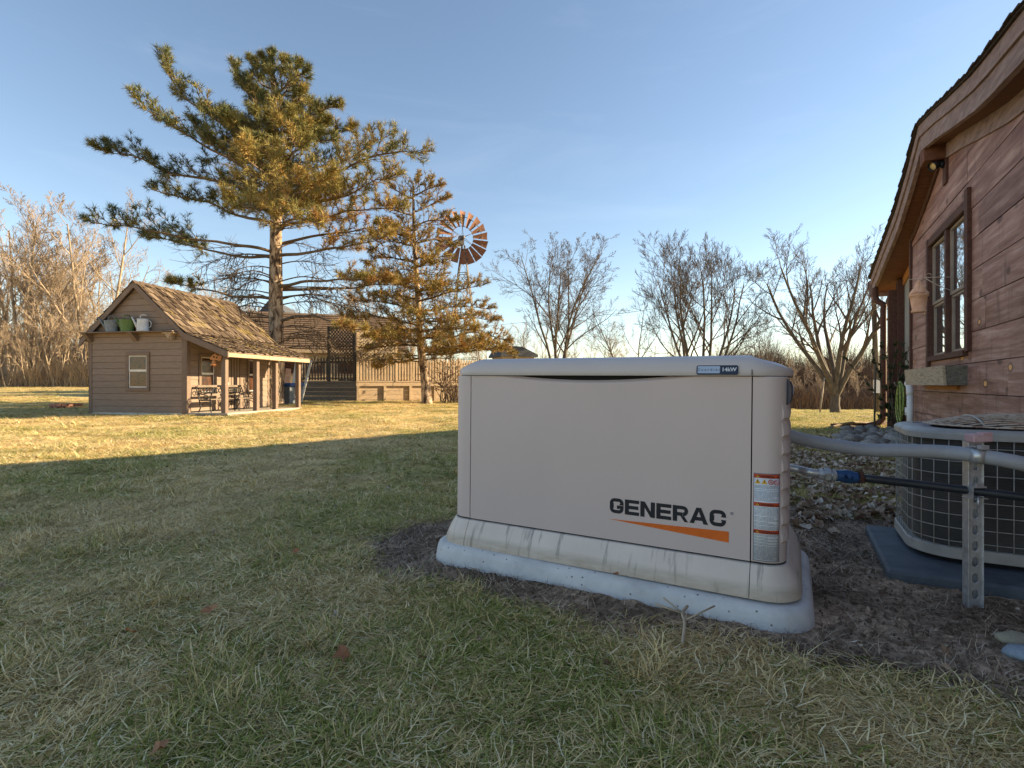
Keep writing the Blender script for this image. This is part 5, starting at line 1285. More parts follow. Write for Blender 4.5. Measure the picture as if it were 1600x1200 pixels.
while a < 2.3:
    if pk2 is None:
        mb = MB(); mb.prism([(0,0),(0.05,0),(0.05,0.74),(0.035,0.79),(0.015,0.79),(0,0.74)], lambda p, q: Vector((p, 0.0, q)), lambda p, q: Vector((p, 0.022, q))); pk2 = mb.build('picket', MT['latshade'], dl); pk2.location = (-a-0.05, 0.005, H+0.10)
    else: o = pk2.copy(); C.objects.link(o); o.location = (-a-0.05, 0.005, H+0.10)
    a += 0.112
lattice(dl, -1.02, -0.15, H+0.78, H+1.90, 0.005, MT['latshade'], 0.085); bx('lattice_rail', 0.15, 1.02, 0.0, 0.03, H+1.88, H+1.95, MT['latshade']); bx('lattice_rail', 0.15, 1.02, 0.0, 0.03, H+1.25, H+1.29, MT['latshade'])
for a in (0.30, 0.62): bx('pool_step', a, a+0.24, 0.3, 0.6, H+0.085, H+0.14, MT['slate'])
# hot tub
tb = W(444, 612, 15.6); tub = thing('hot_tub', 'grey hot tub with a blue cover seen through the porch posts', 'hot tub', (tb.x, 15.6, gz(tb.x, 15.6)), -PA)
mb = MB(); mb.box(-0.52, 0.18, 0, 0.7, -0.05, 0.52, ch=0.03); mb.build('shell', MT['tub'], tub)
for k in range(7): mb = MB(); mb.box(-0.50+k*0.1, -0.42+k*0.1, -0.012, 0.001, 0.0, 0.52, ch=0.003); mb.build('side_panel', MT['tub'], tub)
mb = MB(); mb.box(-0.56, 0.22, -0.03, 0.34, 0.522, 0.62, ch=0.025); mb.box(-0.56, 0.22, 0.35, 0.73, 0.522, 0.63, ch=0.025); mb.build('cover', MT['tarp'], tub)
lb = W(455, 590, 17.2)
for i, (dx, rot, h, w_, mt_) in enumerate(((0.0, 8, 1.35, 0.10, 'white'), (0.28, 14, 1.4, 0.07, 'white'), (-0.25, 4, 1.1, 0.16, 'terra'))):
    o_ = thing('leaning_board', ['white board leaning behind the hot tub', 'narrower white board leaning right of another behind the hot tub', 'reddish board leaning left of the white ones behind the hot tub'][i], 'board', (lb.x+dx, 17.2+0.1*i, gz(lb.x, 17.2)), 0, 'boards leaning behind the hot tub')
    mb = MB(); mb.box(-w_/2, w_/2, -0.02, 0.02, 0, h, mat=Matrix.Rotation(R(rot), 4, 'Y'), ch=0.004); mb.build('board', MT[mt_], o_)

# ------------------------------------------------------------------ barn behind
bp = W(430, 600, 24.0)
bn = thing('tan_barn', 'long low tan building with a brown shingle roof behind the pines', 'building', (-11.3, 22.6, gz(-10, 24)), R(19))
mb = MB(); mb.box(0, 6.4, 0, 5, -0.3, 2.0); mb.build('wall', MT['barnwall'], bn)
mb = MB(); slab4(mb, [(-0.35,-0.35,1.93),(6.7,-0.35,1.93),(6.7,-0.35,2.03),(-0.35,-0.35,2.03)], [(-0.35,2.6,3.85),(6.7,2.6,3.85),(6.7,2.6,3.95),(-0.35,2.6,3.95)]); slab4(mb, [(-0.35,5.5,1.93),(6.7,5.5,1.93),(6.7,5.5,2.03),(-0.35,5.5,2.03)], [(-0.35,2.6,3.85),(6.7,2.6,3.85),(6.7,2.6,3.95),(-0.35,2.6,3.95)]); rf = mb.build('roof', MT['barnroof'], bn)
mb = MB(); mb.add([(-0.02,0,2.0),(-0.02,5,2.0),(-0.02,2.55,3.8),(-0.1,0,2.0),(-0.1,5,2.0),(-0.1,2.55,3.8)], [(0,1,2),(5,4,3),(0,3,4,1),(1,4,5,2),(2,5,3,0)]); mb.build('gable', MT['slateroof'], bn)
mb = MB(); mb.box(-0.35, 6.7, -0.40, -0.352, 1.86, 2.0); mb.build('eave_board', MT['decklit'], bn)
for x in (1.2, 2.3, 3.6, 5.2):
    mb = MB(); mb.box(x, x+0.75, -0.03, 0.0, 0.9, 1.5); w_ = mb.build('window', MT['phtrim'], bn)
    mb = MB(); mb.box(x+0.06, x+0.69, -0.035, -0.031, 0.96, 1.44); mb.build('window_pane', MT['glassbrown'], w_)
for i in range(16):
    mb = MB(); z0 = 2.06+i*0.118; mb.box(-0.36, 6.71, -0.36+i*0.181, -0.36+i*0.181+0.19, z0-0.01, z0+0.002); mb.build('shingle_course', MT['barnroof'], bn)
g2 = thing('grey_outbuilding', 'dark grey gabled outbuilding peeking out behind the pine trunk', 'building', (-14.2, 27.5, gz(-13, 27)), R(8))
mb = MB(); mb.box(0, 3.2, 0, 4, -0.3, 2.6); mb.build('wall', MT['slateroof'], g2)
mb = MB(); mb.prism([(-0.3,2.5),(3.5,2.5),(1.6,4.9)], lambda a, b: Vector((a,-0.3,b)), lambda a, b: Vector((a,4.3,b))); mb.build('roof', MT['slateroof'], g2)
sd = W(812, 560, 34); s2 = thing('far_shed', 'small dark roofed shed showing just above the generator lid', 'shed', (sd.x-1.1, 34, gz(sd.x, 34)), R(20))
mb = MB(); mb.box(0, 2.2, 0, 2.2, -0.3, 2.2+0.4); mb.build('wall', MT['barnwall'], s2)
mb = MB(); mb.prism([(-0.2,2.6),(2.4,2.6),(2.4,2.75),(1.3,3.25),(0.2,3.3),(-0.2,2.7)], lambda a, b: Vector((a,-0.2,b)), lambda a, b: Vector((a,2.4,b))); mb.build('roof', MT['slateroof'], s2)

# ------------------------------------------------------------------ windmill
HB = W(724, 374, 30.0)
wz = gz(HB.x, 30)
wm = thing('windmill', 'rusty farm windmill with a wheel of orange blades on a slender steel tower', 'windmill', (HB.x, 30.0, wz), 0)
hz_ = HB.z-wz
for sx in (-1, 1):
    for sy in (-1, 1):
        mb = MB(); mb.beam((sx*1.15, sy*1.15, -0.2), (sx*0.07, sy*0.07+0.15*0, hz_-0.35), 0.06, 0.06); mb.build('tower_leg', MT['tower'], wm)
nb = 11
for k in range(nb):
    z = hz_*(k+0.6)/nb; 
    if z > hz_-0.5: break
    h_ = 1.15+(0.07-1.15)*z/(hz_-0.35); z2 = min(hz_-0.4, hz_*(k+1.6)/nb); h2 = 1.15+(0.07-1.15)*z2/(hz_-0.35)
    mb = MB()
    for (ax_, ay_), (bx_, by_) in (((-1,-1),(1,-1)),((1,-1),(1,1)),((1,1),(-1,1)),((-1,1),(-1,-1))):
        mb.beam((ax_*h_, ay_*h_, z), (bx_*h_, by_*h_, z), 0.03, 0.03); mb.beam((ax_*h_, ay_*h_, z), (bx_*h2, by_*h2, z2), 0.015, 0.015)
    mb.build('tower_brace', MT['tower'], wm)
whl = Matrix.Translation((0, -0.35, hz_)) @ Matrix.Rotation(R(24), 4, 'Z')
def xf(mb_): mb_.v = [tuple(whl @ Vector(v)) for v in mb_.v]; return mb_
NBL = 18; RI, RO = 0.62, 1.50
proto_b = None
for k in range(NBL):
    a = 2*PI*k/NBL
    m_ = whl @ Matrix.Rotation(a, 4, 'Y')
    if proto_b is None:
        mb = MB(); vs = []
        for j in range(6):
            t = j/5; r = RI+(RO-RI)*t; w_ = 0.075+0.145*t
            for i in range(5):
                q2 = (i/4-0.5)*2; tw = 0.55-0.12*t
                x = q2*w_*math.cos(tw); y = q2*w_*math.sin(tw)+0.035*(1-q2*q2)
                vs.append((x, y, r))
        fs = [(j*5+i, j*5+i+1, (j+1)*5+i+1, (j+1)*5+i) for j in range(5) for i in range(4)]
        n = len(vs); vs += [(x, y+0.006, z) for x, y, z in vs]; fs += [tuple(n+q for q in f[::-1]) for f in fs]
        mb.add(vs, fs, 0.5, True); proto_b = mb.build('blade', MT['rust'], wm, recalc=False); o = proto_b
    else: o = proto_b.copy(); C.objects.link(o)
    o.matrix_local = m_
for r in (0.66, 1.18):
    mb = MB(); mb.tube([(r*math.cos(2*PI*i/36), 0.03, r*math.sin(2*PI*i/36)) for i in range(36)], 0.018, 5, closed=True); xf(mb).build('wheel_hoop', MT['tower'], wm)
for k in range(6):
    a = 2*PI*(k+0.5)/6; mb = MB(); mb.tube([(0.06*math.cos(a), 0.14, 0.06*math.sin(a)), (1.2*math.cos(a), 0.03, 1.2*math.sin(a))], 0.014, 5); mb.tube([(0.06*math.cos(a), -0.1, 0.06*math.sin(a)), (0.7*math.cos(a), 0.03, 0.7*math.sin(a))], 0.012, 5); xf(mb).build('spoke', MT['tower'], wm)
mb = MB(); mb.lathe([(0,-0.15),(0.10,-0.14),(0.12,0.1),(0.10,0.5),(0,0.52)], 12, m=Matrix.Rotation(R(-90), 4, 'X')); mb.box(-0.12, 0.12, 0.1, 0.5, -0.35, 0.15); xf(mb).build('gearbox', MT['tower'], wm)
mb = MB(); mb.beam((0,0.4,0.05), (-0.5,2.2,0.05), 0.03, 0.05); mb.beam((0,0.4,-0.1), (-0.5,2.2,0.0), 0.03, 0.03); xf(mb).build('tail_boom', MT['tower'], wm)
mb = MB(); mb.prism([(0,-0.12),(0.9,-0.42),(0.9,0.42),(0,0.12)], lambda a, b: Vector((-0.5-a*0.27, 2.2+a*0.96, 0.02+b)), lambda a, b: Vector((-0.48-a*0.27, 2.2+a*0.96, 0.02+b))); xf(mb).build('tail_vane', MT['rust'], wm)

# ------------------------------------------------------------------ utility pole, stake, fire ring, stones, edging
up_ = W(1364, 600, 24); pol = thing('utility_pole', 'tall weathered utility pole behind the corner of the brown house', 'pole', (up_.x, 24, gz(up_.x, 24)-0.1), 0)
mb = MB(); mb.tube([(0.25,0,0), (0.10,0,3.2), (0.0,0,6.9)], [0.125,0.11,0.085], 10); mb.build('shaft', MT['barkgrey'], pol)
mb = MB(); mb.box(-0.05, 0.25, -0.16, -0.08, 1.0, 1.6); mb.build('meter_box', MT['white'], pol)
mb = MB(); mb.tube([(-0.1,-0.09,6.3),(-0.18,-0.09,6.3),(-0.18,-0.09,6.42)], 0.03, 6); mb.build('insulator', MT['tower'], pol)
p_ = W(1370, 600, 12.5)
sk = W(1366, 600, 7.9); stk = thing('thin_stake', 'thin brown stake standing in the stones before the downspout', 'stake', (sk.x, 7.9, gz(sk.x, 7.9)-0.05), 0)
mb = MB(); mb.tube([(0,0,0), (0.02,0,1.05)], 0.014, 6); mb.build('shaft', MT['barkgrey'], stk)
pr1 = W(1281, 650, 23.0); pz = gz(pr1.x, 23.0)
tag(MB().tube([(pr1.x, 23.0, pz), (pr1.x+0.55, 23.6, pz+1.55)], 0.035, 6).build('prop_stick', MT['barktan'], None), 'pale stick propping a branch of the leaning tree on the right', 'stick')
fp_ = ground_pt(100, 636, 0.08); fr_ = thing('fire_ring', 'low ring of red bricks on the lawn left of the playhouse', 'fire pit', (-11.75, 13.9, gz(-11.75, 13.9)-0.01), 0)
bk = None; rng = random.Random(3)
for row in range(2):
    for k in range(16):
        a = 2*PI*(k+0.5*row)/16
        if bk is None:
            mb = MB(); mb.box(-0.055, 0.055, -0.03, 0.03, 0, 0.058, ch=0.004); bk = mb.build('brick', MT['brick'], fr_); o = bk
        else: o = bk.copy(); C.objects.link(o)
        o.location = (0.31*math.cos(a), 0.31*math.sin(a), row*0.062); o.rotation_euler = (0, 0, a+PI/2+rng.uniform(-0.06, 0.06))
def rock_mesh(seed, name='stone'):
    bm = bmesh.new(); bmesh.ops.create_icosphere(bm, subdivisions=2, radius=1)
    for v in bm.verts:
        n_ = v.co.normalized(); k_ = 1+0.28*mnoise.noise(n_*1.1+Vector((seed*3.1, seed, 0)))+0.08*mnoise.noise(n_*3+Vector((seed, 0, seed)))
        v.co = Vector((n_.x*1.0*k_, n_.y*0.8*k_, n_.z*0.5*k_))
    me = bpy.data.meshes.new(name); bm.to_mesh(me); bm.free(); me.polygons.foreach_set('use_smooth', [True]*len(me.polygons)); me.materials.append(MT['stone']); return me
rocks = [rock_mesh(i) for i in range(6)]
rng = random.Random(14)
cnt = 0; placed = []
for k in range(600):
    px = rng.uniform(1305, 1420); py = rng.uniform(669, 697)
    if py < 672+max(0, (1325-px)*0.6): continue
    x, y = ground_pt(px, py, -0.02); rad = rng.uniform(0.05, 0.13)
    if any((x-a)**2+(y-b)**2 < (0.75*(rad+r))**2 for a, b, r in placed): continue
    u_, s_ = x*0.8808-y*0.4735, x*0.4735+y*0.8808
    if u_ > UW-0.06 and s_ < 10.3: continue
    placed.append((x, y, rad))
    o = bpy.data.objects.new('river_stone', rocks[rng.randrange(6)]); C.objects.link(o); o.location = (x, y, gz(x, y)+rad*0.18); o.scale = (rad, rad, rad*rng.uniform(0.8, 1.2)); o.rotation_euler = (rng.uniform(-0.3,0.3), rng.uniform(-0.3,0.3), rng.uniform(0, 6.3))
    tag(o, 'rounded grey river stone in the bed at the corner of the brown house', 'stone', 'river stones in the bed by the house corner'); cnt += 1
    if cnt > 110: break
print('STONES', cnt)
for i, (px, py, r, lab_) in enumerate(((1585, 1003, 0.045, 'tan rock half buried in the soil at the right edge of the photo'), (1603, 1025, 0.05, 'blue grey rock beside the tan rock at the right edge'))):
    x, y = ground_pt(px, py, -0.02); o = bpy.data.objects.new('rock', rocks[i+1].copy()); C.objects.link(o); o.location = (x, y, gz(x, y)+0.005); o.scale = (r*1.1, r, r*0.8)
    o.data.materials[0] = [M('tan_rock', [(0.3, (0.30,0.26,0.18)), (0.7, (0.42,0.38,0.28))], 8), M('bluish_rock', [(0.3, (0.22,0.27,0.33)), (0.7, (0.34,0.40,0.46))], 8)][i]; tag(o, lab_, 'rock')
eg = W(1296, 667, 8.5); eg2 = W(1368, 664, 9.6)
tag(MB().beam((eg.x, 8.4, gz(eg.x,8.4)+0.03), (eg2.x, 9.2, gz(eg2.x,9.2)+0.03), 0.09, 0.09, ch=0.005).build('edging_timber', MT['trim'], None), 'dark edging timber along the back of the stone bed', 'timber')
for i, (a_, b_, rr2, lab_) in enumerate((((1295,668),(1365,662),0.02,'bare fallen branch across the stone bed'), ((1340,652),(1385,657),0.03,'pale fallen branch near the foot of the utility pole'))):
    Zx = 8.3 if i == 0 else 14
    p, q = W(*a_, Zx), W(*b_, Zx+0.5); m_ = (p+q)/2+Vector((0,0,0.05)); tag(MB().tube(catmull([p, m_, q], 4), rr2, 5).build('fallen_branch', MT['barktan'], None), lab_, 'branch')
# wires to the pole
tag(MB().tube([(up_.x, 24, pol.location.z+6.3), (up_.x-9, 34, pol.location.z+6.0), (up_.x-25, 50, 5.6)], 0.012, 4).build('overhead_wire', MT['black'], None), 'thin overhead wire running off from the utility pole', 'wire')
# ------------------------------------------------------------------ bare trees
def rand_perp(d, rng):
    v = Vector((rng.gauss(0,1), rng.gauss(0,1), rng.gauss(0,1))); v -= d*v.dot(d); return v.normalized()
def grow(tr, cr, p, d, L, r, lvl, maxl, rng, up=0.12, ang=(28, 52), nch=(6, 9), wob=0.16, minr=0.006, nseg=None, shrink=(0.42, 0.62)):
    n = nseg or max(3, 6-lvl); pts = [p.copy()]; rads = [r]; dd = d.copy(); seg = L/n
    for i in range(n):
        dd = (dd+rand_perp(dd, rng)*wob*rng.random()*1.6+Vector((0,0,up))).normalized()
        p = p+dd*seg; pts.append(p.copy()); rads.append(max(minr*0.6, r*(1-0.78*(i+1)/n)))
    mb = tr if lvl == 0 else cr
    mb.tube(pts, rads, [7, 5, 4, 3, 3, 3][min(lvl, 5)], cap=False)
    if lvl >= maxl: return
    k = rng.randint(*nch)
    if lvl >= 3: k = max(3, k-2)
    for j in range(k):
        t = 0.22+0.78*(j+rng.random())/k if lvl else 0.30+0.70*(j+rng.random())/k
        t = min(t, 0.995)
        f = t*n; i = int(f); fr = f-i; q = pts[i].lerp(pts[i+1], fr); dl = (pts[i+1]-pts[i]).normalized()
        a = R(rng.uniform(*ang)); nd = (dl*math.cos(a)+rand_perp(dl, rng)*math.sin(a)).normalized()
        rr = (rads[i]*(1-fr)+rads[i+1]*fr)*rng.uniform(0.5, 0.72)
        nl = L*rng.uniform(*shrink)*(1.05-0.5*t)
        grow(tr, cr, q, nd, nl, max(minr, rr), lvl+1, maxl, rng, up, ang, nch, wob, minr, None, shrink)
def bare_tree(seed, stems, H, r0, spread, maxl, bark, twig, name, label, cat, group=None, up=0.12, nch=(6, 9), minr=0.006, ang=(28, 52), fork=0.0, shrink=(0.42, 0.62)):
    rng = random.Random(seed); t = thing(name, label, cat, (0,0,0), 0, group)
    tr, cr = MB(), MB(); base = Vector((0,0,0))
    if fork > 0:
        tr.tube([(0,0,-0.3), (0.02,0,0.0), (0.0,0.02,fork*0.5), (0.03,0,fork)], [r0*1.25, r0*1.1, r0*0.92, r0*0.9], 9, cap=False); base = Vector((0.03,0,fork*0.97))
    for s in range(stems):
        a = 2*PI*(s+rng.random()*0.6)/stems; sp = spread*rng.uniform(0.6, 1.15)
        d = Vector((math.cos(a)*sp, math.sin(a)*sp, 1)).normalized()
        b = base if fork > 0 else Vector((math.cos(a)*r0*(0.8 if stems > 1 else 0), math.sin(a)*r0*(0.8 if stems > 1 else 0), -0.2))
        grow(tr, cr, b, d, (H-fork)*rng.uniform(0.82, 1.0), r0*(0.85 if stems > 1 else 1)*(0.75 if fork > 0 else 1), 0, maxl, rng, up, ang, nch, 0.13, minr, 8, shrink)
    tr.build('trunk', bark, t, recalc=False); cr.build('crown', twig, t, recalc=False); return t
def tree_at(t, px, Z, scale=1, rz=0, dz=0, y=None, label=None):
    x = (px-800)/F*Z; t.location = (x, Z, gz_base(x, Z)+dz); t.scale = (scale,)*3; t.rotation_euler = (0,0,rz)
    if label: t['label'] = label
    return t
G_ = 'bare trees standing beyond the generator'
tA = tree_at(bare_tree(31, 6, 11.0, 0.14, 0.17, 4, MT['barkgrey'], MT['twiggrey'], 'bare_tree', 'tall bare multi-stemmed tree with a fine rounded crown behind the left half of the generator', 'tree', G_, up=0.05, minr=0.009, shrink=(0.36, 0.52)), 872, 36, 0.98)
tB = tree_at(bare_tree(47, 2, 8.6, 0.10, 0.34, 3, MT['barkgrey'], MT['twiggrey'], 'bare_tree', 'small thin bare tree between the two tall bare crowns over the generator', 'tree', G_, up=0.06, minr=0.010), 983, 40)
tC = tree_at(bare_tree(52, 7, 8.0, 0.12, 0.36, 4, MT['barkgrey'], MT['twiggrey'], 'bare_tree', 'bare vase-shaped tree with upright limbs behind the right half of the generator', 'tree', G_, up=0.12, minr=0.009, nch=(5, 8)), 1098, 27, 1.0)
tD = tree_at(bare_tree(68, 7, 8.9, 0.26, 0.62, 4, MT['barkgrey'], MT['twiggrey'], 'bare_tree', 'wide bare tree with a leaning forked trunk standing on the lawn left of the house', 'tree', G_, up=0.11, minr=0.008, fork=0.9, nch=(5, 8)), 1305, 25, 0.86, 0.6)
tE = tree_at(bare_tree(77, 2, 7.0, 0.09, 0.4, 3, MT['barkgrey'], MT['twiggrey'], 'bare_tree', 'low bare tree rising between the golden pine and the tall bare tree', 'tree', G_, up=0.08, minr=0.010), 812, 44, 0.85)
tF = tree_at(bare_tree(78, 3, 8.0, 0.10, 0.4, 3, MT['barkgrey'], MT['twiggrey'], 'bare_tree', 'faint bare tree filling the gap left of the wide tree by the house', 'tree', G_, up=0.08, minr=0.010), 1196, 48, 0.9)
# woods on the left
GL = 'bare trees of the wood behind the playhouse'; GR = 'small bare trees of the far wood on the right'
LL = ['tan barked bare tree in the wood beyond the playhouse']
prot = []
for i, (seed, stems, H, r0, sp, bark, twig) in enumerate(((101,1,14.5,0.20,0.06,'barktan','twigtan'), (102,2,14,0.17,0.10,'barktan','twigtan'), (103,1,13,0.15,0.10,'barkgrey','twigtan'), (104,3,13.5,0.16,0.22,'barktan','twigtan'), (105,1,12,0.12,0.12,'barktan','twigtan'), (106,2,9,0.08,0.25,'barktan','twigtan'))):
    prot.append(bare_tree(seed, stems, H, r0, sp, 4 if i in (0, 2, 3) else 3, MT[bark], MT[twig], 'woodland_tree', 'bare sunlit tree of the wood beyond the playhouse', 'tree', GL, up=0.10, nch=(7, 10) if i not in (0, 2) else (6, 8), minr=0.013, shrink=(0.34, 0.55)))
rng = random.Random(9); used = set()
def place_wood(pr, px, Z, sc, lab, grp):
    x = (px-800)/F*Z; loc = (x, Z, gz_base(x, Z)-0.1)
    if pr not in used:
        used.add(pr); o = prot[pr]; o.location = loc; o.scale = (sc,)*3; o.rotation_euler = (0,0,rng.uniform(0, 6.3)); o['label'] = lab; o['group'] = grp
    else: dup(prot[pr], loc, rng.uniform(0, 6.3), sc, lab, grp)
place_wood(3, 62, 44, 1.08, 'broad crowned sunlit bare tree, tallest in the wood at the left edge', GL)
place_wood(1, 48, 47, 1.05, 'two-stemmed sunlit bare tree beside the broad crowned one', GL)
for k in range(26):
    px = -60+k*9.0+rng.uniform(-5, 5); place_wood(rng.choice((0,1,2,2,4,4)), px, rng.uniform(43, 56), rng.uniform(0.80, 1.0)*(1.0 if px < 90 else 0.97), 'bare sunlit tree of the wood left of the playhouse', 'bare trees of the wood left of the playhouse')
for k in range(24):
    px = 165+k*9+rng.uniform(-6, 6); place_wood(rng.choice((0,1,2,4,5)), px, rng.uniform(48, 62), rng.uniform(0.66, 0.86)*(1.0 if px < 300 else 0.88), 'bare tree of the wood above the playhouse roof', 'bare trees above the playhouse roof')
for k in range(22):
    px = 372+k*16+rng.uniform(-7, 7); place_wood(rng.choice((1,3,4,5)), px, rng.uniform(45, 60), rng.uniform(0.42, 0.66), 'bare tree in the far row behind the pines and the deck', 'bare trees in the far row behind the pines')
for k in range(16):      # understory stems
    px = -30+k*13+rng.uniform(-6, 6); place_wood(5, px, rng.uniform(41, 46), rng.uniform(0.55, 0.85), 'slim bare understory tree at the front of the left wood', 'slim trees at the front of the left wood')
for k in range(46):
    px = 1130+k*7.2+rng.uniform(-6, 6); place_wood(rng.choice((2,4,5,5)), px, rng.uniform(50, 68), rng.uniform(0.38, 0.56), 'small bare tree of the brown wood beyond the right lawn', GR)
for k in range(22):
    px = 730+k*19+rng.uniform(-8, 8); place_wood(rng.choice((4,5)), px, rng.uniform(56, 72), rng.uniform(0.5, 0.72), 'low bare tree on the horizon behind the generator', 'low bare trees on the horizon')
# brush at the foot of the woods
def brush(name, label, px0, px1, Z0, Z1, N, h, mat, seed, w=0.022, ln=0.45):
    rng = np.random.default_rng(seed); px = rng.uniform(px0, px1, N); Z = rng.uniform(Z0, Z1, N)
    X = (px-800)/F*Z; zz = np.array([gz_base(float(a), float(b)) for a, b in zip(X, Z)])
    H = h*rng.uniform(0.3, 1.0, N)*np.array([0.75+0.6*mnoise.noise(Vector((a*0.35, b*0.2, seed)))+0.35*mnoise.noise(Vector((a*1.3, b*0.8, seed))) for a, b in zip(X, Z)]); H = np.maximum(H, 0.25); lean = rng.normal(0, ln, (N, 2))*H[:, None]
    b0 = np.stack([X, Z, zz-0.1], -1); mid = b0+np.stack([lean[:,0]*0.4, lean[:,1]*0.4, H*0.65+0.1], -1); tip = b0+np.stack([lean[:,0], lean[:,1], H+0.1], -1)
    t2 = mid+np.stack([rng.normal(0, 0.3, N)*H, rng.normal(0, 0.3, N)*H, H*0.35], -1)
    dx = np.array([w, 0, 0])
    v = np.stack([b0-dx, b0+dx, mid+dx*0.7, mid-dx*0.7, tip, t2], 1).reshape(-1, 3); i = np.arange(N)[:, None]*6
    t = np.concatenate([i+[0,1,2], i+[0,2,3], i+[3,2,4], i+[3,2,5]])
    o = fast_mesh(name, v, t, mat, None, np.repeat(rng.uniform(0, 1, N), 6), 'stuff'); tag(o, label, 'brush'); return o
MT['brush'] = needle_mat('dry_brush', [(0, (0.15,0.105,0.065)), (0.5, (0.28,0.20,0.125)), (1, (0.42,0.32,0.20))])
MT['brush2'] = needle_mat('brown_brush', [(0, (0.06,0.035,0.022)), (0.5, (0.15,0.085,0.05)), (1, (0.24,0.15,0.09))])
brush('undergrowth', 'tan dry undergrowth along the foot of the left wood', -80, 330, 41, 50, 16000, 2.2, MT['brush'], 1)
brush('undergrowth', 'brown undergrowth along the foot of the far wood on the right', 1100, 1480, 48, 66, 26000, 2.6, MT['brush2'], 2)
brush('woodland_thicket', 'mass of thin saplings filling the depth of the left wood', -100, 620, 50, 75, 9000, 8.5, MT['brush'], 4, 0.035, 0.12)
brush('woodland_thicket', 'mass of thin saplings filling the depth of the far right wood', 1120, 1480, 56, 80, 20000, 9.0, MT['brush2'], 5, 0.022, 0.16)
brush('far_hedge', 'brown brush line low on the horizon behind the deck and generator', 330, 1130, 60, 80, 22000, 4.6, MT['brush2'], 3)

# ------------------------------------------------------------------ pines
def needle_cloud(P, D, rnd, n=22, L=0.13, w=0.011, seed=0, spread=0.9):
    rng = np.random.default_rng(seed); k = len(P)
    P = np.repeat(P, n, 0); D = np.repeat(D, n, 0); rn = np.repeat(rnd, n, 0)+rng.normal(0, 0.10, k*n)
    r = rng.normal(0, 1, (k*n, 3)); r -= D*(r*D).sum(1, keepdims=True); r /= np.linalg.norm(r, axis=1, keepdims=True)+1e-9
    d = D*rng.uniform(0.25, 1.1, (k*n, 1))+r*spread*rng.uniform(0.5, 1.1, (k*n, 1)); d /= np.linalg.norm(d, axis=1, keepdims=True)
    ln = L*rng.uniform(0.65, 1.15, (k*n, 1)); o = P+D*rng.uniform(-0.05, 0.05, (k*n, 1))
    s = np.cross(d, rng.normal(0, 1, (k*n, 3))); s /= np.linalg.norm(s, axis=1, keepdims=True)+1e-9
    v = np.stack([o-s*w/2, o+s*w/2, o+d*ln], 1).reshape(-1, 3)
    return v, np.arange(len(v)).reshape(-1, 3), np.repeat(np.clip(rn, 0, 1), 3)
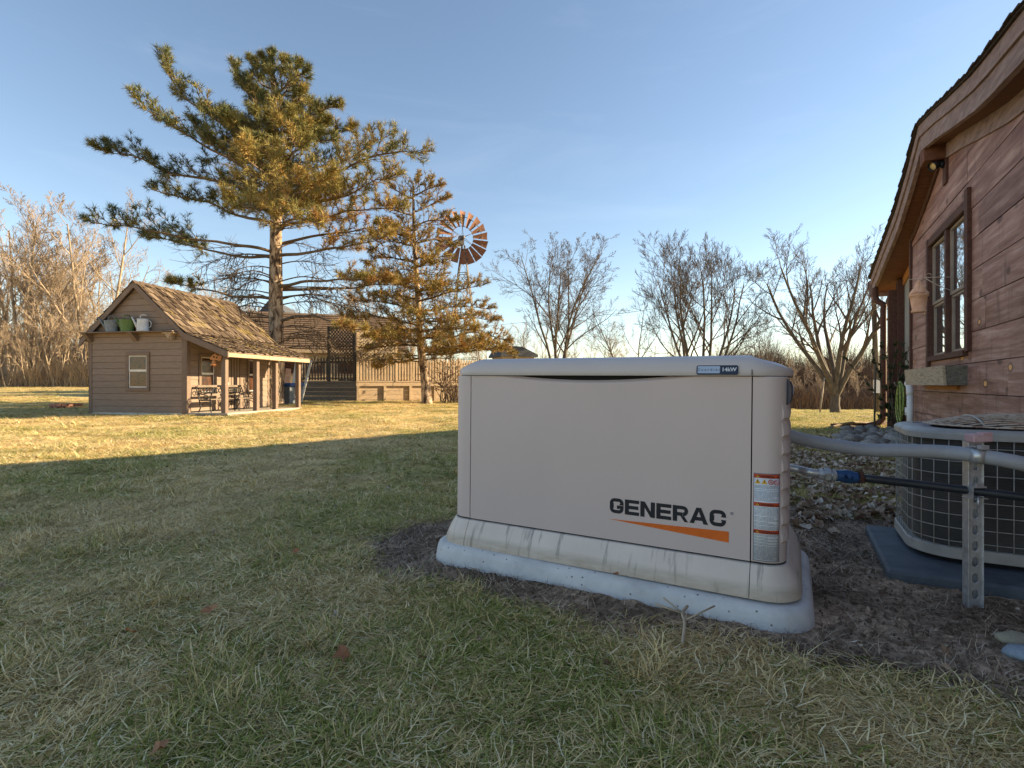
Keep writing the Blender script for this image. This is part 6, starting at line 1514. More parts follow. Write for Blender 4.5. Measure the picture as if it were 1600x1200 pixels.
class Pine:
    def __init__(s, seed): s.rng = random.Random(seed); s.T = MB(); s.Lb = MB(); s.D = MB(); s.tp = []; s.td = []; s.tr = []; s.limbs = []
    def tuft(s, p, d, r): s.tp.append(tuple(p)); s.td.append(tuple(d.normalized())); s.tr.append(r)
    def limb(s, path, r0, f0, sl, tone=0.5, dens=1.0, tw=1.0, sec=0.24, flat=0.55):
        rng = s.rng; pts = catmull(path, 6); n = len(pts)
        pts = [p+Vector((mnoise.noise(p*1.3), mnoise.noise(p*1.3+Vector((9,0,0))), mnoise.noise(p*1.3+Vector((0,9,0)))))*0.10 if 0 < i < n-1 else p for i, p in enumerate(pts)]
        rad = [max(0.012, r0*(1-0.82*i/(n-1))) for i in range(n)]
        mb = MB(); mb.tube(pts, rad, 6, cap=False); s.limbs.append(mb)
        cum = [0]
        for a, b in zip(pts[:-1], pts[1:]): cum.append(cum[-1]+(b-a).length)
        tot = cum[-1]; q = tot*f0; side = 1
        while q < tot:
            i = max(j for j in range(n) if cum[j] <= q); i = min(i, n-2); fr = (q-cum[i])/max(1e-6, cum[i+1]-cum[i]); p = pts[i].lerp(pts[i+1], fr); d = (pts[i+1]-pts[i]).normalized()
            t = q/tot
            for side in (1, -1):
                h = d.cross(Vector((0,0,1)));  h = h.normalized() if h.length > 0.05 else rand_perp(d, rng)
                v = (h*side+Vector((0,0,rng.uniform(-0.15, 0.75)*flat*1.3))+rand_perp(d, rng)*0.45+d*rng.uniform(0.35, 1.0)).normalized()
                L = sl*rng.uniform(0.55, 1.1)*(1.05-0.55*t)
                s.branchlet(mb, p, v, L, tone, dens, tw)
            q += sec*rng.uniform(0.75, 1.25)
        for k in range(3): s.branchlet(mb, pts[-1], ((pts[-1]-pts[-3]).normalized()+rand_perp(Vector((0,0,1)), rng)*0.3).normalized(), sl*0.4, tone, dens, tw)
    def branchlet(s, mb, p, v, L, tone, dens, tw):
        rng = s.rng; n = 4; pts = [p]; d = v
        for i in range(n): d = (d+rand_perp(d, rng)*0.16+Vector((0,0,0.12))).normalized(); pts.append(pts[-1]+d*L/n)
        mb.tube(pts, [0.016, 0.013, 0.011, 0.009, 0.007], 3, cap=False)
        tn = tone+rng.gauss(0, 0.12)
        for i in range(n+1):
            t = i/n
            if t < 0.3 and rng.random() > 0.25: continue
            if rng.random() > dens: continue
            dl = (pts[min(i+1, n)]-pts[max(i-1, 0)]).normalized()
            s.tuft(pts[i], dl, tn+0.15*(1-t))
            for j in range(2):
                w = (dl*0.8+rand_perp(dl, rng)*0.8+Vector((0,0,0.35))).normalized(); l2 = L*rng.uniform(0.18, 0.34); e = pts[i]+w*l2
                mb.tube([pts[i], e], [0.007, 0.004], 3, cap=False)
                if rng.random() < dens: s.tuft(e, w, tn); 
                if rng.random() < dens*0.22*tw: s.tuft(pts[i].lerp(e, 0.55), w, tn+0.08)
    def dead(s, path, r0, droop=0.5, n2=9):
        rng = s.rng; pts = catmull(path, 5); n = len(pts); mb = MB()
        mb.tube(pts, [max(0.006, r0*(1-0.85*i/(n-1))) for i in range(n)], 5, cap=False)
        for k in range(n2):
            i = rng.randrange(n//4, n-1); d = (pts[i+1]-pts[i]).normalized(); v = (d*0.7+rand_perp(d, rng)*0.8+Vector((0,0,-droop))).normalized()
            L = rng.uniform(0.35, 1.1); q = pts[i]; P_ = [q]
            for j in range(4): v = (v+rand_perp(v, rng)*0.25+Vector((0,0,-0.10+0.12*j))).normalized(); P_.append(P_[-1]+v*L/4)
            mb.tube(P_, [0.011, 0.009, 0.008, 0.006, 0.004], 3, cap=False)
            for j in range(3):
                w = (v+rand_perp(v, rng)*0.9).normalized(); mb.tube([P_[2], P_[2]+w*0.18, P_[2]+w*0.34+Vector((0,0,0.04))], [0.006, 0.005, 0.003], 3, cap=False)
        s.limbs.append(mb)
def deploy(pine, name, label, loc, needle, nn, nl, nw, seed, dead_mat='pinelimb'):
    t = thing(name, label, 'pine tree', loc)
    inv = -Vector(loc)
    def sh(mb): mb.v = [(a+inv.x, b+inv.y, c+inv.z) for a, b, c in mb.v]; return mb
    sh(pine.T).build('trunk', MT['pinebark'], t, recalc=False)
    for l in pine.limbs: sh(l).build('limb', MT[dead_mat], t, recalc=False)
    P = np.array(pine.tp)+np.array(inv); D = np.array(pine.td); rr = np.array(pine.tr)
    v, tr, rn = needle_cloud(P, D, rr, nn, nl, nw, seed); fast_mesh('crown', v, tr, needle, t, rn)
    print(name, 'tufts', len(P), 'tris', len(tr)); return t
ZP = 15.6
def Pp(px, py, dz=0.0): v = W(px, py, ZP+dz); return v
bp_ = Pine(5); s = bp_
tx = [(433,660),(432,560),(431,470),(431,380),(431,300),(430,220),(428,160),(425,118),(424,96)]
tb_ = [Pp(*p) for p in tx]; tb_[0] = Vector((tb_[0].x, ZP, gz(tb_[0].x, ZP)-0.3))
s.T.tube(catmull(tb_, 5), [float(x) for x in np.interp(np.linspace(0, 1, (len(tb_)-1)*5+1), [0, 0.12, 0.3, 0.6, 0.85, 1], [0.25, 0.215, 0.185, 0.12, 0.055, 0.02])], 14)
tx_at = lambda py: Pp(float(np.interp(py, [96,160,300,470,660], [424,428,431,431,433])), py)
# (start y on trunk, [(px, py, depth) ...], foliage start, side length, tone)
LIMBS = [
 (250, [(370,210,-0.5),(300,165,-0.8),(262,108,-0.9)], 0.30, 0.95, 0.42),
 (290, [(380,260,-0.8),(300,215,-1.2),(228,168,-1.4)], 0.28, 0.95, 0.40),
 (320, [(370,290,-0.3),(270,270,-0.6),(215,245,-0.7),(172,238,-0.8)], 0.25, 0.85, 0.35),
 (350, [(370,335,0.6),(300,310,1.0),(250,300,1.2)], 0.30, 0.85, 0.35),
 (395, [(370,380,-0.6),(280,370,-1.0),(210,355,-1.2),(160,350,-1.2)], 0.45, 0.85, 0.42),
 (400, [(370,400,0.4),(300,385,0.9),(240,372,1.3)], 0.55, 0.7, 0.40),
 (180, [(400,160,-0.3),(375,130,-0.4),(368,112,-0.4)], 0.2, 0.6, 0.35),
 (200, [(470,190,-0.3),(500,178,-0.5),(520,168,-0.6)], 0.25, 0.55, 0.42),
 (150, [(450,135,-0.2),(462,108,-0.2)], 0.1, 0.5, 0.38), (140, [(405,125,0.2),(395,100,0.2)], 0.1, 0.5, 0.38),
 (165, [(400,150,0.5),(385,140,0.8)], 0.1, 0.55, 0.4), (225, [(480,215,0.2),(520,208,0.3),(542,203,0.3)], 0.3, 0.55, 0.45),
 (240, [(390,225,0.6),(350,195,1.0),(330,175,1.2)], 0.2, 0.75, 0.4),
 (260, [(380,245,-0.2),(330,225,-0.3),(310,200,-0.3)], 0.2, 0.8, 0.45),
 (305, [(490,285,-0.4),(560,255,-0.8),(610,235,-1.0),(645,238,-1.0)], 0.30, 0.95, 0.42),
 (290, [(480,265,0.5),(550,245,0.9),(600,215,1.1)], 0.30, 0.85, 0.38),
 (330, [(490,315,-1.0),(550,300,-1.6),(600,280,-1.9)], 0.25, 0.9, 0.52),
 (355, [(480,345,-0.6),(540,330,-1.0),(612,325,-1.2)], 0.35, 0.85, 0.62),
 (380, [(480,370,0.2),(540,360,0.2),(600,355,0.2)], 0.4, 0.75, 0.66),
 (400, [(480,395,-0.4),(540,385,-0.6),(595,372,-0.6)], 0.5, 0.65, 0.70),
 (300, [(425,290,-1.2),(410,270,-2.2),(390,250,-2.8)], 0.2, 0.95, 0.62),
 (320, [(445,315,-1.2),(470,300,-2.3),(500,285,-3.0)], 0.2, 0.95, 0.66),
 (270, [(440,262,-0.9),(455,245,-1.7),(470,230,-2.2)], 0.2, 0.85, 0.60),
 (255, [(420,245,-0.9),(405,230,-1.5)], 0.2, 0.8, 0.55),
 (345, [(425,335,-1.3),(400,325,-2.4),(370,320,-3.0)], 0.25, 0.85, 0.58),
 (365, [(440,355,-1.2),(460,345,-2.4),(485,345,-3.0)], 0.3, 0.85, 0.70),
 (290, [(430,280,1.3),(440,270,2.2)], 0.2, 0.9, 0.4), (330, [(410,320,1.5),(390,305,2.6)], 0.2, 0.9, 0.4), (340, [(450,330,1.5),(480,320,2.6)], 0.2, 0.9, 0.45),
 (215, [(420,205,-0.6),(405,190,-1.1)], 0.15, 0.7, 0.5), (215, [(445,205,-0.5),(465,195,-0.9)], 0.15, 0.7, 0.55), (190, [(435,180,0.6),(445,170,1.0)], 0.15, 0.6, 0.4),
 (130, [(428,112,-0.1),(440,100,-0.1)], 0.1, 0.4, 0.42), (120, [(418,105,0.0),(412,96,0.0)], 0.1, 0.35, 0.4), (112, [(425,100,0),(425,90,0)], 0.0, 0.3, 0.42), (175, [(455,162,-0.2),(470,150,-0.3)], 0.1, 0.5, 0.45),
 (470, [(380,462,-0.3),(330,455,-0.6),(280,445,-0.8)], 0.75, 0.5, 0.75), (450, [(480,440,-0.3),(540,437,-0.5),(600,440,-0.6)], 0.62, 0.62, 0.85), (452, [(490,452,0.4),(560,448,0.5),(620,444,0.6)], 0.68, 0.6, 0.85), (500, [(480,495,-0.5),(520,505,-1.0),(560,515,-1.2)], 0.75, 0.4, 0.8),
]
for (sy, pth, f0, sl, tone) in LIMBS:
    p0_ = tx_at(sy); s.limb([p0_]+[Pp(*q) for q in pth], 0.052 if len(pth) > 2 else 0.038, f0, sl*1.22, min(0.72, tone+0.05)+0.10*(pth[-1][0]-431)/220, 0.86, 0.8, 0.25)
fr2 = random.Random(123)
for k in range(22):
    sy = fr2.uniform(150, 375); env = float(np.interp(sy, [100,150,230,300,380], [20,55,110,150,130])); a = fr2.uniform(0, 2*PI)
    ex, ez = math.cos(a)*env*fr2.uniform(0.6, 0.95), math.sin(a)*env*0.019*fr2.uniform(0.6, 0.95)
    s.limb([tx_at(sy), Pp(429+ex*0.5, sy-fr2.uniform(5, 20), ez*0.5), Pp(428+ex, sy-fr2.uniform(10, 45), ez)], 0.03, 0.30, 0.85, 0.45+0.10*ex/150-0.08*(ez > 0.3)+0.10*(ez < -0.8), 0.85, 0.9, 0.25)
rng = random.Random(77)
for k in range(34):
    sy = rng.uniform(385, 545); side = rng.choice((-1, 1)); ln = rng.uniform(70, 150); dz = rng.uniform(-2.0, 2.0)
    bend = rng.uniform(-5, 22); p0_ = tx_at(sy)
    s.dead([p0_, Pp(431+side*ln*0.35, sy-rng.uniform(0, 12), dz*0.35), Pp(431+side*ln*0.7, sy+bend*0.4-6, dz*0.7), Pp(431+side*ln, sy+bend, dz)], 0.024, 0.55, 14)
deploy(s, 'pine_tree', 'tall spreading pine with green and golden needles behind the playhouse', (tb_[0].x, ZP, gz(tb_[0].x, ZP)), MT['needle'], 19, 0.185, 0.013, 3)
# smaller golden pine
ZP2 = 17.2
def Pq(px, py, dz=0.0): return W(px, py, ZP2+dz)
s = Pine(8); tx2 = [(668,632),(664,590),(657,540),(654,480),(650,420),(647,360),(646,310),(646,284)]
tb2 = [Pq(*p) for p in tx2]; tb2[0] = Vector((tb2[0].x, ZP2, gz(tb2[0].x, ZP2)-0.2))
s.T.tube(catmull(tb2, 5), [float(x) for x in np.interp(np.linspace(0, 1, 36), [0, 0.1, 0.3, 0.6, 1], [0.185, 0.155, 0.115, 0.07, 0.02])], 12)
t2 = lambda py: Pq(float(np.interp(py, [284,360,480,540,632], [646,647,654,657,668])), py)
L2 = [(310,[(625,300,0),(612,292,0)]),(305,[(665,298,-.2),(678,292,-.2)]),(300,[(650,285,.1)]),(335,[(620,328,-.3),(600,322,-.4)]),(330,[(670,322,.2),(690,312,.3)]),
 (360,[(620,352,.4),(597,350,.6)]),(355,[(675,348,-.3),(702,345,-.5)]),(385,[(620,378,-.4),(590,385,-.7)]),(380,[(680,376,.3),(700,382,.5)]),(405,[(675,400,-.4),(690,406,-.7)]),(410,[(610,402,.4),(580,408,.6)]),
 (435,[(615,432,-.6),(575,436,-1.0),(550,438,-1.2)]),(440,[(610,440,.6),(570,446,1.0)]),(430,[(672,428,.5),(688,430,.8)]),(470,[(690,462,-.5),(720,450,-.8),(748,447,-.9)]),(465,[(610,462,.6),(580,468,.9)]),(490,[(700,480,.4),(740,478,.7),(758,482,.8)]),
 (510,[(610,500,-.5),(570,495,-.9),(545,498,-1.1)]),(515,[(620,520,-.2),(585,525,-.5)]),(505,[(700,500,-.5),(740,500,-.9),(765,500,-1.0)]),(530,[(700,525,-.3),(750,522,-.6),(785,530,-.8)]),(545,[(710,545,.2),(760,548,.3),(792,552,.4)]),(540,[(610,540,.4),(580,545,.6)]),(560,[(620,565,-.4),(600,572,-.6)]),(550,[(700,552,-.6),(740,545,-1.0),(775,546,-1.2)]),
 (420,[(655,415,-1.0),(670,410,-1.6)]),(520,[(700,510,-1.2),(735,515,-2.0)]),(535,[(620,530,-1.2),(590,530,-2.0)]),(555,[(720,550,.8),(770,545,1.2)]),(455,[(680,452,-1.0),(696,455,-1.6)]),(370,[(620,365,-.9),(605,360,-1.3)]),(550,[(700,545,-1.5),(745,535,-2.4)]),(480,[(600,475,-.8),(560,470,-1.3)]),(460,[(660,455,-1.0),(680,450,-1.8)]),(500,[(655,495,-1.0),(650,490,-1.9)]),(380,[(645,375,-.8),(640,372,-1.2)]),(480,[(640,475,1.0),(625,470,1.8)]),(530,[(670,525,1.0),(690,520,2.0)])]
for sy, pth in L2: s.limb([t2(sy)]+[Pq(*q) for q in pth], 0.032, 0.12, 0.74, 0.52, 0.86, 0.9, 0.19)
rng = random.Random(5)
for k in range(16):
    sy = rng.uniform(400, 570); side = rng.choice((-1, 1)); ln = rng.uniform(35, 85); dz = rng.uniform(-1.2, 1.2)
    s.dead([t2(sy), Pq(654+side*ln*0.5, sy-4, dz*0.5), Pq(656+side*ln, sy+rng.uniform(-8, 14), dz)], 0.025, 0.2, 7)
deploy(s, 'pine_tree', 'smaller sparse golden pine in front of the deck beside the windmill', (tb2[0].x, ZP2, gz(tb2[0].x, ZP2)), MT['needle2'], 13, 0.13, 0.014, 4)
# low dark shrub by the deck end
rng = random.Random(12)
sh_ = thing('tangled_shrub', 'tangled rusty leafed shrub against the deck end left of the generator', 'shrub', ( (706-800)/F*18.0, 18.0, gz(-2, 18.0)))
mb = MB(); lf = []
for k in range(46):
    a = rng.uniform(0, 6.3); d = Vector((math.cos(a)*0.35, math.sin(a)*0.3, 1)).normalized(); p = Vector((rng.uniform(-0.4, 0.4), rng.uniform(-0.3, 0.3), 0)); P_ = [p]
    for j in range(6): d = (d+rand_perp(d, rng)*0.35+Vector((0,0,-0.05*j))).normalized(); P_.append(P_[-1]+d*rng.uniform(0.18, 0.32)); lf.append((P_[-1], d))
    mb.tube(P_, [0.014,0.012,0.011,0.009,0.008,0.006,0.004], 3, cap=False)
mb.build('stems', MT['twiggrey'], sh_, recalc=False)
P = np.array([tuple(a) for a, b in lf]); D = np.array([tuple(b) for a, b in lf]); v, tr, rn = needle_cloud(P, D, np.full(len(P), 0.9), 6, 0.06, 0.04, 9); fast_mesh('leaves', v, tr, MT['brush2'], sh_, rn)
# climbing plant at the house corner
cl = thing('climbing_plant', 'leggy dark green plant in the corner between hose and grey wall', 'plant', toW(U2-0.06, 9.9, 0.0))
mb = MB(); lf = []
for k in range(12):
    p = Vector((rng.uniform(-0.2, 0.15), rng.uniform(-0.25, 0.3), 0)); d = Vector((rng.uniform(-0.12, 0.12), rng.uniform(-0.12, 0.12), 1)).normalized(); P_ = [p]
    for j in range(8): d = (d+rand_perp(d, rng)*0.18).normalized(); P_.append(P_[-1]+d*0.16); lf.append((P_[-1], d))
    mb.tube(P_, 0.006, 4, cap=False)
mb.build('stems', MT['twiggrey'], cl, recalc=False)
MT['ivy'] = needle_mat('dark_leaves', [(0, (0.015,0.03,0.012)), (1, (0.04,0.06,0.022))])
v, tr, rn = needle_cloud(np.array([tuple(a) for a, b in lf]), np.array([tuple(b) for a, b in lf]), np.full(len(lf), 0.5), 5, 0.07, 0.05, 9); fast_mesh('leaves', v, tr, MT['ivy'], cl, rn)
# vine on the last porch posts
iv = thing('dry_vine', 'dry twiggy vine climbing between the rear porch posts of the playhouse', 'vine', pw(PX-0.3, 2.05, 0.03))
mb = MB()
for k in range(26):
    p = Vector((rng.uniform(-0.08, 0.08), rng.uniform(-0.06, 0.06), 0)); P_ = [p]; d = Vector((0,0,1))
    for j in range(10): d = (Vector((0,0,1))+rand_perp(Vector((0,0,1)), rng)*0.6-Vector((P_[-1].x*3, P_[-1].y*3, 0))).normalized(); P_.append(P_[-1]+d*0.135)
    mb.tube(P_, 0.007, 3, cap=False)
mb.build('stems', MT['twigtan'], iv, recalc=False)

# ------------------------------------------------------------------ grass, straw and fallen leaves
def blade_mat():
    m, nt, b = base_mat('lawn_blades')
    r = attr(nt); tint = attr(nt, 'tint', 'INSTANCER')
    straw = ramp(nt, [(0.0, (0.14,0.095,0.045)), (0.18, (0.56,0.40,0.18)), (0.55, (0.88,0.68,0.33)), (1.0, (0.96,0.86,0.58))], r).outputs[0]
    frac = math_(nt, 'FRACT', math_(nt, 'MULTIPLY', r, 7.31))
    green = ramp(nt, [(0.0, (0.10,0.13,0.03)), (0.5, (0.30,0.33,0.08)), (1.0, (0.62,0.56,0.22))], frac).outputs[0]
    f = ramp(nt, [(0.45, (0,0,0)), (0.55, (1,1,1))], math_(nt, 'ADD', math_(nt, 'SUBTRACT', tint, math_(nt, 'FRACT', math_(nt, 'MULTIPLY', r, 3.77))), 0.5)).outputs[0]
    col = mixc(nt, f, straw, green); tl = nt.nodes.new('ShaderNodeBsdfTranslucent'); df = nt.nodes.new('ShaderNodeBsdfDiffuse'); ms = nt.nodes.new('ShaderNodeMixShader'); ms.inputs[0].default_value = 0.2
    nt.links.new(col, tl.inputs[0]); nt.links.new(col, df.inputs[0]); nt.links.new(df.outputs[0], ms.inputs[1]); nt.links.new(tl.outputs[0], ms.inputs[2]); nt.links.new(ms.outputs[0], nt.nodes['Material Output'].inputs[0])
    return m
MT['blade'] = blade_mat()
def leaf_mat():
    m, nt, b = base_mat('dead_leaves'); r = attr(nt, 'tint', 'INSTANCER')
    col = ramp(nt, [(0.0, (0.11,0.06,0.035)), (0.4, (0.28,0.18,0.115)), (0.75, (0.48,0.38,0.29)), (1.0, (0.62,0.55,0.46))], r).outputs[0]
    nt.links.new(col, b.inputs['Base Color']); b.inputs['Roughness'].default_value = 0.7; return m
MT['leaf'] = leaf_mat()
lib = bpy.data.collections.new('tuft_library')
def blades_patch(seed, R0, N, Lr, w, lie, bend, nseg=3):
    rng = np.random.default_rng(seed); a = rng.uniform(0, 2*PI, N); rr = R0*np.sqrt(rng.uniform(0, 1, N)); P = np.stack([rr*np.cos(a), rr*np.sin(a), np.full(N, -0.004)], -1)
    main = rng.uniform(0, 2*PI); az = np.where(rng.random(N) < 0.55, main+rng.normal(0, 0.6, N), rng.uniform(0, 2*PI, N)); el = np.clip(rng.normal(lie, 0.38, N), 0.03, 1.5); L = rng.uniform(*Lr, N)
    pts = [P]; e = el.copy(); p = P
    for s_ in range(nseg):
        p = p+np.stack([np.cos(e)*np.cos(az), np.cos(e)*np.sin(az), np.sin(e)], -1)*(L/nseg)[:, None]; p[:, 2] = np.maximum(p[:, 2], 0.002+0.006*rng.random(N)); pts.append(p.copy()); e = e-bend*rng.uniform(0.4, 1.4, N); az = az+rng.normal(0, 0.35, N)
    side = np.stack([-np.sin(az), np.cos(az), np.full(N, 0.0)], -1); vs = []
    for i, q in enumerate(pts):
        ww = w*(1-0.75*i/nseg) if i < nseg else 0
        if i < nseg: vs += [q-side*ww/2, q+side*ww/2]
        else: vs += [q]
    nv = 2*nseg+1; v = np.stack(vs, 1).reshape(-1, 3); b = np.arange(N)[:, None]*nv; T = []
    for i in range(nseg-1): T += [b+[2*i, 2*i+1, 2*i+3], b+[2*i, 2*i+3, 2*i+2]]
    T += [b+[2*nseg-2, 2*nseg-1, 2*nseg]]; t = np.concatenate(T)
    me_o = fast_mesh('grass_patch', v, t, MT['blade'], None, np.repeat(rng.uniform(0, 1, N), nv)); C.objects.unlink(me_o); lib_cols[-1].objects.link(me_o); return me_o
lib_cols = []
def new_lib(n): c = bpy.data.collections.new(n); lib_cols.append(c); return c
def scatter(name, label, cat, coll, pts, rot, scl, idx, tint):
    n = len(pts); me = bpy.data.meshes.new(name); me.vertices.add(n); me.vertices.foreach_set('co', pts.astype(np.float32).ravel())
    for nm, ty, arr in (('rot', 'FLOAT_VECTOR', rot), ('scl', 'FLOAT_VECTOR', scl)):
        at = me.attributes.new(nm, ty, 'POINT'); at.data.foreach_set('vector', arr.astype(np.float32).ravel())
    at = me.attributes.new('idx', 'INT', 'POINT'); at.data.foreach_set('value', idx.astype(np.int32)); at = me.attributes.new('tint', 'FLOAT', 'POINT'); at.data.foreach_set('value', tint.astype(np.float32))
    o = bpy.data.objects.new(name, me); C.objects.link(o); o['kind'] = 'stuff'; tag(o, label, cat)
    ng = bpy.data.node_groups.new(name, 'GeometryNodeTree'); ng.interface.new_socket('Geometry', in_out='INPUT', socket_type='NodeSocketGeometry'); ng.interface.new_socket('Geometry', in_out='OUTPUT', socket_type='NodeSocketGeometry')
    gi = ng.nodes.new('NodeGroupInput'); go = ng.nodes.new('NodeGroupOutput'); ip = ng.nodes.new('GeometryNodeInstanceOnPoints'); ci_ = ng.nodes.new('GeometryNodeCollectionInfo')
    ci_.inputs['Collection'].default_value = coll; ci_.inputs['Separate Children'].default_value = True; ci_.inputs['Reset Children'].default_value = True
    def na(nm, ty): a = ng.nodes.new('GeometryNodeInputNamedAttribute'); a.data_type = ty; a.inputs[0].default_value = nm; return a.outputs[0]
    ip.inputs['Pick Instance'].default_value = True
    ng.links.new(gi.outputs[0], ip.inputs['Points']); ng.links.new(ci_.outputs[0], ip.inputs['Instance']); ng.links.new(na('idx', 'INT'), ip.inputs['Instance Index'])
    ng.links.new(na('rot', 'FLOAT_VECTOR'), ip.inputs['Rotation']); ng.links.new(na('scl', 'FLOAT_VECTOR'), ip.inputs['Scale']); ng.links.new(ip.outputs[0], go.inputs[0])
    mo = o.modifiers.new('scatter', 'NODES'); mo.node_group = ng; return o
lc = new_lib('near_grass')
for i in range(7): blades_patch(200+i, 0.085, 85, (0.028, 0.066), 0.0028, 0.16, 0.16)     # matted
for i in range(3): blades_patch(300+i, 0.06, 70, (0.04, 0.09), 0.0024, 0.75, 0.30)        # upright tufts
def in_solid(x, y):
    a, b = (Vector((x, y, 0))-Vector((GO.x, GO.y, 0))).dot(U), (Vector((x, y, 0))-Vector((GO.x, GO.y, 0))).dot(V)
    if XL-0.09 < a < XR+0.09 and -0.09 < b < YD+0.09: return True
    u_, s_ = x*U.x+y*U.y, x*V.x+y*V.y
    if u_ > UW-0.02 and 0.3 < s_ < 10.4: return True
    q = Vector((x-RX, y-RY, 0)); lx, ly = q.x*math.cos(PA)-q.y*math.sin(PA), q.x*math.sin(PA)+q.y*math.cos(PA)
    if -WD-0.05 < lx < PX+0.1 and -0.04 < ly < LEN+0.05: return True
    a, b = x-1.40, y-1.94; lu, lv = a*U.x+b*U.y, a*V.x+b*V.y
    return -0.05 < lu < 1.6 and -0.07 < lv < 0.7
rng = np.random.default_rng(42)
def gen_pts(N, Y0, Y1, dens_pow, lo=-1.04, hi=1.04):
    # uniform in area over the view wedge
    Y = np.sqrt(rng.uniform(Y0**2, Y1**2, N)); X = Y*rng.uniform(lo, hi, N); return X, Y
P, RT, SC, IX, TN = [], [], [], [], []
def add_band(N, Y0, Y1, s0, s1, upr, hscale):
    X, Y = gen_pts(N, Y0, Y1, 1)
    for x, y in zip(X, Y):
        x, y = float(x), float(y)
        if in_solid(x, y): continue
        d = dirt_at(x, y); l = litter_at(x, y)
        if rng.random() < d*1.02: continue
        if rng.random() < l*0.1: continue
        gr = green_at(x, y); sc = rng.uniform(s0, s1); P.append((x, y, gz(x, y))); RT.append((rng.normal(0, 0.06), rng.normal(0, 0.06), rng.uniform(0, 6.28)))
        up_ = rng.random() < upr*(0.6+gr); IX.append(7+int(rng.integers(0, 3)) if up_ else int(rng.integers(0, 7))); hs = hscale*rng.uniform(0.7, 1.25)*(0.8+0.7*max(0, mnoise.noise(Vector((x*2.1, y*2.1, 40))))*2)
        SC.append((sc, sc, sc*hs)); TN.append(min(0.62, gr+rng.normal(0, 0.12)+(0.15 if up_ else 0)))
add_band(5600, 0.85, 3.2, 0.8, 1.4, 0.10, 0.62)
add_band(8000, 3.2, 8.0, 1.2, 2.0, 0.2, 0.5)
add_band(9000, 8.0, 20.0, 2.0, 3.6, 0.2, 0.34)
add_band(7000, 20.0, 55.0, 4.0, 7.5, 0.2, 0.20)
for k in range(130):      # straw tussocks
    Y = float(np.sqrt(rng.uniform(0.95**2, 7.0**2))); X = Y*float(rng.uniform(-1.02, 1.02))
    if in_solid(X, Y) or dirt_at(X, Y) > 0.15 or mnoise.noise(Vector((X*1.3, Y*1.3, 77))) < 0.0: continue
    for j in range(3):
        x, y = X+float(rng.normal(0, 0.02)), Y+float(rng.normal(0, 0.02)); sc = float(rng.uniform(0.9, 1.5)); P.append((x, y, gz(x, y))); RT.append((float(rng.normal(0, 0.2)), float(rng.normal(0, 0.2)), float(rng.uniform(0, 6.28)))); IX.append(7+int(rng.integers(0, 3))); SC.append((sc, sc, sc*0.6)); TN.append(-0.1)
print('GRASS', len(P))
scatter('lawn_grass', 'patchy winter lawn of straw coloured and green grass', 'grass', lc, np.array(P), np.array(RT), np.array(SC), np.array(IX), np.array(TN))
# dead straw and fine debris on the bare soil
lc2 = new_lib('soil_straw')
MT['soilstraw'] = needle_mat('weathered_straw', [(0, (0.09,0.06,0.04)), (0.5, (0.30,0.21,0.14)), (0.85, (0.52,0.40,0.28)), (1, (0.80,0.68,0.52))])
for i in range(4): q_ = blades_patch(400+i, 0.10, 24, (0.02, 0.075), 0.0019, 0.08, 0.10, 2); q_.data.materials.clear(); q_.data.materials.append(MT['soilstraw'])
P, RT, SC, IX, TN = [], [], [], [], []
for k in range(8000):
    x, y = float(rng.uniform(-0.9, 3.0)), float(rng.uniform(0.9, 3.4))
    d = dirt_at(x, y)
    if d < 0.25 or in_solid(x, y): continue
    if rng.random() > 0.40+0.5*mnoise.noise(Vector((x*4, y*4, 12))): continue
    P.append((x, y, gz(x, y)-0.002)); RT.append((0, 0, rng.uniform(0, 6.28))); s_ = rng.uniform(0.6, 1.2); SC.append((s_, s_, s_)); IX.append(int(rng.integers(0, 4))); TN.append(-0.6)
scatter('soil_straw', 'dry straw and roots strewn on the bare soil round the generator', 'straw', lc2, np.array(P), np.array(RT), np.array(SC), np.array(IX), np.array(TN))
# clods
lc4 = new_lib('clods')
MT['soil'] = M('dark_soil', [(0.3, (0.07,0.05,0.034)), (0.55, (0.19,0.135,0.095)), (0.8, (0.40,0.30,0.21))], 12, rough=0.95, bump=0.5)
for i in range(3):
    me = rock_mesh(60+i, 'clod'); me.materials.clear(); me.materials.append(MT['soil']); o = bpy.data.objects.new('clod', me); lc4.objects.link(o)
P, RT, SC, IX, TN = [], [], [], [], []
for k in range(16000):
    x, y = float(rng.uniform(-0.9, 3.0)), float(rng.uniform(0.9, 3.4)); d = dirt_at(x, y)
    if d < 0.3 or in_solid(x, y): continue
    P.append((x, y, gz(x, y)-0.003)); RT.append(tuple(rng.uniform(0, 6.28, 3))); s_ = float(rng.gamma(2.0, 0.0016)+0.0015); SC.append((s_, s_, s_*0.8)); IX.append(int(rng.integers(0, 3))); TN.append(0)
scatter('soil_clods', 'dark crumbly clods of bare soil round the generator and air conditioner', 'soil', lc4, np.array(P), np.array(RT), np.array(SC), np.array(IX), np.array(TN))
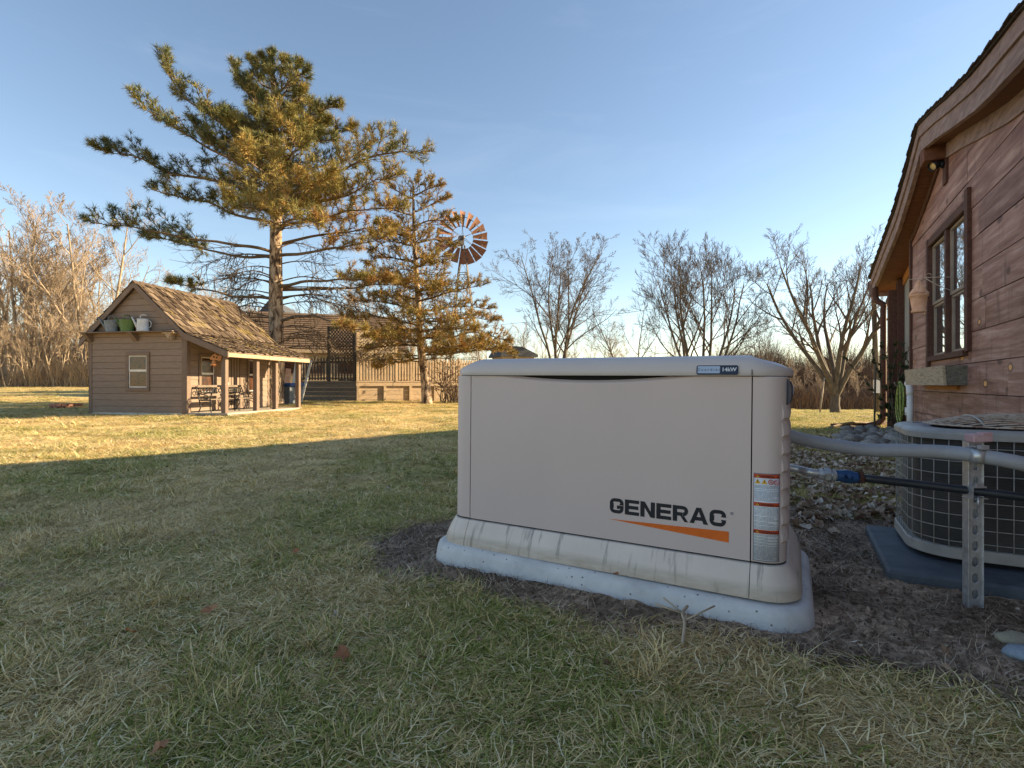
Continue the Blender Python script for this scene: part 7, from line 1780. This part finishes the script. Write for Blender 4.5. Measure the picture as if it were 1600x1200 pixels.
# fallen leaves by the house and thinly over the lawn
lc3 = new_lib('leaves')
for i in range(5):
    r_ = random.Random(i); n = 9; bm = bmesh.new(); ring_ = []
    cvx = r_.uniform(0.15, 0.5)
    out = []
    for j in range(n):
        a = 2*PI*j/n; rr0 = (1 if j % 2 else 0.62)*r_.uniform(0.8, 1.15); x_, y_ = rr0*math.cos(a), 0.62*rr0*math.sin(a); out.append(bm.verts.new((x_, y_, cvx*(x_*x_)+r_.uniform(-0.1, 0.25))))
    c_ = bm.verts.new((0, 0, 0.02))
    for j in range(n): bm.faces.new((out[j], out[(j+1) % n], c_))
    me = bpy.data.meshes.new('leaf'); bm.to_mesh(me); bm.free(); me.materials.append(MT['leaf']); o = bpy.data.objects.new('leaf', me); lc3.objects.link(o)
P, RT, SC, IX, TN = [], [], [], [], []
def leaf(x, y, s_, tn): P.append((x, y, gz(x, y)+0.012)); RT.append((rng.normal(0, 0.45), rng.normal(0, 0.45), rng.uniform(0, 6.28))); SC.append((s_,)*3); IX.append(int(rng.integers(0, 5))); TN.append(tn)
for k in range(15000):
    y = float(rng.uniform(2.3, 8.5)); x = y*float(rng.uniform(0.45, 0.80)); l = litter_at(x, y)
    if in_solid(x, y) or rng.random() > l*(0.42+0.9*mnoise.noise(Vector((x*3, y*3, 8)))): continue
    leaf(x, y, rng.uniform(0.02, 0.05), rng.uniform(0.1, 1.0))
for k in range(900):
    Y = float(np.sqrt(rng.uniform(1.2**2, 14**2))); X = Y*float(rng.uniform(-1, 1))
    if in_solid(X, Y): continue
    leaf(X, Y, rng.uniform(0.012, 0.022), rng.uniform(0.0, 0.7))
for k in range(220):
    x, y = float(rng.uniform(0.5, 3.0)), float(rng.uniform(1.0, 2.6))
    if dirt_at(x, y) > 0.5 and not in_solid(x, y): leaf(x, y, rng.uniform(0.006, 0.016), rng.uniform(0.3, 1.0))
scatter('fallen_leaves', 'tan and brown fallen leaves scattered by the house and over the lawn', 'leaves', lc3, np.array(P), np.array(RT), np.array(SC), np.array(IX), np.array(TN))
MT['orangeleaf'] = M('orange_leaf', [(0.3, (0.26,0.11,0.05)), (0.7, (0.44,0.21,0.10))], 60, rough=0.7, bump=0.2)
lmesh = [o.data.copy() for o in lc3.objects]
for m_ in lmesh: m_.materials.clear(); m_.materials.append(MT['orangeleaf'])
for i, (px, py, r_, lab_) in enumerate(((330,966,0.03,'bright orange leaf in the grass below the playhouse'), (533,1036,0.035,'orange leaf lying lowest but one, in the grass left of the concrete pad'), (208,1004,0.03,'faded pinkish leaf left of the bright orange leaf'), (248,1192,0.03,'brown leaf at the bottom edge of the lawn'), (463,872,0.022,'small orange leaf on the grass near the left end of the generator'))):
    x, y = ground_pt(px, py); o = bpy.data.objects.new('leaf', lmesh[i % 5]); C.objects.link(o); o.location = (x, y, gz(x, y)+0.03); o.scale = (r_,)*3; o.rotation_euler = (0.5, -0.25, i*1.7); tag(o, lab_, 'leaf')
# pale forked twig in front of the pad
tw = ground_pt(1070, 985, 0); a = Vector((tw[0], tw[1], gz(*tw)+0.01))
t_ = thing('forked_twig', 'pale forked twig lying on the soil just in front of the concrete pad', 'twig', a)
mb = MB(); mb.tube(catmull([(-0.035,-0.09,0.0),(-0.01,-0.03,0.025),(0.0,0.02,0.03),(0.03,0.07,0.028)], 4), 0.0045, 5); mb.tube([(0.0,0.02,0.03),(-0.07,0.045,0.045)], 0.003, 5); mb.tube([(-0.01,-0.02,0.026),(0.09,0.02,0.05)], 0.0025, 5); mb.tube([(0.0,0.02,0.03),(-0.03,0.10,0.04)], 0.0025, 5); mb.build('stem', MT['latlit'], t_)
lf1 = bpy.data.objects.new('leaf', lmesh[2]); C.objects.link(lf1); q = GO+U*0.60-V*0.062; lf1.location = (q.x, q.y, 0.0655-0.001); lf1.scale = (0.016,)*3; lf1.rotation_euler = (0.2, 0, 0.4); tag(lf1, 'small brown leaf caught on the concrete pad under the front skirt', 'leaf')
